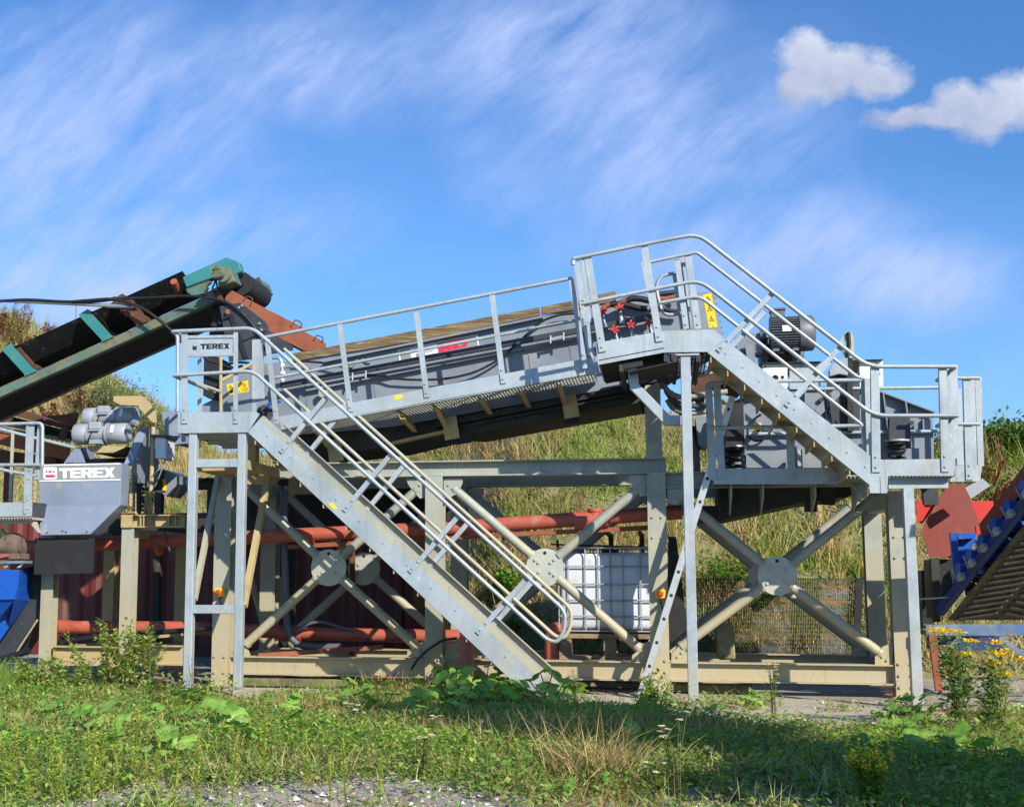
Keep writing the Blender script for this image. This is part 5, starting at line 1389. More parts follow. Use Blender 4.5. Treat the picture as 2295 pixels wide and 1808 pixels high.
bd_ = MB().prism([P(q, .5) for q in (G(1700, 690), G(1762, 692), G(1848, 1400), G(1730, 1500), G(1690, 1500))], YV * .03).build('rubber_sheet', M_RUBBER)
rebase(tag(bd_, 'black rubber sheet leaning behind the middle right column', 'rubber sheet'), P(G(1760, 1500), .5))

# ------------------------------------------------------------------ ladder and emergency stops
ld = thing('ladder', 'aluminium ladder leaning up past the middle right column', 'ladder', P(M(1850, 318), -.42))
l0, l1 = P(M(1848, 322), -.42), P(Q5(340, 120), -.42)
for y in (0, .33):
    MB().bar(l0 + YV * y, l1 + YV * y, .07, .028).build('stile', M_ALU, ld)
n = 13
for k in range(n):
    p = l0.lerp(l1, (k + .45) / n)
    t_ = (l1 - l0).normalized()
    rg = MB(); rg.bar(p + YV * .014, p + YV * .316, .03, .03, up=t_); rg = rg.build('rung', M_ALU, ld)
    mb = MB(); mb.bar(p - t_ * .016 - YV * .0148, p + t_ * .016 - YV * .0148, .03, .002); mb.build('rung_socket', M_INK, rg)
def estop(q, Y, label):
    p = P(q, Y)
    e = thing('emergency_stop', label, 'stop button', p, 'yellow emergency stop boxes')
    mb = MB(); mb.frame(p - YV * .035, X * .055, YV * .033, Z * .048); mb.build('box', mat('yellow_plastic', 'e8b41c', .45), e, bevel=.006)
    mb = MB(); mb.cyl(p - YV * .068, p - YV * .078, .034, 18); mb.build('collar', M_ORANGE, e)
    mb = MB(); mb.tube([p - YV * .078, p - YV * .1, p - YV * .112], [.022, .032, .02], 16); mb.build('push_button', M_REDB, e)
    MB().tube(fillet([p - YV * .03 - Z * .048, p - YV * .03 - Z * .09, p + X * .02 - YV * .012 - Z * .16], .03), .008, 8).build('cable', M_HOSE, e)
estop(C(1690, 605), 0, 'yellow stop box with a red button on the leftmost frame column')
estop(G(1640, 1128), 0, 'yellow stop box with a red button on the column beside the leaning ladder')

# ------------------------------------------------------------------ mesh panel and stone block in the right bay
M_MESH = mat('screen_wire', '38352d', .6, .2, [('7a4c28', 2.2, .48, .62, 4, (.5, .5, 3)), ('4f5a68', 2.6, .48, .62, 4, (.4, .4, 3.5)), ('2b2a22', 6, .55, .7)])
ms = thing('mesh_panel', 'fine wire screen panel standing against the bank, seen through the right bay', 'mesh panel', (P(J(1050, 1300), 2.7).x, 2.7, 0))
x0, x1 = P(J(470, 1000), 2.7).x, P(J(1630, 1000), 2.7).x
zt_ = P(J(1050, 760), 2.7).z
mb = MB(); n = int((x1 - x0) / .021)
for k in range(n):
    x = x0 + .021 * k; mb.box((x, 2.7, .05), (x + .0105, 2.706, zt_))
for k in range(24):
    z = .06 + (zt_ - .08) * k / 23; mb.box((x0, 2.7065, z), (x1, 2.71, z + .004))
mb.build('wire_mesh', M_MESH, ms)
MB().slab([J(1612, 760), J(1660, 760), J(1642, 1170), J(1600, 1300), J(1585, 1300)], 2.6, .06).build('edge_post', M_BLACKST, ms)
blk = MB().prism([P(q, 1.2) for q in (J(632, 1098), J(680, 1078), J(758, 1082), J(772, 1330), J(650, 1330))], YV * .3).build('stone_block', mat('pale_stone', '8f8461', .9, 0, [('6f6a48', 4, .45, .7), ('a59a78', 9, .55, .75)], bump=(20, .4, .01)), bevel=.02)
rebase(tag(blk, 'pale mossy concrete block standing behind the lowest beam of the right bay', 'block'), P(J(700, 1330), 1.2))
# ------------------------------------------------------------------ right end: red hopper over a blue conveyor
KY = .25
rh = thing('feed_hopper', 'red steel hopper mouth under the lower right platform, part shaded brown', 'hopper', (P(Q6(300, 500), KY).x, KY, P(Q6(300, 710), KY).z))
MB().slab([Q6(95, 540), Q6(190, 372), Q6(275, 240), Q6(370, 240), Q6(480, 505), Q6(450, 560), Q6(285, 550), Q6(295, 712), Q6(155, 705)], KY + .05, .015).build('front_plate', M_REDDUSTSHADE, rh)
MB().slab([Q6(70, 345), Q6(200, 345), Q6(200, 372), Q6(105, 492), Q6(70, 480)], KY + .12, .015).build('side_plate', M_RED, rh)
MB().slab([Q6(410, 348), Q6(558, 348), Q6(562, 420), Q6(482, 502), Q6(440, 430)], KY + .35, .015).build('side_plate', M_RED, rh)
MB().slab([Q6(448, 508), Q6(490, 508), Q6(495, 565), Q6(452, 570)], KY - .1, .05).build('skirt_lug', M_RED, rh)
MB().tube([P(Q6(348, 652), KY - .1), P(Q6(428, 612), KY - .1)], .012, 8).build('tie_rod', M_RED, rh)
KC = -.18
bc = thing('belt_conveyor', 'blue framed conveyor with blue rollers and ribbed belt climbing out of view at the right', 'conveyor', (P(Q6(400, 1100), KC).x, KC, 0))
a, b = P(Q6(215, 1055), KC + .1), P(Q6(860, 238), -1.75)
d = (b - a).normalized(); L0 = (b - a).length
w_ = Vector((-d.y, d.x, 0)).normalized()
n_ = d.cross(w_); n_ = n_ if n_.z > 0 else -n_
b = a + d * (L0 + 1.6)
BW = 1.1
MB().bar(a, b, .10, .06, up=w_).build('stringer', M_BLUED, bc)
MB().bar(a + w_ * BW, b + w_ * BW, .10, .06, up=w_).build('stringer', M_BLUED, bc)
# troughed belt above, return belt below, ribbed like a chevron
mb = MB(); mb.prism([a + w_ * y + n_ * h + d * .35 for y, h in ((.10, .20), (.3, .12), (.8, .12), (1.0, .20), (1.0, .22), (.8, .14), (.3, .14), (.10, .22))], d * (L0 + 1.2)); mb.build('carrying_belt', M_BELT, bc)
for y in (.06, BW - .06):
    mb = MB(); k0 = a + w_ * y + d * 1.0
    mb.prism([k0 + n_ * .17, k0 + d * (L0 + .6) + n_ * .17, k0 + d * (L0 + .6) + n_ * .34, k0 + d * .06 + n_ * .34], w_ * .012); mb.build('skirt_board', M_REDDUSTSHADE, bc)
c0 = a - n_ * .10 + w_ * .06; c1 = b - n_ * .10 + w_ * .06
c2 = c1 + w_ * (BW - .1); c3 = c0 + w_ * (BW - .1)
mb = MB(); mb.prism([c0, c1, c2, c3], n_ * .012)
for k in range(34):
    t = (k + .5) / 34
    p = c0.lerp(c1, t); q = c3.lerp(c2, t); m_ = p.lerp(q, .5) + d * .12
    for u, v in ((p.lerp(q, .08), m_.lerp(p, .08)), (m_.lerp(q, .08), p.lerp(q, .92))):
        mb.bar(u - n_ * .016, v - n_ * .016, .035, .03, up=n_)
mb.build('return_belt', mat('dusty_belt', '5a5140', .85, 0, [('3a342a', 5, .45, .7), ('7a6c52', 11, .55, .75)]), bc)
for k in (.22, .5, .8):
    MB().bar(a.lerp(b, k) - n_ * .05, a.lerp(b, k) - n_ * .05 + w_ * BW, .06, .05).build('cross_tube', M_BLUED, bc)
MB().bar(P(Q6(455, 915), KC + .3), P(Q6(1000, 915), KC + .3), .07, .06).build('cross_tube', M_BLUEW, bc)
MB().slab([Q6(380, 860), Q6(440, 865), Q6(462, 905), Q6(440, 940), Q6(385, 950)], KC + .02, .05).build('pivot_plate', M_UNDER, bc)
for k in range(9):
    c = a + d * (.62 + .235 * k * (1 + .03 * k)) + n_ * .11 - w_ * .05
    mb = MB(); mb.cyl(c, c + w_ * .32 - n_ * .04, .058, 18); r_ = mb.build('idler_roller', M_BLUE, bc)
    mb = MB(); mb.frame(c - d * .075 - n_ * .03 + w_ * .03, d * .006, w_ * .04, n_ * .07); mb.build('roller_bracket', M_SILVER, r_)
    mb = MB(); mb.frame(c + d * .01 - n_ * .10 - w_ * .0, d * .035, w_ * .03, n_ * .03); mb.build('roller_foot', M_SILVER, r_)
MB().slab([Q6(283, 548), Q6(322, 560), Q6(362, 876), Q6(316, 880)], KC - .08, .06).build('end_bracket', M_BLUE, bc)
MB().slab([Q6(322, 552), Q6(450, 552), Q6(450, 580), Q6(335, 590)], KC - .06, .12).build('end_bracket', M_BLUE, bc)
MB().slab([Q6(330, 592), Q6(450, 585), Q6(400, 700), Q6(365, 830), Q6(350, 830)], KC + .06, .02).build('guard_plate', M_BLUE, bc)
MB().slab([Q6(130, 1135), Q6(900, 1130), Q6(900, 1205), Q6(132, 1206)], KC - .02, .1).build('base_beam', M_BLUEW, bc)
MB().bar(P(Q6(168, 1195), KC), P(Q6(214, 1560), KC), .075, .06).build('leg', M_RUST, bc)
MB().bar(P(Q6(350, 1212), KC), P(Q6(212, 1345), KC), .04, .03).build('brace', M_BLUEW, bc)
MB().bar(P(Q6(600, 1212), KC), P(Q6(800, 1370), KC), .05, .03).build('brace', M_BLUEW, bc)
mb = MB(); mb.box((P(Q6(780, 1200), KC).x, KC, 0), (P(Q6(780, 1200), KC).x + .08, KC + .08, P(Q6(780, 1140), KC).z)); mb.build('leg', M_BLUEW, bc)
mb = MB().slab([Q6(190, 1216), Q6(620, 1216), Q6(618, 1302), Q6(190, 1300)], KC + .5, .5); mb.build('catch_tray', M_BLUED, bc)
MB().slab([Q6(160, 712), Q6(215, 712), Q6(222, 1120), Q6(180, 1120)], KC + .5, .1).build('rear_post', M_UNDER, bc)
MB().slab([Q6(100, 790), Q6(160, 790), Q6(180, 1200), Q6(110, 1200)], KC + 1.2, .4).build('rear_guard', M_BLACKST, bc)
MB().slab([Q6(170, 720), Q6(300, 720), Q6(330, 880), Q6(230, 1040), Q6(190, 1100)], KC + .55, .5).build('tail_guard', M_BLACKST, bc)
MB().slab([Q6(240, 830), Q6(280, 790), Q6(300, 860), Q6(230, 960), Q6(215, 950)], KC + .1, .03).build('tail_bracket', M_UNDER, bc)
MB().tube([P(Q6(60, 975), KC - .1), P(Q6(270, 962), KC - .1)], .008, 8).build('guy_wire', M_GALVDUST, bc)
mb = MB().slab([Q6(378, 262), Q6(492, 205), Q6(540, 250), Q6(415, 335)], -.1, .02); mb.build('discharge_lip', M_SILVER, rs)
MB().slab([I(1545, 1195), I(1640, 1195), I(1648, 1310), I(1560, 1310)], -.3, .1).build('hanger_plate', M_GREYD, rs)
lgx = MB().tube([P(N(1805, 245), .6), P(N(1960, 252), .6), P(N(2145, 250), .6)], [.10, .11, .1], 14).build('log', mat('grey_log', '8a8178', .9, 0, [('6b6258', 6, .45, .7), ('a59c90', 14, .55, .7)], bump=(25, .5, .01)))
rebase(tag(lgx, 'grey weathered log lying behind the yellow flowered weed', 'log'), P(N(1960, 275), .6))
rp_ = MB().tube([PG(N(1585, 383), .02), PG(N(1900, 402), .02), PG(N(2250, 414), .02)], .022, 10).build('iron_pipe', M_RUST)
rebase(tag(rp_, 'thin rusty pipe lying on the gravel right of the last leg', 'pipe'), PG(N(1900, 402), .02))
# ------------------------------------------------------------------ blue chute with geared motor at the far left
BY = -.55
bl_ = thing('blue_chute', 'bright blue faceted steel chute at the left edge below a brown geared motor', 'chute', (P(Q8(60, 900), BY).x, BY, 0))
MB().slab([Q8(-250, 352), Q8(235, 340), Q8(232, 368), Q8(-250, 380)], BY - .05, .5).build('top_flange', M_BLUEW, bl_)
f1 = [P(q, BY) for q in (Q8(-250, 430), Q8(192, 432), Q8(182, 600), Q8(142, 728), Q8(-250, 740))]
f2 = [P(q, BY + .35) for q in (Q8(98, 915), Q8(88, 1015), Q8(-40, 1200), Q8(-250, 1200))]
mb = MB(); mb.prism(f1, YV * .012)
mb.build('upper_panel', M_BLUE, bl_)
mb = MB(); mb.prism([f1[4] + YV * .013, f1[3] + YV * .013, f2[0], f2[1], f2[2], f2[3]], YV * .012); mb.build('lower_panel', M_BLUE, bl_)
s0 = P(Q8(300, 400), BY + .5); s1 = P(Q8(296, 742), BY + .5)
mb = MB(); mb.prism([f1[1] + X * .001, s0, s1, P(Q8(88, 1015), BY + .36), f1[3], f1[2]], Vector((.002, .012, 0))); mb.build('side_panel', M_BLUE, bl_)
mb = MB()
mb.prism([P(q, BY + .5) for q in (Q8(300, 400), Q8(400, 420), Q8(392, 890), Q8(120, 1310), Q8(-250, 1380), Q8(-250, 1150), Q8(88, 1020), Q8(296, 745))], YV * .4); mb.build('rear_panel', M_GREYD, bl_)
MB().bar(P(Q8(380, 935), BY + .3), P(Q8(150, 1290), BY + .3), .015, .02).build('edge_rod', M_TAN, bl_)
for q in ((30, 400), (165, 400)):
    MB().slab([Q8(q[0], q[1] + 12), Q8(q[0] + 35, q[1] + 12), Q8(q[0] + 78, q[1] - 35), Q8(q[0] + 70, q[1] - 38)], BY - .02, .015).build('stiffener', M_GALV, bl_)
gm = thing('geared_motor', 'dusty brown geared motor sitting on the blue chute flange', 'motor', P(Q8(140, 330), BY + .1))
c = P(Q8(215, 195), BY + .1)
M_GM = mat('dusty_brown_motor', '5f5146', .8, 0, [('75685a', 6, .45, .7), ('463a32', 14, .58, .75)])
mb = MB().tube([c - X * .62, c - X * .26, c - X * .14, c - X * .0, c + X * .035], [.07, .10, .12, .115, .05], 22); mb.build('motor_body', M_GM, gm)
for k, r in enumerate((.10, .075, .05)):
    MB().cyl(c + X * (.0 + .012 * k) - YV * .015, c + X * (.035 + .008 * k) - YV * .015, r, 20).build('end_ring', M_GM, gm)
mb = MB(); mb.box((c.x - .26, c.y - .12, P(Q8(140, 330), BY).z - .0), (c.x + .04, c.y + .14, c.z - .085)); mb.build('foot_plate', M_GM, gm, bevel=.01)
mb = MB(); mb.sphere(c - X * .1 + Z * .03, .15, 18, 12, (.95, .8, .85)); mb.build('gear_case', M_GM, gm)
MB().slab([Q8(-20, 295), Q8(75, 270), Q8(75, 300), Q8(-20, 320)], BY - .08, .05).build('shaft_guard', M_ORANGE if False else M_PIPE, gm)
# grey plates at the low end of the long screen
MB().slab([B(1235, 246), B(1348, 246), B(1362, 330), B(1362, 440), B(1268, 440), B(1246, 300)], .75, .1).build('overflow_box', M_GREYL, scr)
MB().slab([B(1330, 432), B(1425, 432), B(1425, 490), B(1335, 496)], .3, .5).build('overflow_box', M_GREYL, scr)

# mossy timbers lying under the base beams
M_MOSS = mat('mossy_timber', '5f5a40', .9, 0, [('6a7040', 2.5, .48, .65), ('8a7d5c', 6, .55, .7), ('3a3628', 9, .56, .7)], bump=(20, .4, .01))
for q0, q1, y, lab in ((M(-560, 215), M(1130, 252), .06, 'mossy timber lying under the base beam left of the stair foot'), (M(-300, 205), M(1000, 222), .32, 'second mossy timber behind it under the left base beam'), (N(40, 240), N(520, 250), .3, 'mossy timber under the base beam right of the slim leg')):
    a_, b_ = P(q0, y), P(q1, y); a_.z = b_.z = .055
    o = MB().bar(a_, b_, .09, .16).build('timber_sleeper', M_MOSS, bevel=.01); rebase(tag(o, lab, 'timber'), a_.lerp(b_, .5) - Z * .05)
# ------------------------------------------------------------------ ground and bank
import numpy as np
RNG = np.random.default_rng(11)
def gz(x, y):
    """height of the yard: flat under the plant, softly uneven in front"""
    f = min(1, max(0, (-.9 - y) / 1.5))
    return f * (.05 * noise.noise(Vector((x * .5, y * .5, 0))) + .025 * noise.noise(Vector((x * 1.7, y * 1.7, 3)))) - .0
def interp(x, tab):
    for (a, za), (b, zb) in zip(tab, tab[1:]):
        if x <= b: return za + (zb - za) * max(0, min(1, (x - a) / (b - a)))
    return tab[-1][1]
CREST = [(-40, 8.2), (-17, 8.0), (-14.9, 7.1), (-14, 6.3), (-13, 5.6), (-12, 5.2), (-11.3, 4.8), (-10.6, 4.3), (-9, 4.0), (-6, 4.3), (0, 4.2), (3, 3.9), (5.5, 3.3), (12, 3.1), (40, 3.5)]
YB = [(-40, 9), (-10, 8.2), (-5, 7.4), (-3.6, 6.2), (-2.6, 4.4), (-1.5, 3.4), (6, 3.2), (9, 4.5), (40, 6)]
def bz(x, y):
    yb = interp(x, YB); c = interp(x, CREST)
    yb += .5 * noise.noise(Vector((x * .4, 1.3, 0)))
    t = (y - yb) * interp(x, [(-12, .95), (-6, .8), (0, .66)])
    n = .45 * noise.noise(Vector((x * .35, y * .35, 5))) + .2 * noise.noise(Vector((x * .9, y * .9, 9)))
    if t < 0: return -.08
    z = t + n * min(1, t)
    k = c + n * .6 - .3 * max(0, y - yb - c / interp(x, [(-12, .95), (-6, .8), (0, .66)]) - .8)
    # rounded shoulder
    if z > k - .5:
        z = k - .5 + .5 * (1 - math.exp(-(z - (k - .5)) / .5))
    return max(z, -.02)
M_GROUND = mat('gravelly_soil', 'a0988a', .95, 0, [('877f70', .8, .4, .65), ('b3aa9c', 14, .5, .7), ('6a655c', 34, .56, .66), ('c9c2b6', 70, .6, .68), ('7c8060', 1.6, .58, .75)], bump=(45, .6, .012))
xs = [-400, -150, -60, -30, -18] + [-11 + .22 * i for i in range(91)] + [14, 25, 60, 150, 400]
ys = [-60, -30, -18] + [-14 + .22 * i for i in range(68)] + [3, 8, 20, 60, 200, 700]
mb = MB()
vs = [Vector((x, y, gz(x, y) - .004)) for x in xs for y in ys]
ny = len(ys)
fs = [(i * ny + j, (i + 1) * ny + j, (i + 1) * ny + j + 1, i * ny + j + 1) for i in range(len(xs) - 1) for j in range(ny - 1)]
mb.add(vs, fs, True); struct(mb.build('ground', M_GROUND))
M_BANK = mat('bank_soil', '857b56', .95, 0, [('6f7440', .7, .42, .62), ('a09068', 1.3, .52, .7), ('937f6c', .5, .56, .7), ('5d6232', 6, .5, .7)], bump=(12, .7, .05))
xs = [-45 + 1.2 * i for i in range(22)] + [-18 + .4 * i for i in range(75)] + [12.5 + 1.5 * i for i in range(20)]
ys = [2.4 + .4 * i for i in range(46)] + [22, 26, 32, 45, 70]
ny = len(ys)
mb = MB()
mb.add([Vector((x, y, bz(x, y))) for x in xs for y in ys], [(i * ny + j, (i + 1) * ny + j, (i + 1) * ny + j + 1, i * ny + j + 1) for i in range(len(xs) - 1) for j in range(ny - 1)], True)
struct(mb.build('hillside', M_BANK))
# concrete strip in front of the machine
pad = [(P((480, 1548), 0).x, -1.35), (-3.2, -1.5), (-1.2, -1.7), (-.3, -2.2), (.3, -2.75), (1.2, -3.05), (2.0, -2.6), (2.5, -1.5), (2.6, -.65), (1.2, -.35), (-2, -.25), (-4.7, -.2)]
mb = MB(); mb.prism([Vector((x, y, -.02)) for x, y in pad], Z * .035); struct(mb.build('concrete_pad', M_CONC))

# ------------------------------------------------------------------ plants: many small faces, each with its own tint
def leafmat(name, trans=.42, rough=.55, spec=.3):
    m = bpy.data.materials.new(name); m.use_nodes = True
    t = NT(m.node_tree); bs = t.n['Principled BSDF']; out = t.n['Material Output']
    a = t.new('ShaderNodeVertexColor'); a.layer_name = 'tint'
    t.l.new(a.outputs['Color'], bs.inputs['Base Color'])
    bs.inputs['Roughness'].default_value = rough; bs.inputs['Specular IOR Level'].default_value = spec
    tr = t.new('ShaderNodeBsdfTranslucent'); t.l.new(t.mix(1.0, a.outputs['Color'], (1.15, 1.25, .6, 1), 'MULTIPLY'), tr.inputs['Color'])
    mx = t.new('ShaderNodeMixShader'); mx.inputs[0].default_value = trans
    t.l.new(bs.outputs[0], mx.inputs[1]); t.l.new(tr.outputs[0], mx.inputs[2]); t.l.new(mx.outputs[0], out.inputs['Surface'])
    return m
M_LEAF = leafmat('leaf'); M_DRY = leafmat('dry_grass', .25, .7, .2); M_PETAL = leafmat('petal', .3, .6, .2)
def npmesh(name, v, f, c, m, parent=None, smooth=False):
    base = np.array(parent['_b']) if parent else np.zeros(3)
    v = (np.asarray(v) - base).astype(np.float32); f = np.asarray(f, dtype=np.int32); k = f.shape[1]
    me = bpy.data.meshes.new(name)
    me.vertices.add(len(v)); me.vertices.foreach_set('co', v.ravel())
    me.loops.add(f.size); me.loops.foreach_set('vertex_index', f.ravel())
    me.polygons.add(len(f)); me.polygons.foreach_set('loop_start', np.arange(0, f.size, k, dtype=np.int32))
    try: me.polygons.foreach_set('loop_total', np.full(len(f), k, dtype=np.int32))
    except Exception: pass
    me.update(calc_edges=True)
    at = me.color_attributes.new('tint', 'FLOAT_COLOR', 'POINT')
    cc = np.ones((len(v), 4), dtype=np.float32); cc[:, :3] = c
    at.data.foreach_set('color', cc.ravel())
    me.materials.append(m)
    o = bpy.data.objects.new(name, me); COL.objects.link(o)
    if parent: o.parent = parent; o['_b'] = [float(q_) for q_ in base]
    return o
def tints(n, cols, jit=.18):
    cols = np.array([hexc(h)[:3] for h in cols])
    c = cols[RNG.integers(0, len(cols), n)]
    return c * (1 + RNG.uniform(-jit, jit, (n, 1))) * (1 + RNG.uniform(-jit * .4, jit * .4, (n, 3)))
def blades(p, h, w, lean, bend, cols):
    """p (n,3); every blade a strip of three quads, curving over"""
    n = len(p)
    az = RNG.uniform(0, 2 * np.pi, n)
    dx, dy = np.cos(az), np.sin(az)
    fa = RNG.uniform(0, 2 * np.pi, n)
    sx, sy = np.cos(fa), np.sin(fa)
    V = np.zeros((n, 8, 3)); 
    for k, (s, wk) in enumerate(((0, 1), (.4, .9), (.75, .6), (1, .12))):
        out = lean * s * h + bend * s * s * h
        z = h * s * np.sqrt(np.clip(1 - (lean + bend * s) ** 2 * .5, .2, 1))
        cx = p[:, 0] + dx * out; cy = p[:, 1] + dy * out; cz = p[:, 2] + z
        V[:, 2 * k, 0] = cx - sx * w * wk; V[:, 2 * k, 1] = cy - sy * w * wk; V[:, 2 * k, 2] = cz
        V[:, 2 * k + 1, 0] = cx + sx * w * wk; V[:, 2 * k + 1, 1] = cy + sy * w * wk; V[:, 2 * k + 1, 2] = cz
    i = np.arange(n)[:, None] * 8
    F = np.concatenate([i + np.array([[0, 1, 3, 2]]), i + np.array([[2, 3, 5, 4]]), i + np.array([[4, 5, 7, 6]])])
    C = np.repeat(cols[:, None, :], 8, 1).copy()
    return V.reshape(-1, 3), F, C.reshape(-1, 3)
def leaves(p, l, w, tilt, cols, az=None):
    """small leaves: a folded lozenge each"""
    n = len(p)
    az = RNG.uniform(0, 2 * np.pi, n) if az is None else az
    d = np.stack([np.cos(az) * np.cos(tilt), np.sin(az) * np.cos(tilt), np.sin(tilt)], 1)
    s = np.stack([-np.sin(az), np.cos(az), RNG.uniform(-.4, .4, n)], 1)
    up = np.cross(d, s)
    V = np.zeros((n, 4, 3))
    V[:, 0] = p; V[:, 2] = p + d * l[:, None]
    m = p + d * (l * .45)[:, None]
    V[:, 1] = m + s * w[:, None] + up * (w * .3)[:, None]; V[:, 3] = m - s * w[:, None] + up * (w * .3)[:, None]
    i = np.arange(n)[:, None] * 4
    return V.reshape(-1, 3), i + np.array([[0, 1, 2, 3]]), np.repeat(cols[:, None, :], 4, 1).reshape(-1, 3)
def cat(parts):
    vs, fs, cs, o = [], [], [], 0
    for v, f, c in parts:
        vs.append(v); fs.append(f + o); cs.append(c); o += len(v)
    return np.concatenate(vs), np.concatenate(fs), np.concatenate(cs)
def nfield(p, s, seed):
    return np.array([noise.noise(Vector((a * s, b * s, seed))) for a, b in p[:, :2]])

# grass of the bank
n = 170000
px = RNG.uniform(-19, 9.5, n); py = 3.0 + 16.5 * RNG.random(n) ** 1.15
pz = np.array([bz(a, b) for a, b in zip(px, py)])
ok = pz > .02
p = np.stack([px, py, pz], 1)[ok]
f1 = nfield(p, .45, 2.0); f2 = nfield(p, 1.1, 7.0); f3 = nfield(p, .8, 21.0)
keep = (f3 + RNG.uniform(-.25, .25, len(p))) > -.36
p, f1, f2 = p[keep], f1[keep], f2[keep]
n = len(p)
green = np.clip(.34 + f1 * 2.0 + RNG.uniform(-.25, .25, n), 0, 1)[:, None]
cd_ = tints(n, ('b8a672', 'ac9766', 'c8b986', '9c8c5c', '9a7c5c')); cg_ = tints(n, ('7d9038', '8f9f46', '687f30', '9aa552'))
c = np.where(RNG.random((n, 1)) < green, cg_, cd_)
h = (.10 + .34 * np.clip(.45 + f2 * 1.5, 0, 1)) * RNG.uniform(.5, 1.3, n)
bg_ = blades(p, h, RNG.uniform(.004, .009, n), RNG.uniform(0, .6, n), RNG.uniform(0, .5, n), c)
n2 = 30000
q = p[RNG.integers(0, n, n2)] + RNG.normal(0, .1, (n2, 3)) * [1, 1, .3] + [0, 0, .12]
fq = nfield(q, .45, 2.0)
sel = fq > -.05
q = q[sel]
bl2 = leaves(q, RNG.uniform(.04, .10, len(q)), RNG.uniform(.015, .035, len(q)), RNG.uniform(-.2, .9, len(q)), tints(len(q), ('4f6a22', '5f7a2a', '71863a', '3f5a1e')))
# taller straw tufts and dead stalks standing out of the sward
c5 = p[RNG.integers(0, n, 2600)]
c5 = c5[nfield(c5, .6, 61.0) > -.1]
p5 = np.repeat(c5, 16, 0) + RNG.normal(0, .07, (len(c5) * 16, 3)) * [1, 1, 0]
n5 = len(p5)
bt = blades(p5, np.repeat(RNG.uniform(.3, .75, len(c5)), 16) * RNG.uniform(.6, 1.1, n5), RNG.uniform(.004, .008, n5), RNG.uniform(0, .45, n5), RNG.uniform(0, .5, n5), np.repeat(tints(len(c5), ('c4b080', 'b39a66', 'a08458', '8a5f48', '9aa055', '7d8a42')), 16, 0) * RNG.uniform(.8, 1.2, (n5, 1)))
stuff(npmesh('bank_grass', *cat([bg_, bl2, bt]), M_DRY), 'tall dry and green grass covering the bank behind the machines', 'grass')

# bushy weeds on the bank crest, each with stems and leaves of its own
def bush(name, loc, H, R, n, cols, stemcol, label, cat_, group=None, ll=(.03, .07), up=.6, spike=False, bare=.0):
    b = thing(name, label, cat_, loc, group)
    loc = np.array(loc)
    ns = max(6, int(n / 55))
    base = loc + RNG.normal(0, R * .25, (ns, 3)) * [1, 1, 0]
    az = RNG.uniform(0, 6.28, ns); ln = RNG.uniform(.55, 1.0, ns) * H
    sp = RNG.uniform(.1, 1, ns) * R
    tip = base + np.stack([np.cos(az) * sp, np.sin(az) * sp, ln], 1)
    parts = []
    mb = MB()
    for i in range(ns):
        a, t = Vector(base[i]), Vector(tip[i]); m_ = a.lerp(t, .5) + Vector((0, 0, .1 * H))
        mb.tube([a, m_, t], [.008, .006, .002], 5, False)
    mb.build('stem', stemcol, b)
    k = RNG.integers(0, ns, n); s = (bare + (1 - bare) * RNG.random(n)) if not spike else 1 - .6 * RNG.random(n) ** 1.4
    mid = (base + tip) / 2 + [0, 0, .1 * H]
    s_ = s[:, None]
    pos = base[k] * (1 - s_) ** 2 + mid[k] * 2 * s_ * (1 - s_) + tip[k] * s_ ** 2
    sc = .16 if not spike else .05
    pos = pos + RNG.normal(0, R * sc, (n, 3))
    pos[:, 2] = np.maximum(pos[:, 2], loc[2] + .01)
    lv = leaves(pos, RNG.uniform(*ll, n), RNG.uniform(ll[0] * .3, ll[1] * .35, n), RNG.uniform(-.4, up + .6, n), tints(n, cols))
    npmesh('foliage', *lv, M_LEAF, b)
    return b
M_STEM = mat('plant_stem', '6a5a3a', .8, 0, [('55602a', 5, .45, .6)])
M_STEMR = mat('red_stem', '5a3020', .8)
def bk_(px_, dep):
    q = P(px_, dep); return (q.x, dep, bz(q.x, dep) - .03)
DOCK = ('6a2f1f', '7d3f2a', '52261a', '8a5036')
MUG = ('7a8458', '66743f', '8b9170', '94987c'); GRN = ('5f7a2a', '71883a', '4e6a22', '84944a')
for px_, dep, H, R in (((40, 800), 15.5, 1.3, .6), ((110, 830), 14.8, 1.1, .5), ((0, 760), 15.8, 1.3, .6), ((70, 830), 14.6, 1.0, .5), ((175, 880), 13.6, .8, .45), ((200, 930), 11.8, .7, .4), ((110, 900), 13, .7, .4), ((30, 850), 14.6, 1.0, .5)):
    bush('dock_plant', bk_(px_, dep), H, R, 900, DOCK, M_STEMR, 'rust red dock plant in seed on the left bank', 'weed', 'red docks on the left bank', (.03, .06), .9, True)
for px_, dep, H, R in (((2200, 1060), 7.5, .5, .4), ((2260, 1070), 7.2, .5, .4), ((2150, 1080), 7, .45, .35), ((2235, 1080), 6.6, .45, .4)):
    bush('dock_plant', bk_(px_, dep), H, R, 600, DOCK + ('6a5a34',), M_STEMR, 'dark red brown dock plant on the bank above the red hopper', 'weed', 'red docks on the right bank', (.03, .06), .9, True)
for px_, dep, H, R in (((240, 860), 13.6, .9, .6), ((285, 880), 13.4, 1.1, .7), ((330, 900), 13.2, .9, .6), ((375, 930), 13, .7, .5), ((260, 930), 11.5, .6, .5), ((330, 950), 11.3, .7, .5)):
    bush('mugwort_bush', bk_(px_, dep), H, R, 1500, MUG if dep > 12 else GRN, M_STEM, 'grey green mugwort bush on the bank beyond the drum motors', 'bush', 'grey green bushes on the left bank', (.04, .08), .7)
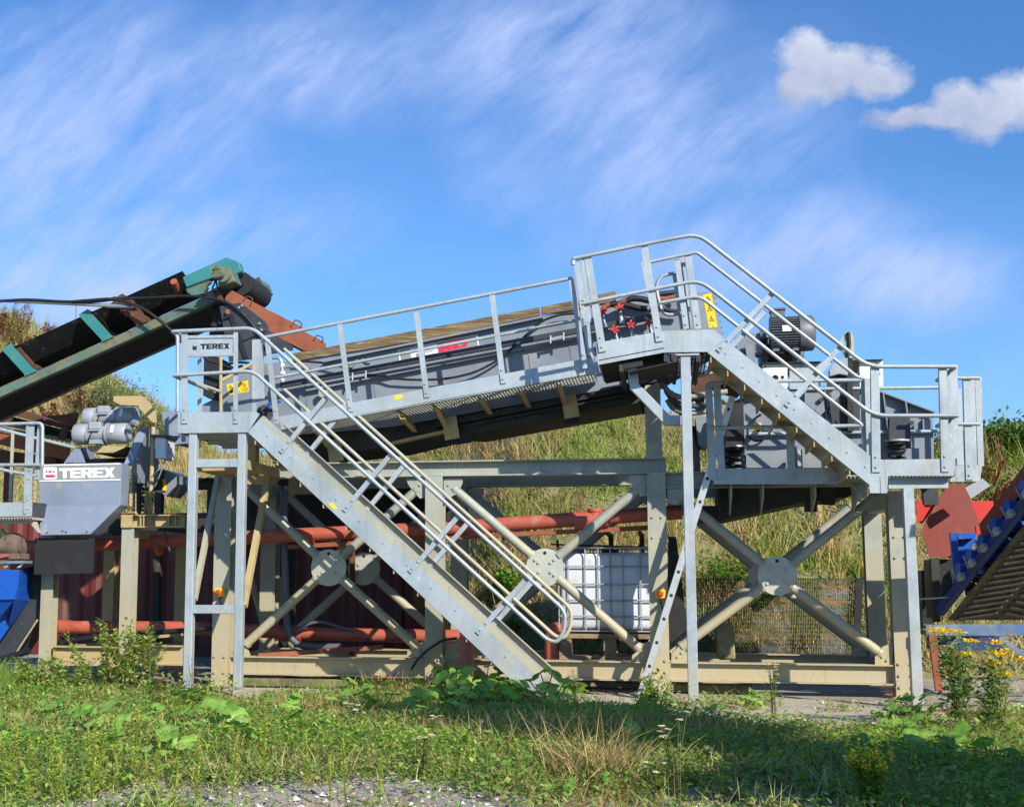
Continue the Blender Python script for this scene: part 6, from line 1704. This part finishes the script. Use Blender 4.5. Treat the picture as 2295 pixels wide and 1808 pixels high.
for px_, dep, H, R in (((2210, 1010), 8.9, .42, .7), ((2265, 1000), 9.0, .5, .7), ((2320, 1000), 9.0, .5, .7), ((2160, 1030), 8.8, .38, .6)):
    bush('reed_clump', bk_(px_, dep), H, R, 3000, ('4f6a26', '5f7a2e', '3f5a20', '6f8640'), M_STEM, 'dark green grassy clump on the bank top at far right', 'grass clump', 'green clumps on the right bank top', (.06, .14), 1.2)
for px_, dep in (((1130, 1120), 5.5), ((1160, 1140), 5.2), ((1700, 1165), 4.7), ((1640, 1150), 5.0), ((1100, 1195), 4.6), ((980, 1000), 8)):
    bush('nettle_patch', bk_(px_, dep), .45, .5, 500, ('5f8a2a', '6f9a34', '4a7022'), M_STEM, 'bright green leafy weed patch on the bank seen between the tubes', 'weed', 'leafy patches on the middle bank', (.06, .11), .4)
for px_, dep in (((1080, 1290), 4.3), ((1060, 1260), 4.5), ((850, 1010), 7.8)):
    bush('dock_plant', bk_(px_, dep), .8, .25, 350, DOCK + ('7a5a3a',), M_STEMR, 'thin reddish dock stalks on the bank behind the stair', 'weed', 'red docks behind the stair', (.03, .05), .9, True)
# ------------------------------------------------------------------ weeds of the foreground
def rnd(n, x0, x1, y0, y1):
    return RNG.uniform(x0, x1, n), RNG.uniform(y0, y1, n)
def onground(x, y, dz=0):
    return np.stack([x, y, np.array([gz(a, b) for a, b in zip(x, y)]) + dz], 1)
def cover(p):
    """how overgrown the yard is at p: bare gravel near the viewer, thick in the middle"""
    x, y = p[:, 0], p[:, 1]
    base = np.clip((-y - 3.0) * 0 + (y + 8.0) / 3.0, .0, 1)                    # bare towards the viewer
    base = np.where((x < -3.3) & (y < -5), np.maximum(base, .75), base)
    base = np.where(x > .9, np.maximum(base, .9), base)
    edge = np.interp(x, [-9, -5.2, -4.8, -3.2, -1.2, -.3, .3, 1.2, 2.0, 2.6, 4.6], [-.9, -1.1, -1.75, -1.6, -1.7, -2.1, -2.8, -3.1, -3.1, -3.6, -4.6])   # where the concrete strip and the gravel end
    base = np.where(y > edge + .18 * np.sin(3 * x), base * .03, base)
    g = nfield(p, .8, 31.0) * .9 + nfield(p, 2.3, 12.0) * .6
    return np.clip(base * 1.45 + g * 1.1 - .12, 0, 1)
x, y = rnd(300000, -8.2, 4.6, -9.2, -.9)
p = onground(x, y); cv_ = cover(p)
p = p[RNG.random(len(p)) < cv_ * 1.1]
f1 = nfield(p, .9, 41.0)
n = len(p)
hh = .02 + .11 * RNG.random(n) ** 1.6 * (1 + .9 * f1)
p[:, 2] += hh
lf = leaves(p, RNG.uniform(.018, .056, n), RNG.uniform(.007, .020, n), RNG.uniform(-.3, .8, n),
            np.where((f1[:, None] + RNG.uniform(-.4, .4, (n, 1))) > .05, tints(n, ('7fa040', '8fae4a', 'a3ba58', '6a8c38')), tints(n, ('648844', '789452', '8e9c5e', 'acb064', '9a8c58'))))
stuff(npmesh('ground_cover', *lf, M_LEAF), 'low small leaved weeds covering the yard in the foreground', 'weeds')
x, y = rnd(70000, -8.2, 4.6, -9.2, -.9)
p = onground(x, y); cv_ = cover(p); p = p[RNG.random(len(p)) < cv_ * .9]
n = len(p); f1 = nfield(p, .6, 51.0)[:, None]
bl3 = blades(p, (.06 + .16 * RNG.random(n) ** 1.5) * 1.0, RNG.uniform(.002, .0045, n), RNG.uniform(0, .7, n), RNG.uniform(0, .7, n),
             np.where((f1 + RNG.uniform(-.4, .4, (n, 1))) > .1, tints(n, ('c4ba78', 'd0c288', 'b0a070')), tints(n, ('8fac4c', '7d9c42', 'a6b85a'))))
x, y = rnd(26000, -8.2, 3.0, -8.6, -1.6)
p4 = onground(x, y); k4 = nfield(p4, 1.1, 77.0) > .12; p4 = p4[k4]; n4 = len(p4)
bl4 = blades(p4, RNG.uniform(.05, .22, n4), RNG.uniform(.0018, .0035, n4), RNG.uniform(.1, .95, n4), RNG.uniform(0, .8, n4), tints(n4, ('b89c68', 'a08458', '8f6a4c', 'c8b080', '94604c')))
# lush grass tuft by the blue chute
q = P(Q8(60, 1500), -1.0)
n = 5000
gx = np.clip(RNG.normal(q.x - .35, .42, n), -9, q.x + .45); gy = RNG.normal(-1.6, .45, n)
g2 = blades(onground(gx, gy), RNG.uniform(.15, .42, n), RNG.uniform(.002, .005, n), RNG.uniform(0, .5, n), RNG.uniform(0, .7, n), tints(n, ('7d9a44', '8fa850', '688a38', 'a3b060')))
stuff(npmesh('yard_grass', *cat([bl3, bl4, g2]), M_LEAF), 'thin green and straw coloured grass among the foreground weeds', 'grass')
# loose stones
n = 42000
x, y = rnd(n, -8.2, 4.8, -9.4, -.3)
p = onground(x, y); cv_ = cover(p); k = RNG.random(n) > cv_ * .9; p = p[k]; n = len(p)
r = RNG.uniform(.006, .02, n) * (1 + 1.6 * (RNG.random(n) > .95))
ph = np.array([[1, 0, 0], [0, 1, 0], [-1, 0, 0], [0, -1, 0], [0, 0, .7], [.6, .6, .35]])
V = p[:, None, :] + r[:, None, None] * (ph[None, :5] * RNG.uniform(.6, 1.3, (n, 5, 3)) + RNG.normal(0, .15, (n, 5, 3)))
i = np.arange(n)[:, None] * 5
F3 = np.concatenate([i + np.array([[a, b, 4]]) for a, b in ((0, 1), (1, 2), (2, 3), (3, 0))])
M_STONE = leafmat('stone', 0.0, .9, .2)
stuff(npmesh('gravel', V.reshape(-1, 3), F3, np.repeat(tints(n, ('9f9a94', 'b8b3ac', '7c7772', 'd5d0c8', 'a08f7d', '66625f'))[:, None, :], 5, 1).reshape(-1, 3), M_STONE), 'loose grey stones scattered over the bare yard', 'gravel')

# butterbur: broad round leaves on stalks
def butterbur(name, nl, size, cols):
    b = thing(name, 'clump of broad round butterbur leaves low among the foreground weeds', 'leafy plant', (0, 0, 0), 'butterbur clumps in the yard')
    parts = []; mb = MB()
    for _ in range(nl):
        az = random.uniform(0, 6.28); rr = random.uniform(.03, .26); h = random.uniform(.06, .24)
        c = Vector((math.cos(az) * rr, math.sin(az) * rr, h)); R = size * random.uniform(.6, 1.15)
        mb.tube([Vector((c.x * .2, c.y * .2, 0)), Vector((c.x * .8, c.y * .8, h * .7)), c], .004, 5, False)
        az2 = random.uniform(0, 6.28)
        nrm = Vector((random.uniform(-.5, .3), random.uniform(-.75, .1), 1)).normalized()
        e1 = nrm.cross(Vector((math.cos(az2), math.sin(az2), .1))).normalized(); e2 = nrm.cross(e1)
        K_ = 14; vs = [c - nrm * R * .06]
        for k in range(K_):
            a = math.radians(25 + 310 * k / (K_ - 1)); w = R * (1 + .07 * math.sin(5 * a + az) + .06 * random.uniform(-1, 1))
            vs.append(c + (e1 * math.cos(a) + e2 * math.sin(a)) * w * (.86 if k in (0, K_ - 1) else 1) + nrm * R * (.10 * math.sin(3 * a + az2) - .06))
        vs2 = [c + (v - c) * .55 + nrm * R * .07 for v in vs[1:]]
        allv = vs + vs2
        f = []
        for k in range(1, K_):
            f.append((0, K_ + k, K_ + k + 1, 0)); f.append((K_ + k, k, k + 1, K_ + k + 1))
        col = np.array(hexc(random.choice(cols))[:3]) * random.uniform(.8, 1.2)
        cc = np.repeat(col[None], len(allv), 0); cc[0] *= 1.25
        f4 = [(a, b_, c_, d_) for a, b_, c_, d_ in f if a != d_]; f3 = [(a, b_, c_, c_) for a, b_, c_, d_ in f if a == d_]
        parts.append((np.array([list(v) for v in allv]), np.array(f4 + [(q[0], q[1], q[2], q[0]) for q in []], dtype=np.int32), cc))
        tv = []
        for (a, b_, c_, _) in f3: tv.append((a, b_, c_))
        parts_t.append((np.array([list(v) for v in allv]), np.array(tv, dtype=np.int32), cc))
    o4 = cat(parts); o3 = cat(parts_t)
    # one mesh: quads for the rim, triangles folded in as thin quads about the midpoint of an edge
    v3, f3_, c3 = o3
    mid = (v3[f3_[:, 1]] + v3[f3_[:, 2]]) / 2
    base_ = len(v3)
    v3 = np.concatenate([v3, mid]); c3 = np.concatenate([c3, (c3[f3_[:, 1]] + c3[f3_[:, 2]]) / 2])
    fq_ = np.stack([f3_[:, 0], f3_[:, 1], base_ + np.arange(len(f3_)), f3_[:, 2]], 1)
    npmesh('leaves', *cat([o4, (v3, fq_, c3)]), M_LEAF, b)
    mb.build('stalk', M_STEM, b)
    return b
BB = ('86ae4c', '94ba58', '76a044', 'a0c068')
protos = []
spots = []
for (px_, py_) in ((90, 1620), (180, 1640), (210, 1668), (300, 1605), (335, 1640), (420, 1590), (470, 1600), (500, 1655), (560, 1620), (640, 1610), (700, 1650), (430, 1650), (380, 1700), (30, 1690), (260, 1700), (600, 1680),
                   (770, 1560), (810, 1575), (790, 1600), (840, 1610), (960, 1610), (1000, 1560), (1040, 1570), (1085, 1560), (1120, 1575), (1170, 1580), (1210, 1575), (1060, 1600), (985, 1640), (1140, 1605), (1250, 1580),
                   (940, 1575), (1020, 1590), (1100, 1595), (1160, 1568), (1200, 1600), (1070, 1545), (860, 1570), (1450, 1610), (1500, 1600), (1680, 1590), (2010, 1615), (2050, 1625), (2030, 1645), (2085, 1650), (1990, 1660), (1600, 1625),
                   (1700, 1750), (1760, 1765), (1830, 1740), (1860, 1790), (1640, 1790), (2200, 1790), (2270, 1800), (2150, 1770), (1560, 1760), (2240, 1740), (2100, 1730), (1720, 1700), (1930, 1700), (2060, 1700), (1500, 1700), (1140, 1760), (1100, 1790), (1360, 1780), (1230, 1790), (1390, 1700)):
    spots.append(PG((px_, py_)))
parts_t = []
for k, s in enumerate(spots):
    z = gz(s.x, s.y)
    near = s.y < -6
    if len(protos) < 5:
        parts_t = []
        b = butterbur('butterbur', (12, 9, 14, 8, 11)[k % 5], (.075, .065, .085, .06, .07)[k % 5], BB)
        b.location = (s.x, s.y, z); protos.append(b)
    else:
        copy_thing(protos[k % 5], (s.x, s.y, z), random.uniform(0, 6.28), random.uniform(.7, 1.15) * (.6 if near else 1.35 if -2.4 < s.x < -.6 and s.y > -3 else 1))

# flowering weeds
def flower_weed(name, label, cat_, q, H, nst, head, petal, nleaf, spread, group=None, leafcol=('5f7a34', '4d6a2a', '74883f'), ll=(.02, .05)):
    g = PG(q); z = gz(g.x, g.y)
    b = thing(name, label, cat_, (g.x, g.y, z), group)
    o = Vector((g.x, g.y, z)); mb = MB(); lv_p = []; fl = []
    for _ in range(nst):
        az = random.uniform(0, 6.28); r = spread * random.uniform(.2, 1); h = H * random.uniform(.72, 1.02)
        t = o + Vector((math.cos(az) * r, math.sin(az) * r, h)); m_ = o + Vector((math.cos(az) * r * .35, math.sin(az) * r * .35, h * .55))
        mb.tube([o + Vector((math.cos(az) * .02, math.sin(az) * .02, 0)), m_, t], [.004, .003, .002], 5, False)
        for k in range(int(nleaf / nst)):
            s = random.uniform(.1, .92); lv_p.append(o * (1 - s) ** 2 + m_ * 2 * s * (1 - s) + t * s * s)
        fl.append(t)
    mb.build('stem', M_STEM, b)
    n = len(lv_p)
    if n:
        npmesh('leaves', *leaves(np.array([list(v) for v in lv_p]) + RNG.normal(0, spread * .14, (n, 3)), RNG.uniform(*ll, n), RNG.uniform(ll[0] * .25, ll[1] * .25, n), RNG.uniform(-.2, .7, n), tints(n, leafcol)), M_LEAF, b)
    for t in fl:
        if head == 'daisy':
            n = 12; a = np.arange(n) * 2 * np.pi / n
            R_ = petal
            lv = leaves(np.repeat(np.array([list(t)]), n, 0), np.full(n, R_), np.full(n, R_ * .28), np.full(n, .25) + RNG.uniform(-.2, .2, n), tints(n, ('e8e8e4', 'dcdcd8'), .05), az=a)
            f = npmesh('flower', *lv, M_PETAL, b)
            mbc = MB(); mbc.sphere(t + Vector((0, 0, petal * .15)), petal * .32, 8, 5, (1, 1, .6)); mbc.build('flower_eye', M_YEL, f)
        else:
            k = 80 if head == 'umbel' else 14
            rr = RNG.normal(0, 1, (k, 3)) * ([petal, petal, petal * .22] if head == 'umbel' else [petal * .8, petal * .8, petal])
            pp = np.array(list(t)) + rr
            lv = leaves(pp, RNG.uniform(.012, .026, k), RNG.uniform(.006, .013, k), RNG.uniform(-.3, .9, k), tints(k, ('ffd21c', 'f5c410', 'ffe040') if head == 'umbel' else ('ffe83a', 'fff05a', 'f5d830', 'f0c030'), .12))
            npmesh('flower', *lv, M_PETAL, b)
    return b
M_YEL2 = M_YEL
for q, H, ns, lab in (((1735, 1612), .52, 9, 'tall white daisy weed on the concrete edge between the two right columns'), ((1517, 1800), .50, 7, 'white daisy weed at the bottom right of the dry grass tuft'), ((1470, 1800), .26, 4, 'short white daisy weed just left of a taller daisy at the bottom edge'), ((970, 1660), .22, 4, 'small pair of white daisies in front of the broad leaves near the stair foot'),
                      ((790, 1630), .22, 7, 'cluster of white daisies left of the broad leaf bed'), ((945, 1745), .28, 7, 'low white daisies on the gravel left of the dry grass'), ((465, 1735), .10, 5, 'low white flowers on the gravel in the left foreground')):
    flower_weed('daisy_weed', lab, 'flower', q, H, ns, 'daisy', .028, 90, .09)
for q, ns, lab in (((1530, 1590), 8, 'sprinkle of tiny white daisies behind the shaded grass, right of the stair foot'), ((1480, 1600), 7, 'sprinkle of tiny white daisies in shade below the leaning ladder')):
    flower_weed('daisy_weed', lab, 'flower', q, .16, ns, 'daisy', .018, 60, .22)
flower_weed('ragwort', 'tall yellow flowered ragwort beside the rightmost leg', 'flower', (2150, 1640), .80, 8, 'umbel', .038, 760, .34, leafcol=('6f8c4c', '83a058', '5d7a40'), ll=(.04, .09))
flower_weed('ragwort', 'shorter yellow ragwort stems in front of the grey log', 'flower', (2215, 1640), .64, 6, 'umbel', .034, 560, .3, leafcol=('6f8c4c', '83a058', '5d7a40'), ll=(.04, .09))
flower_weed('hypericum', 'bushy yellow flowered weed at the bottom edge of view', 'flower', (1955, 1822), .34, 36, 'spray', .013, 2400, .15, leafcol=('92b048', 'a6c050', '78983c'), ll=(.02, .04))
# upright lime green fleabane spikes near the viewer
def spike(q, H, label):
    g = PG(q); z = gz(g.x, g.y); o = Vector((g.x, g.y, z))
    b = thing('fleabane', label, 'weed', o, 'lime green upright weeds')
    t = o + Vector((random.uniform(-.03, .03), random.uniform(-.03, .03), H))
    mb = MB().tube([o, t], [.004, .002], 5, False); mb.build('stem', M_STEM, b)
    n = 130; s = RNG.random(n) ** .8
    pp = np.array(list(o)) + (np.array(list(t)) - np.array(list(o))) * s[:, None]
    npmesh('leaves', *leaves(pp, .05 * (1.1 - s * .6), np.full(n, .008), RNG.uniform(.1, 1.0, n), tints(n, ('bcc858', 'a8b84c', '94aa44', 'd0d070'))), M_LEAF, b)
    return b
sp0 = None
for k, (px_, py_) in enumerate(((20, 1800), (60, 1810), (118, 1790), (135, 1806), (205, 1800), (220, 1770), (262, 1790), (330, 1800), (345, 1795), (390, 1808), (440, 1800), (200, 1740), (120, 1740), (300, 1745), (520, 1800), (740, 1800), (775, 1790), (590, 1745), (255, 1720), (10, 1760), (850, 1800), (690, 1770))):
    g = PG((px_, py_))
    if sp0 is None: sp0 = spike((px_, py_), .46, 'thin upright lime green weed on the gravel near the viewer')
    else: copy_thing(sp0, (g.x, g.y, gz(g.x, g.y)), random.uniform(0, 6.28), random.uniform(.55, 1.1))
# dry grass tufts in the middle
def tuft(q, n, R, H, label):
    g = PG(q)
    gx = RNG.normal(g.x, R, n); gy = RNG.normal(g.y, R * .6, n)
    p = onground(gx, gy)
    o = npmesh('dry_grass_tuft', *blades(p, RNG.uniform(.4, 1, n) * H, RNG.uniform(.0018, .004, n), RNG.uniform(.05, .5, n), RNG.uniform(.1, .95, n), tints(n, ('c0a878', 'ad9264', '9a7e50', 'cdb888', '84784c'))), M_DRY)
    rebase(tag(o, label, 'dry grass'), (g.x, g.y, gz(g.x, g.y)))
tuft((1335, 1752), 420, .17, .46, 'large tuft of pale dry grass on the gravel in the middle foreground')
tuft((1180, 1690), 240, .26, .36, 'thin dry grass tuft, left of and behind the largest tuft')
tuft((1380, 1665), 420, .42, .36, 'dry grass tuft in the shade behind the largest tuft')
tuft((720, 1600), 260, .3, .3, 'sparse dry grass between broad leaves left of the stair')
tuft((900, 1560), 260, .3, .4, 'wispy dry grass along the base beam left of the stair foot')
# dead seed stalks standing before the base beams
def stalk(q, H, cols, label):
    g = PG(q); o = Vector((g.x, g.y, gz(g.x, g.y)))
    b = thing('seed_stalk', label, 'weed', o)
    mb = MB(); tips = []
    for k in range(5):
        a = random.uniform(0, 6.28); t = o + Vector((math.cos(a) * .08, math.sin(a) * .05, H * random.uniform(.6, 1)))
        mb.tube([o, o.lerp(t, .5) + Vector((0, 0, .03)), t], [.003, .0025, .0015], 5, False); tips.append((o, t))
    mb.build('stem', M_STEMR, b)
    n = 150; s = .45 + .55 * RNG.random(n); ii = RNG.integers(0, 5, n)
    pp = np.array([list(tips[i][0].lerp(tips[i][1], float(v))) for i, v in zip(ii, s)]) + RNG.normal(0, .02, (n, 3))
    npmesh('seed_head', *leaves(pp, RNG.uniform(.008, .02, n), RNG.uniform(.003, .006, n), RNG.uniform(-.3, 1, n), tints(n, cols)), M_DRY, b)
DR = ('7a5040', '8f6450', '6a4034')
for q, H, lab in (((1020, 1600), .45, 'reddish seed stalk before the base beam left of the stair foot'), ((850, 1590), .5, 'pinkish seed stalk by the base beam under the left hub plate'), ((1290, 1590), .4, 'dark seed stalk right of the stair foot'), ((435, 1590), .55, 'thin seed stalk before the first platform leg'), ((360, 1600), .5, 'tall seed stalk between the shrub and the platform legs'), ((2000, 1590), .3, 'small dead stalk before the far right column')):
    stalk(q, H, DR, lab)
# leafy shrub growing against the stand, bramble-like
def shrub(q, Y, H, R, n, label, nst):
    g = P(q, Y); o = Vector((g.x, Y, gz(g.x, Y)))
    b = thing('shrub', label, 'shrub', o)
    mb = MB(); segs = []
    for _ in range(nst):
        a = random.uniform(0, 6.28); r = R * random.uniform(.1, 1); h = H * random.uniform(.45, 1) * (1 - .45 * r / R)
        s = o + Vector((random.uniform(-.5, .5) * R, random.uniform(-.2, .2), 0))
        t = s + Vector((math.cos(a) * r, math.sin(a) * r * .5, h)); m_ = s.lerp(t, .5) + Vector((0, 0, h * .15))
        mb.tube([s, m_, t], [.006, .005, .002], 5, False); segs.append((s, m_, t))
    mb.build('stem', M_STEM, b)
    ii = RNG.integers(0, nst, n); s_ = RNG.random(n) ** .75
    pp = np.array([list(segs[i][0] * (1 - v) ** 2 + segs[i][1] * 2 * v * (1 - v) + segs[i][2] * v * v) for i, v in zip(ii, s_)]) + RNG.normal(0, .03, (n, 3))
    npmesh('foliage', *leaves(pp, RNG.uniform(.035, .075, n), RNG.uniform(.012, .024, n), RNG.uniform(-.2, .9, n), tints(n, ('8aa64a', '9ab658', '72904a', 'b0c268', 'a09448'))), M_LEAF, b)
shrub((285, 1500), -1.25, 1.02, .62, 1900, 'leafy green shrub rising in front of the tan stand legs', 34)
shrub((110, 1560), -1.6, .62, .45, 900, 'lower leafy sprig left of the main shrub, beside the pipe end', 16)
shrub((420, 1590), -2.0, .3, .6, 700, 'low bushy growth at the foot of the left platform leg', 20)
shrub((1450, 1620), -1.9, .45, .25, 420, 'dark green bushy weed at the foot of the leaning ladder', 10)
shrub((2270, 1700), -3.6, .55, .16, 160, 'thin dark weed at the right edge of view', 5)
# unseen trees, added out of view to cast the shade on the right foreground
def tree(loc, H, R, crown_z, n, label):
    b = thing('tree', label, 'tree', loc)
    o = Vector(loc)
    mb = MB(); mb.tube([o, o + Vector((.05, 0, H * .4)), o + Vector((0, .1, H * .8))], [.12, .09, .03], 10)
    for k in range(9):
        a = k * 2.4; z = H * (.35 + .05 * k); mb.tube([o + Vector((0, 0, z)), o + Vector((math.cos(a) * R * .8, math.sin(a) * R * .8, z + R * .5))], [.04, .012], 6)
    mb.build('trunk', M_STEM, b)
    cl = [(RNG.uniform(-.85, .85, 3) * [R, R, (H - crown_z) * .5] + [0, 0, (H + crown_z) / 2]) for _ in range(60)]
    ii = RNG.integers(0, len(cl), n)
    pp = np.array(list(loc)) + np.array(cl)[ii] + RNG.normal(0, R * .13, (n, 3))
    npmesh('crown', *leaves(pp, RNG.uniform(.06, .12, n), RNG.uniform(.03, .05, n), RNG.uniform(-.8, .8, n), tints(n, ('5f7a30', '4d6a26', '728a3a'))), M_LEAF, b)
tree((3.9, -8.7, 0), 5.2, 1.0, 3.1, 22000, 'added tree out of view at the right, put in to shade the yard')
for x_, lab in ((4.3, 'nearest'), (6.05, 'middle'), (7.8, 'farthest')):
    tree((x_, -9.5, 0), 3.1, 1.05, 1.7 if lab == 'nearest' else .3, 24000, lab + ' of three low trees added out of view at the right to cast shade')
# ------------------------------------------------------------------ light and sky
LDIR = Vector((-1.12, 1.3, -.98)).normalized()
sun = bpy.data.objects.new('sun', bpy.data.lights.new('sun', 'SUN'))
COL.objects.link(sun)
sun.data.energy = 5.0; sun.data.angle = math.radians(.5); sun.data.color = (1, .93, .82)
sun.rotation_euler = LDIR.to_track_quat('-Z', 'Y').to_euler()
wd = bpy.data.worlds.new('World'); SC.world = wd; wd.use_nodes = True
t = NT(wd.node_tree)
for n in list(t.n): t.n.remove(n)
out = t.new('ShaderNodeOutputWorld'); bg = t.new('ShaderNodeBackground')
t.l.new(bg.outputs[0], out.inputs[0])
sky = t.new('ShaderNodeTexSky'); sky.sky_type = 'NISHITA'; sky.sun_disc = False
sky.sun_elevation = math.asin(-LDIR.z); sky.sun_rotation = math.atan2(-LDIR.x, -LDIR.y)
sky.altitude = 200; sky.air_density = 1.0; sky.dust_density = .6; sky.ozone_density = 2.2
bg.inputs['Strength'].default_value = .12
tc = t.new('ShaderNodeTexCoord').outputs['Generated']
sep = t.new('ShaderNodeSeparateXYZ'); t.l.new(tc, sep.inputs[0])
yy = t.math('MAXIMUM', t.math('ABSOLUTE', sep.outputs['Y']), .12)
u = t.math('DIVIDE', sep.outputs['X'], yy); v = t.math('DIVIDE', sep.outputs['Z'], yy)
cmb = t.new('ShaderNodeCombineXYZ'); t.l.new(u, cmb.inputs[0]); t.l.new(v, cmb.inputs[1])
uv = cmb.outputs[0]
def sk(x, y):
    r = ray(x, y); return r.x / r.y, r.z / r.y
def blob(c, rx, ry, vec):
    cx, cy = sk(*c)
    a = t.math('DIVIDE', t.math('SUBTRACT', vec[0], cx), rx); b = t.math('DIVIDE', t.math('SUBTRACT', vec[1], cy), ry)
    return t.math('SUBTRACT', 1.0, t.math('SQRT', t.math('ADD', t.math('MULTIPLY', a, a), t.math('MULTIPLY', b, b))))
# sky colour, tuned towards the clear blue of the photograph
skyc = t.mix(1.0, sky.outputs[0], (.43, .73, 1.06, 1), 'MULTIPLY')
# cirrus: streaks drawn out towards the upper right, in patches
warp = t.noise(uv, 3.2, 4, .55, 0, 'Color')
wv = t.new('ShaderNodeVectorMath'); wv.operation = 'MULTIPLY_ADD'
t.l.new(warp, wv.inputs[0]); wv.inputs[1].default_value = (.13, .13, 0); t.l.new(uv, wv.inputs[2])
st1 = t.noise(t.mapping(t.mapping(wv.outputs[0], rot=(0, 0, math.radians(-40))), (9, 34, 1)), 1, 9, .68)
st2 = t.noise(t.mapping(t.mapping(wv.outputs[0], rot=(0, 0, math.radians(-26)), loc=(.31, .17, 0)), (5, 13, 1)), 1, 6, .58)
pat = t.noise(t.mapping(uv, (1, 1, 1), (0, 0, 0), (4.2, .7, 0)), 4.2, 4, .55)
bl = [blob((1480, 330), .15, .12, (u, v)), blob((1230, 90), .17, .07, (u, v)), blob((1620, 560), .17, .07, (u, v)), blob((380, 540), .17, .05, (u, v)), blob((180, 260), .20, .12, (u, v)), blob((700, 120), .16, .07, (u, v)), blob((2050, 620), .10, .04, (u, v)), blob((150, 640), .16, .05, (u, v))]
pm = bl[0]
for q in bl[1:]: pm = t.math('MAXIMUM', pm, q)
pm = t.math('ADD', pm, t.math('MULTIPLY', t.math('SUBTRACT', pat, .5), 1.8))
ci = t.math('ADD', t.math('MULTIPLY', st1, .5), t.math('MULTIPLY', st2, .5))
veil = t.math('MULTIPLY', t.ramp(pm, -.5, .9), t.ramp(t.noise(wv.outputs[0], 7, 5, .6), .3, .75))
ci = t.math('ADD', t.math('MULTIPLY', t.ramp(ci, .38, .66), t.ramp(pm, .0, .75)), t.math('MULTIPLY', veil, .35))
low = t.ramp(v, .30, .05)
ci = t.math('ADD', ci, t.math('MULTIPLY', low, t.math('MULTIPLY', t.ramp(st2, .3, .75), .5)), clamp=True)
skyc = t.mix(t.math('MULTIPLY', ci, .80), skyc, (3.3, 4.1, 6.6, 1))
# two small cumulus clouds
nw = t.noise(uv, 22, 6, .62, .3, 'Color')
cw = t.new('ShaderNodeVectorMath'); cw.operation = 'MULTIPLY_ADD'
t.l.new(nw, cw.inputs[0]); cw.inputs[1].default_value = (.032, .032, 0)
sh = t.new('ShaderNodeVectorMath'); sh.operation = 'SUBTRACT'; t.l.new(uv, sh.inputs[0]); sh.inputs[1].default_value = (.016, .016, 0)
t.l.new(sh.outputs[0], cw.inputs[2])
s2 = t.new('ShaderNodeSeparateXYZ'); t.l.new(cw.outputs[0], s2.inputs[0])
cu = [blob((1815, 125), .026, .024, s2.outputs), blob((1880, 160), .036, .024, s2.outputs), blob((1955, 170), .028, .020, s2.outputs), blob((1795, 190), .018, .024, s2.outputs), blob((1850, 200), .028, .015, s2.outputs),
      blob((2150, 235), .024, .020, s2.outputs), blob((2220, 255), .038, .024, s2.outputs), blob((2040, 262), .032, .012, s2.outputs), blob((2290, 215), .034, .022, s2.outputs), blob((2110, 265), .03, .012, s2.outputs)]
cm = cu[0]
for q in cu[1:]: cm = t.math('MAXIMUM', cm, q)
fine = t.noise(uv, 48, 8, .68)
cm = t.math('ADD', cm, t.math('MULTIPLY', t.math('SUBTRACT', fine, .5), .9))
cmask = t.ramp(cm, -.06, .50)
shade = t.ramp(t.noise(uv, 30, 4, .6), .35, .7)
v1, v2 = sk(1870, 185)[1], sk(2200, 255)[1]; u1, u2 = sk(1870, 185)[0], sk(2200, 255)[0]
mid_ = t.math('MULTIPLY_ADD', t.math('SUBTRACT', u, u1), (v2 - v1) / (u2 - u1), v1)
hgt_ = t.ramp(t.math('SUBTRACT', v, mid_), -.025, .028)
shade = t.math('ADD', t.math('MULTIPLY', shade, .45), t.math('MULTIPLY', hgt_, .65), clamp=True)
cc = t.mix(shade, (2.3, 2.7, 3.9, 1), (4.7, 4.9, 5.7, 1))
skyc = t.mix(t.math('MULTIPLY', cmask, .9), skyc, cc)
t.l.new(skyc, bg.inputs['Color'])
SC.view_settings.view_transform = 'Standard'; SC.view_settings.look = 'None'
SC.view_settings.exposure = 0.48; SC.view_settings.gamma = 1
SC.render.engine = 'CYCLES'
SC.cycles.max_bounces = 6; SC.cycles.diffuse_bounces = 3; SC.cycles.glossy_bounces = 3; SC.cycles.transparent_max_bounces = 12
SC.cycles.use_denoising = True
for o in bpy.data.objects:
    if '_b' in o: del o['_b']
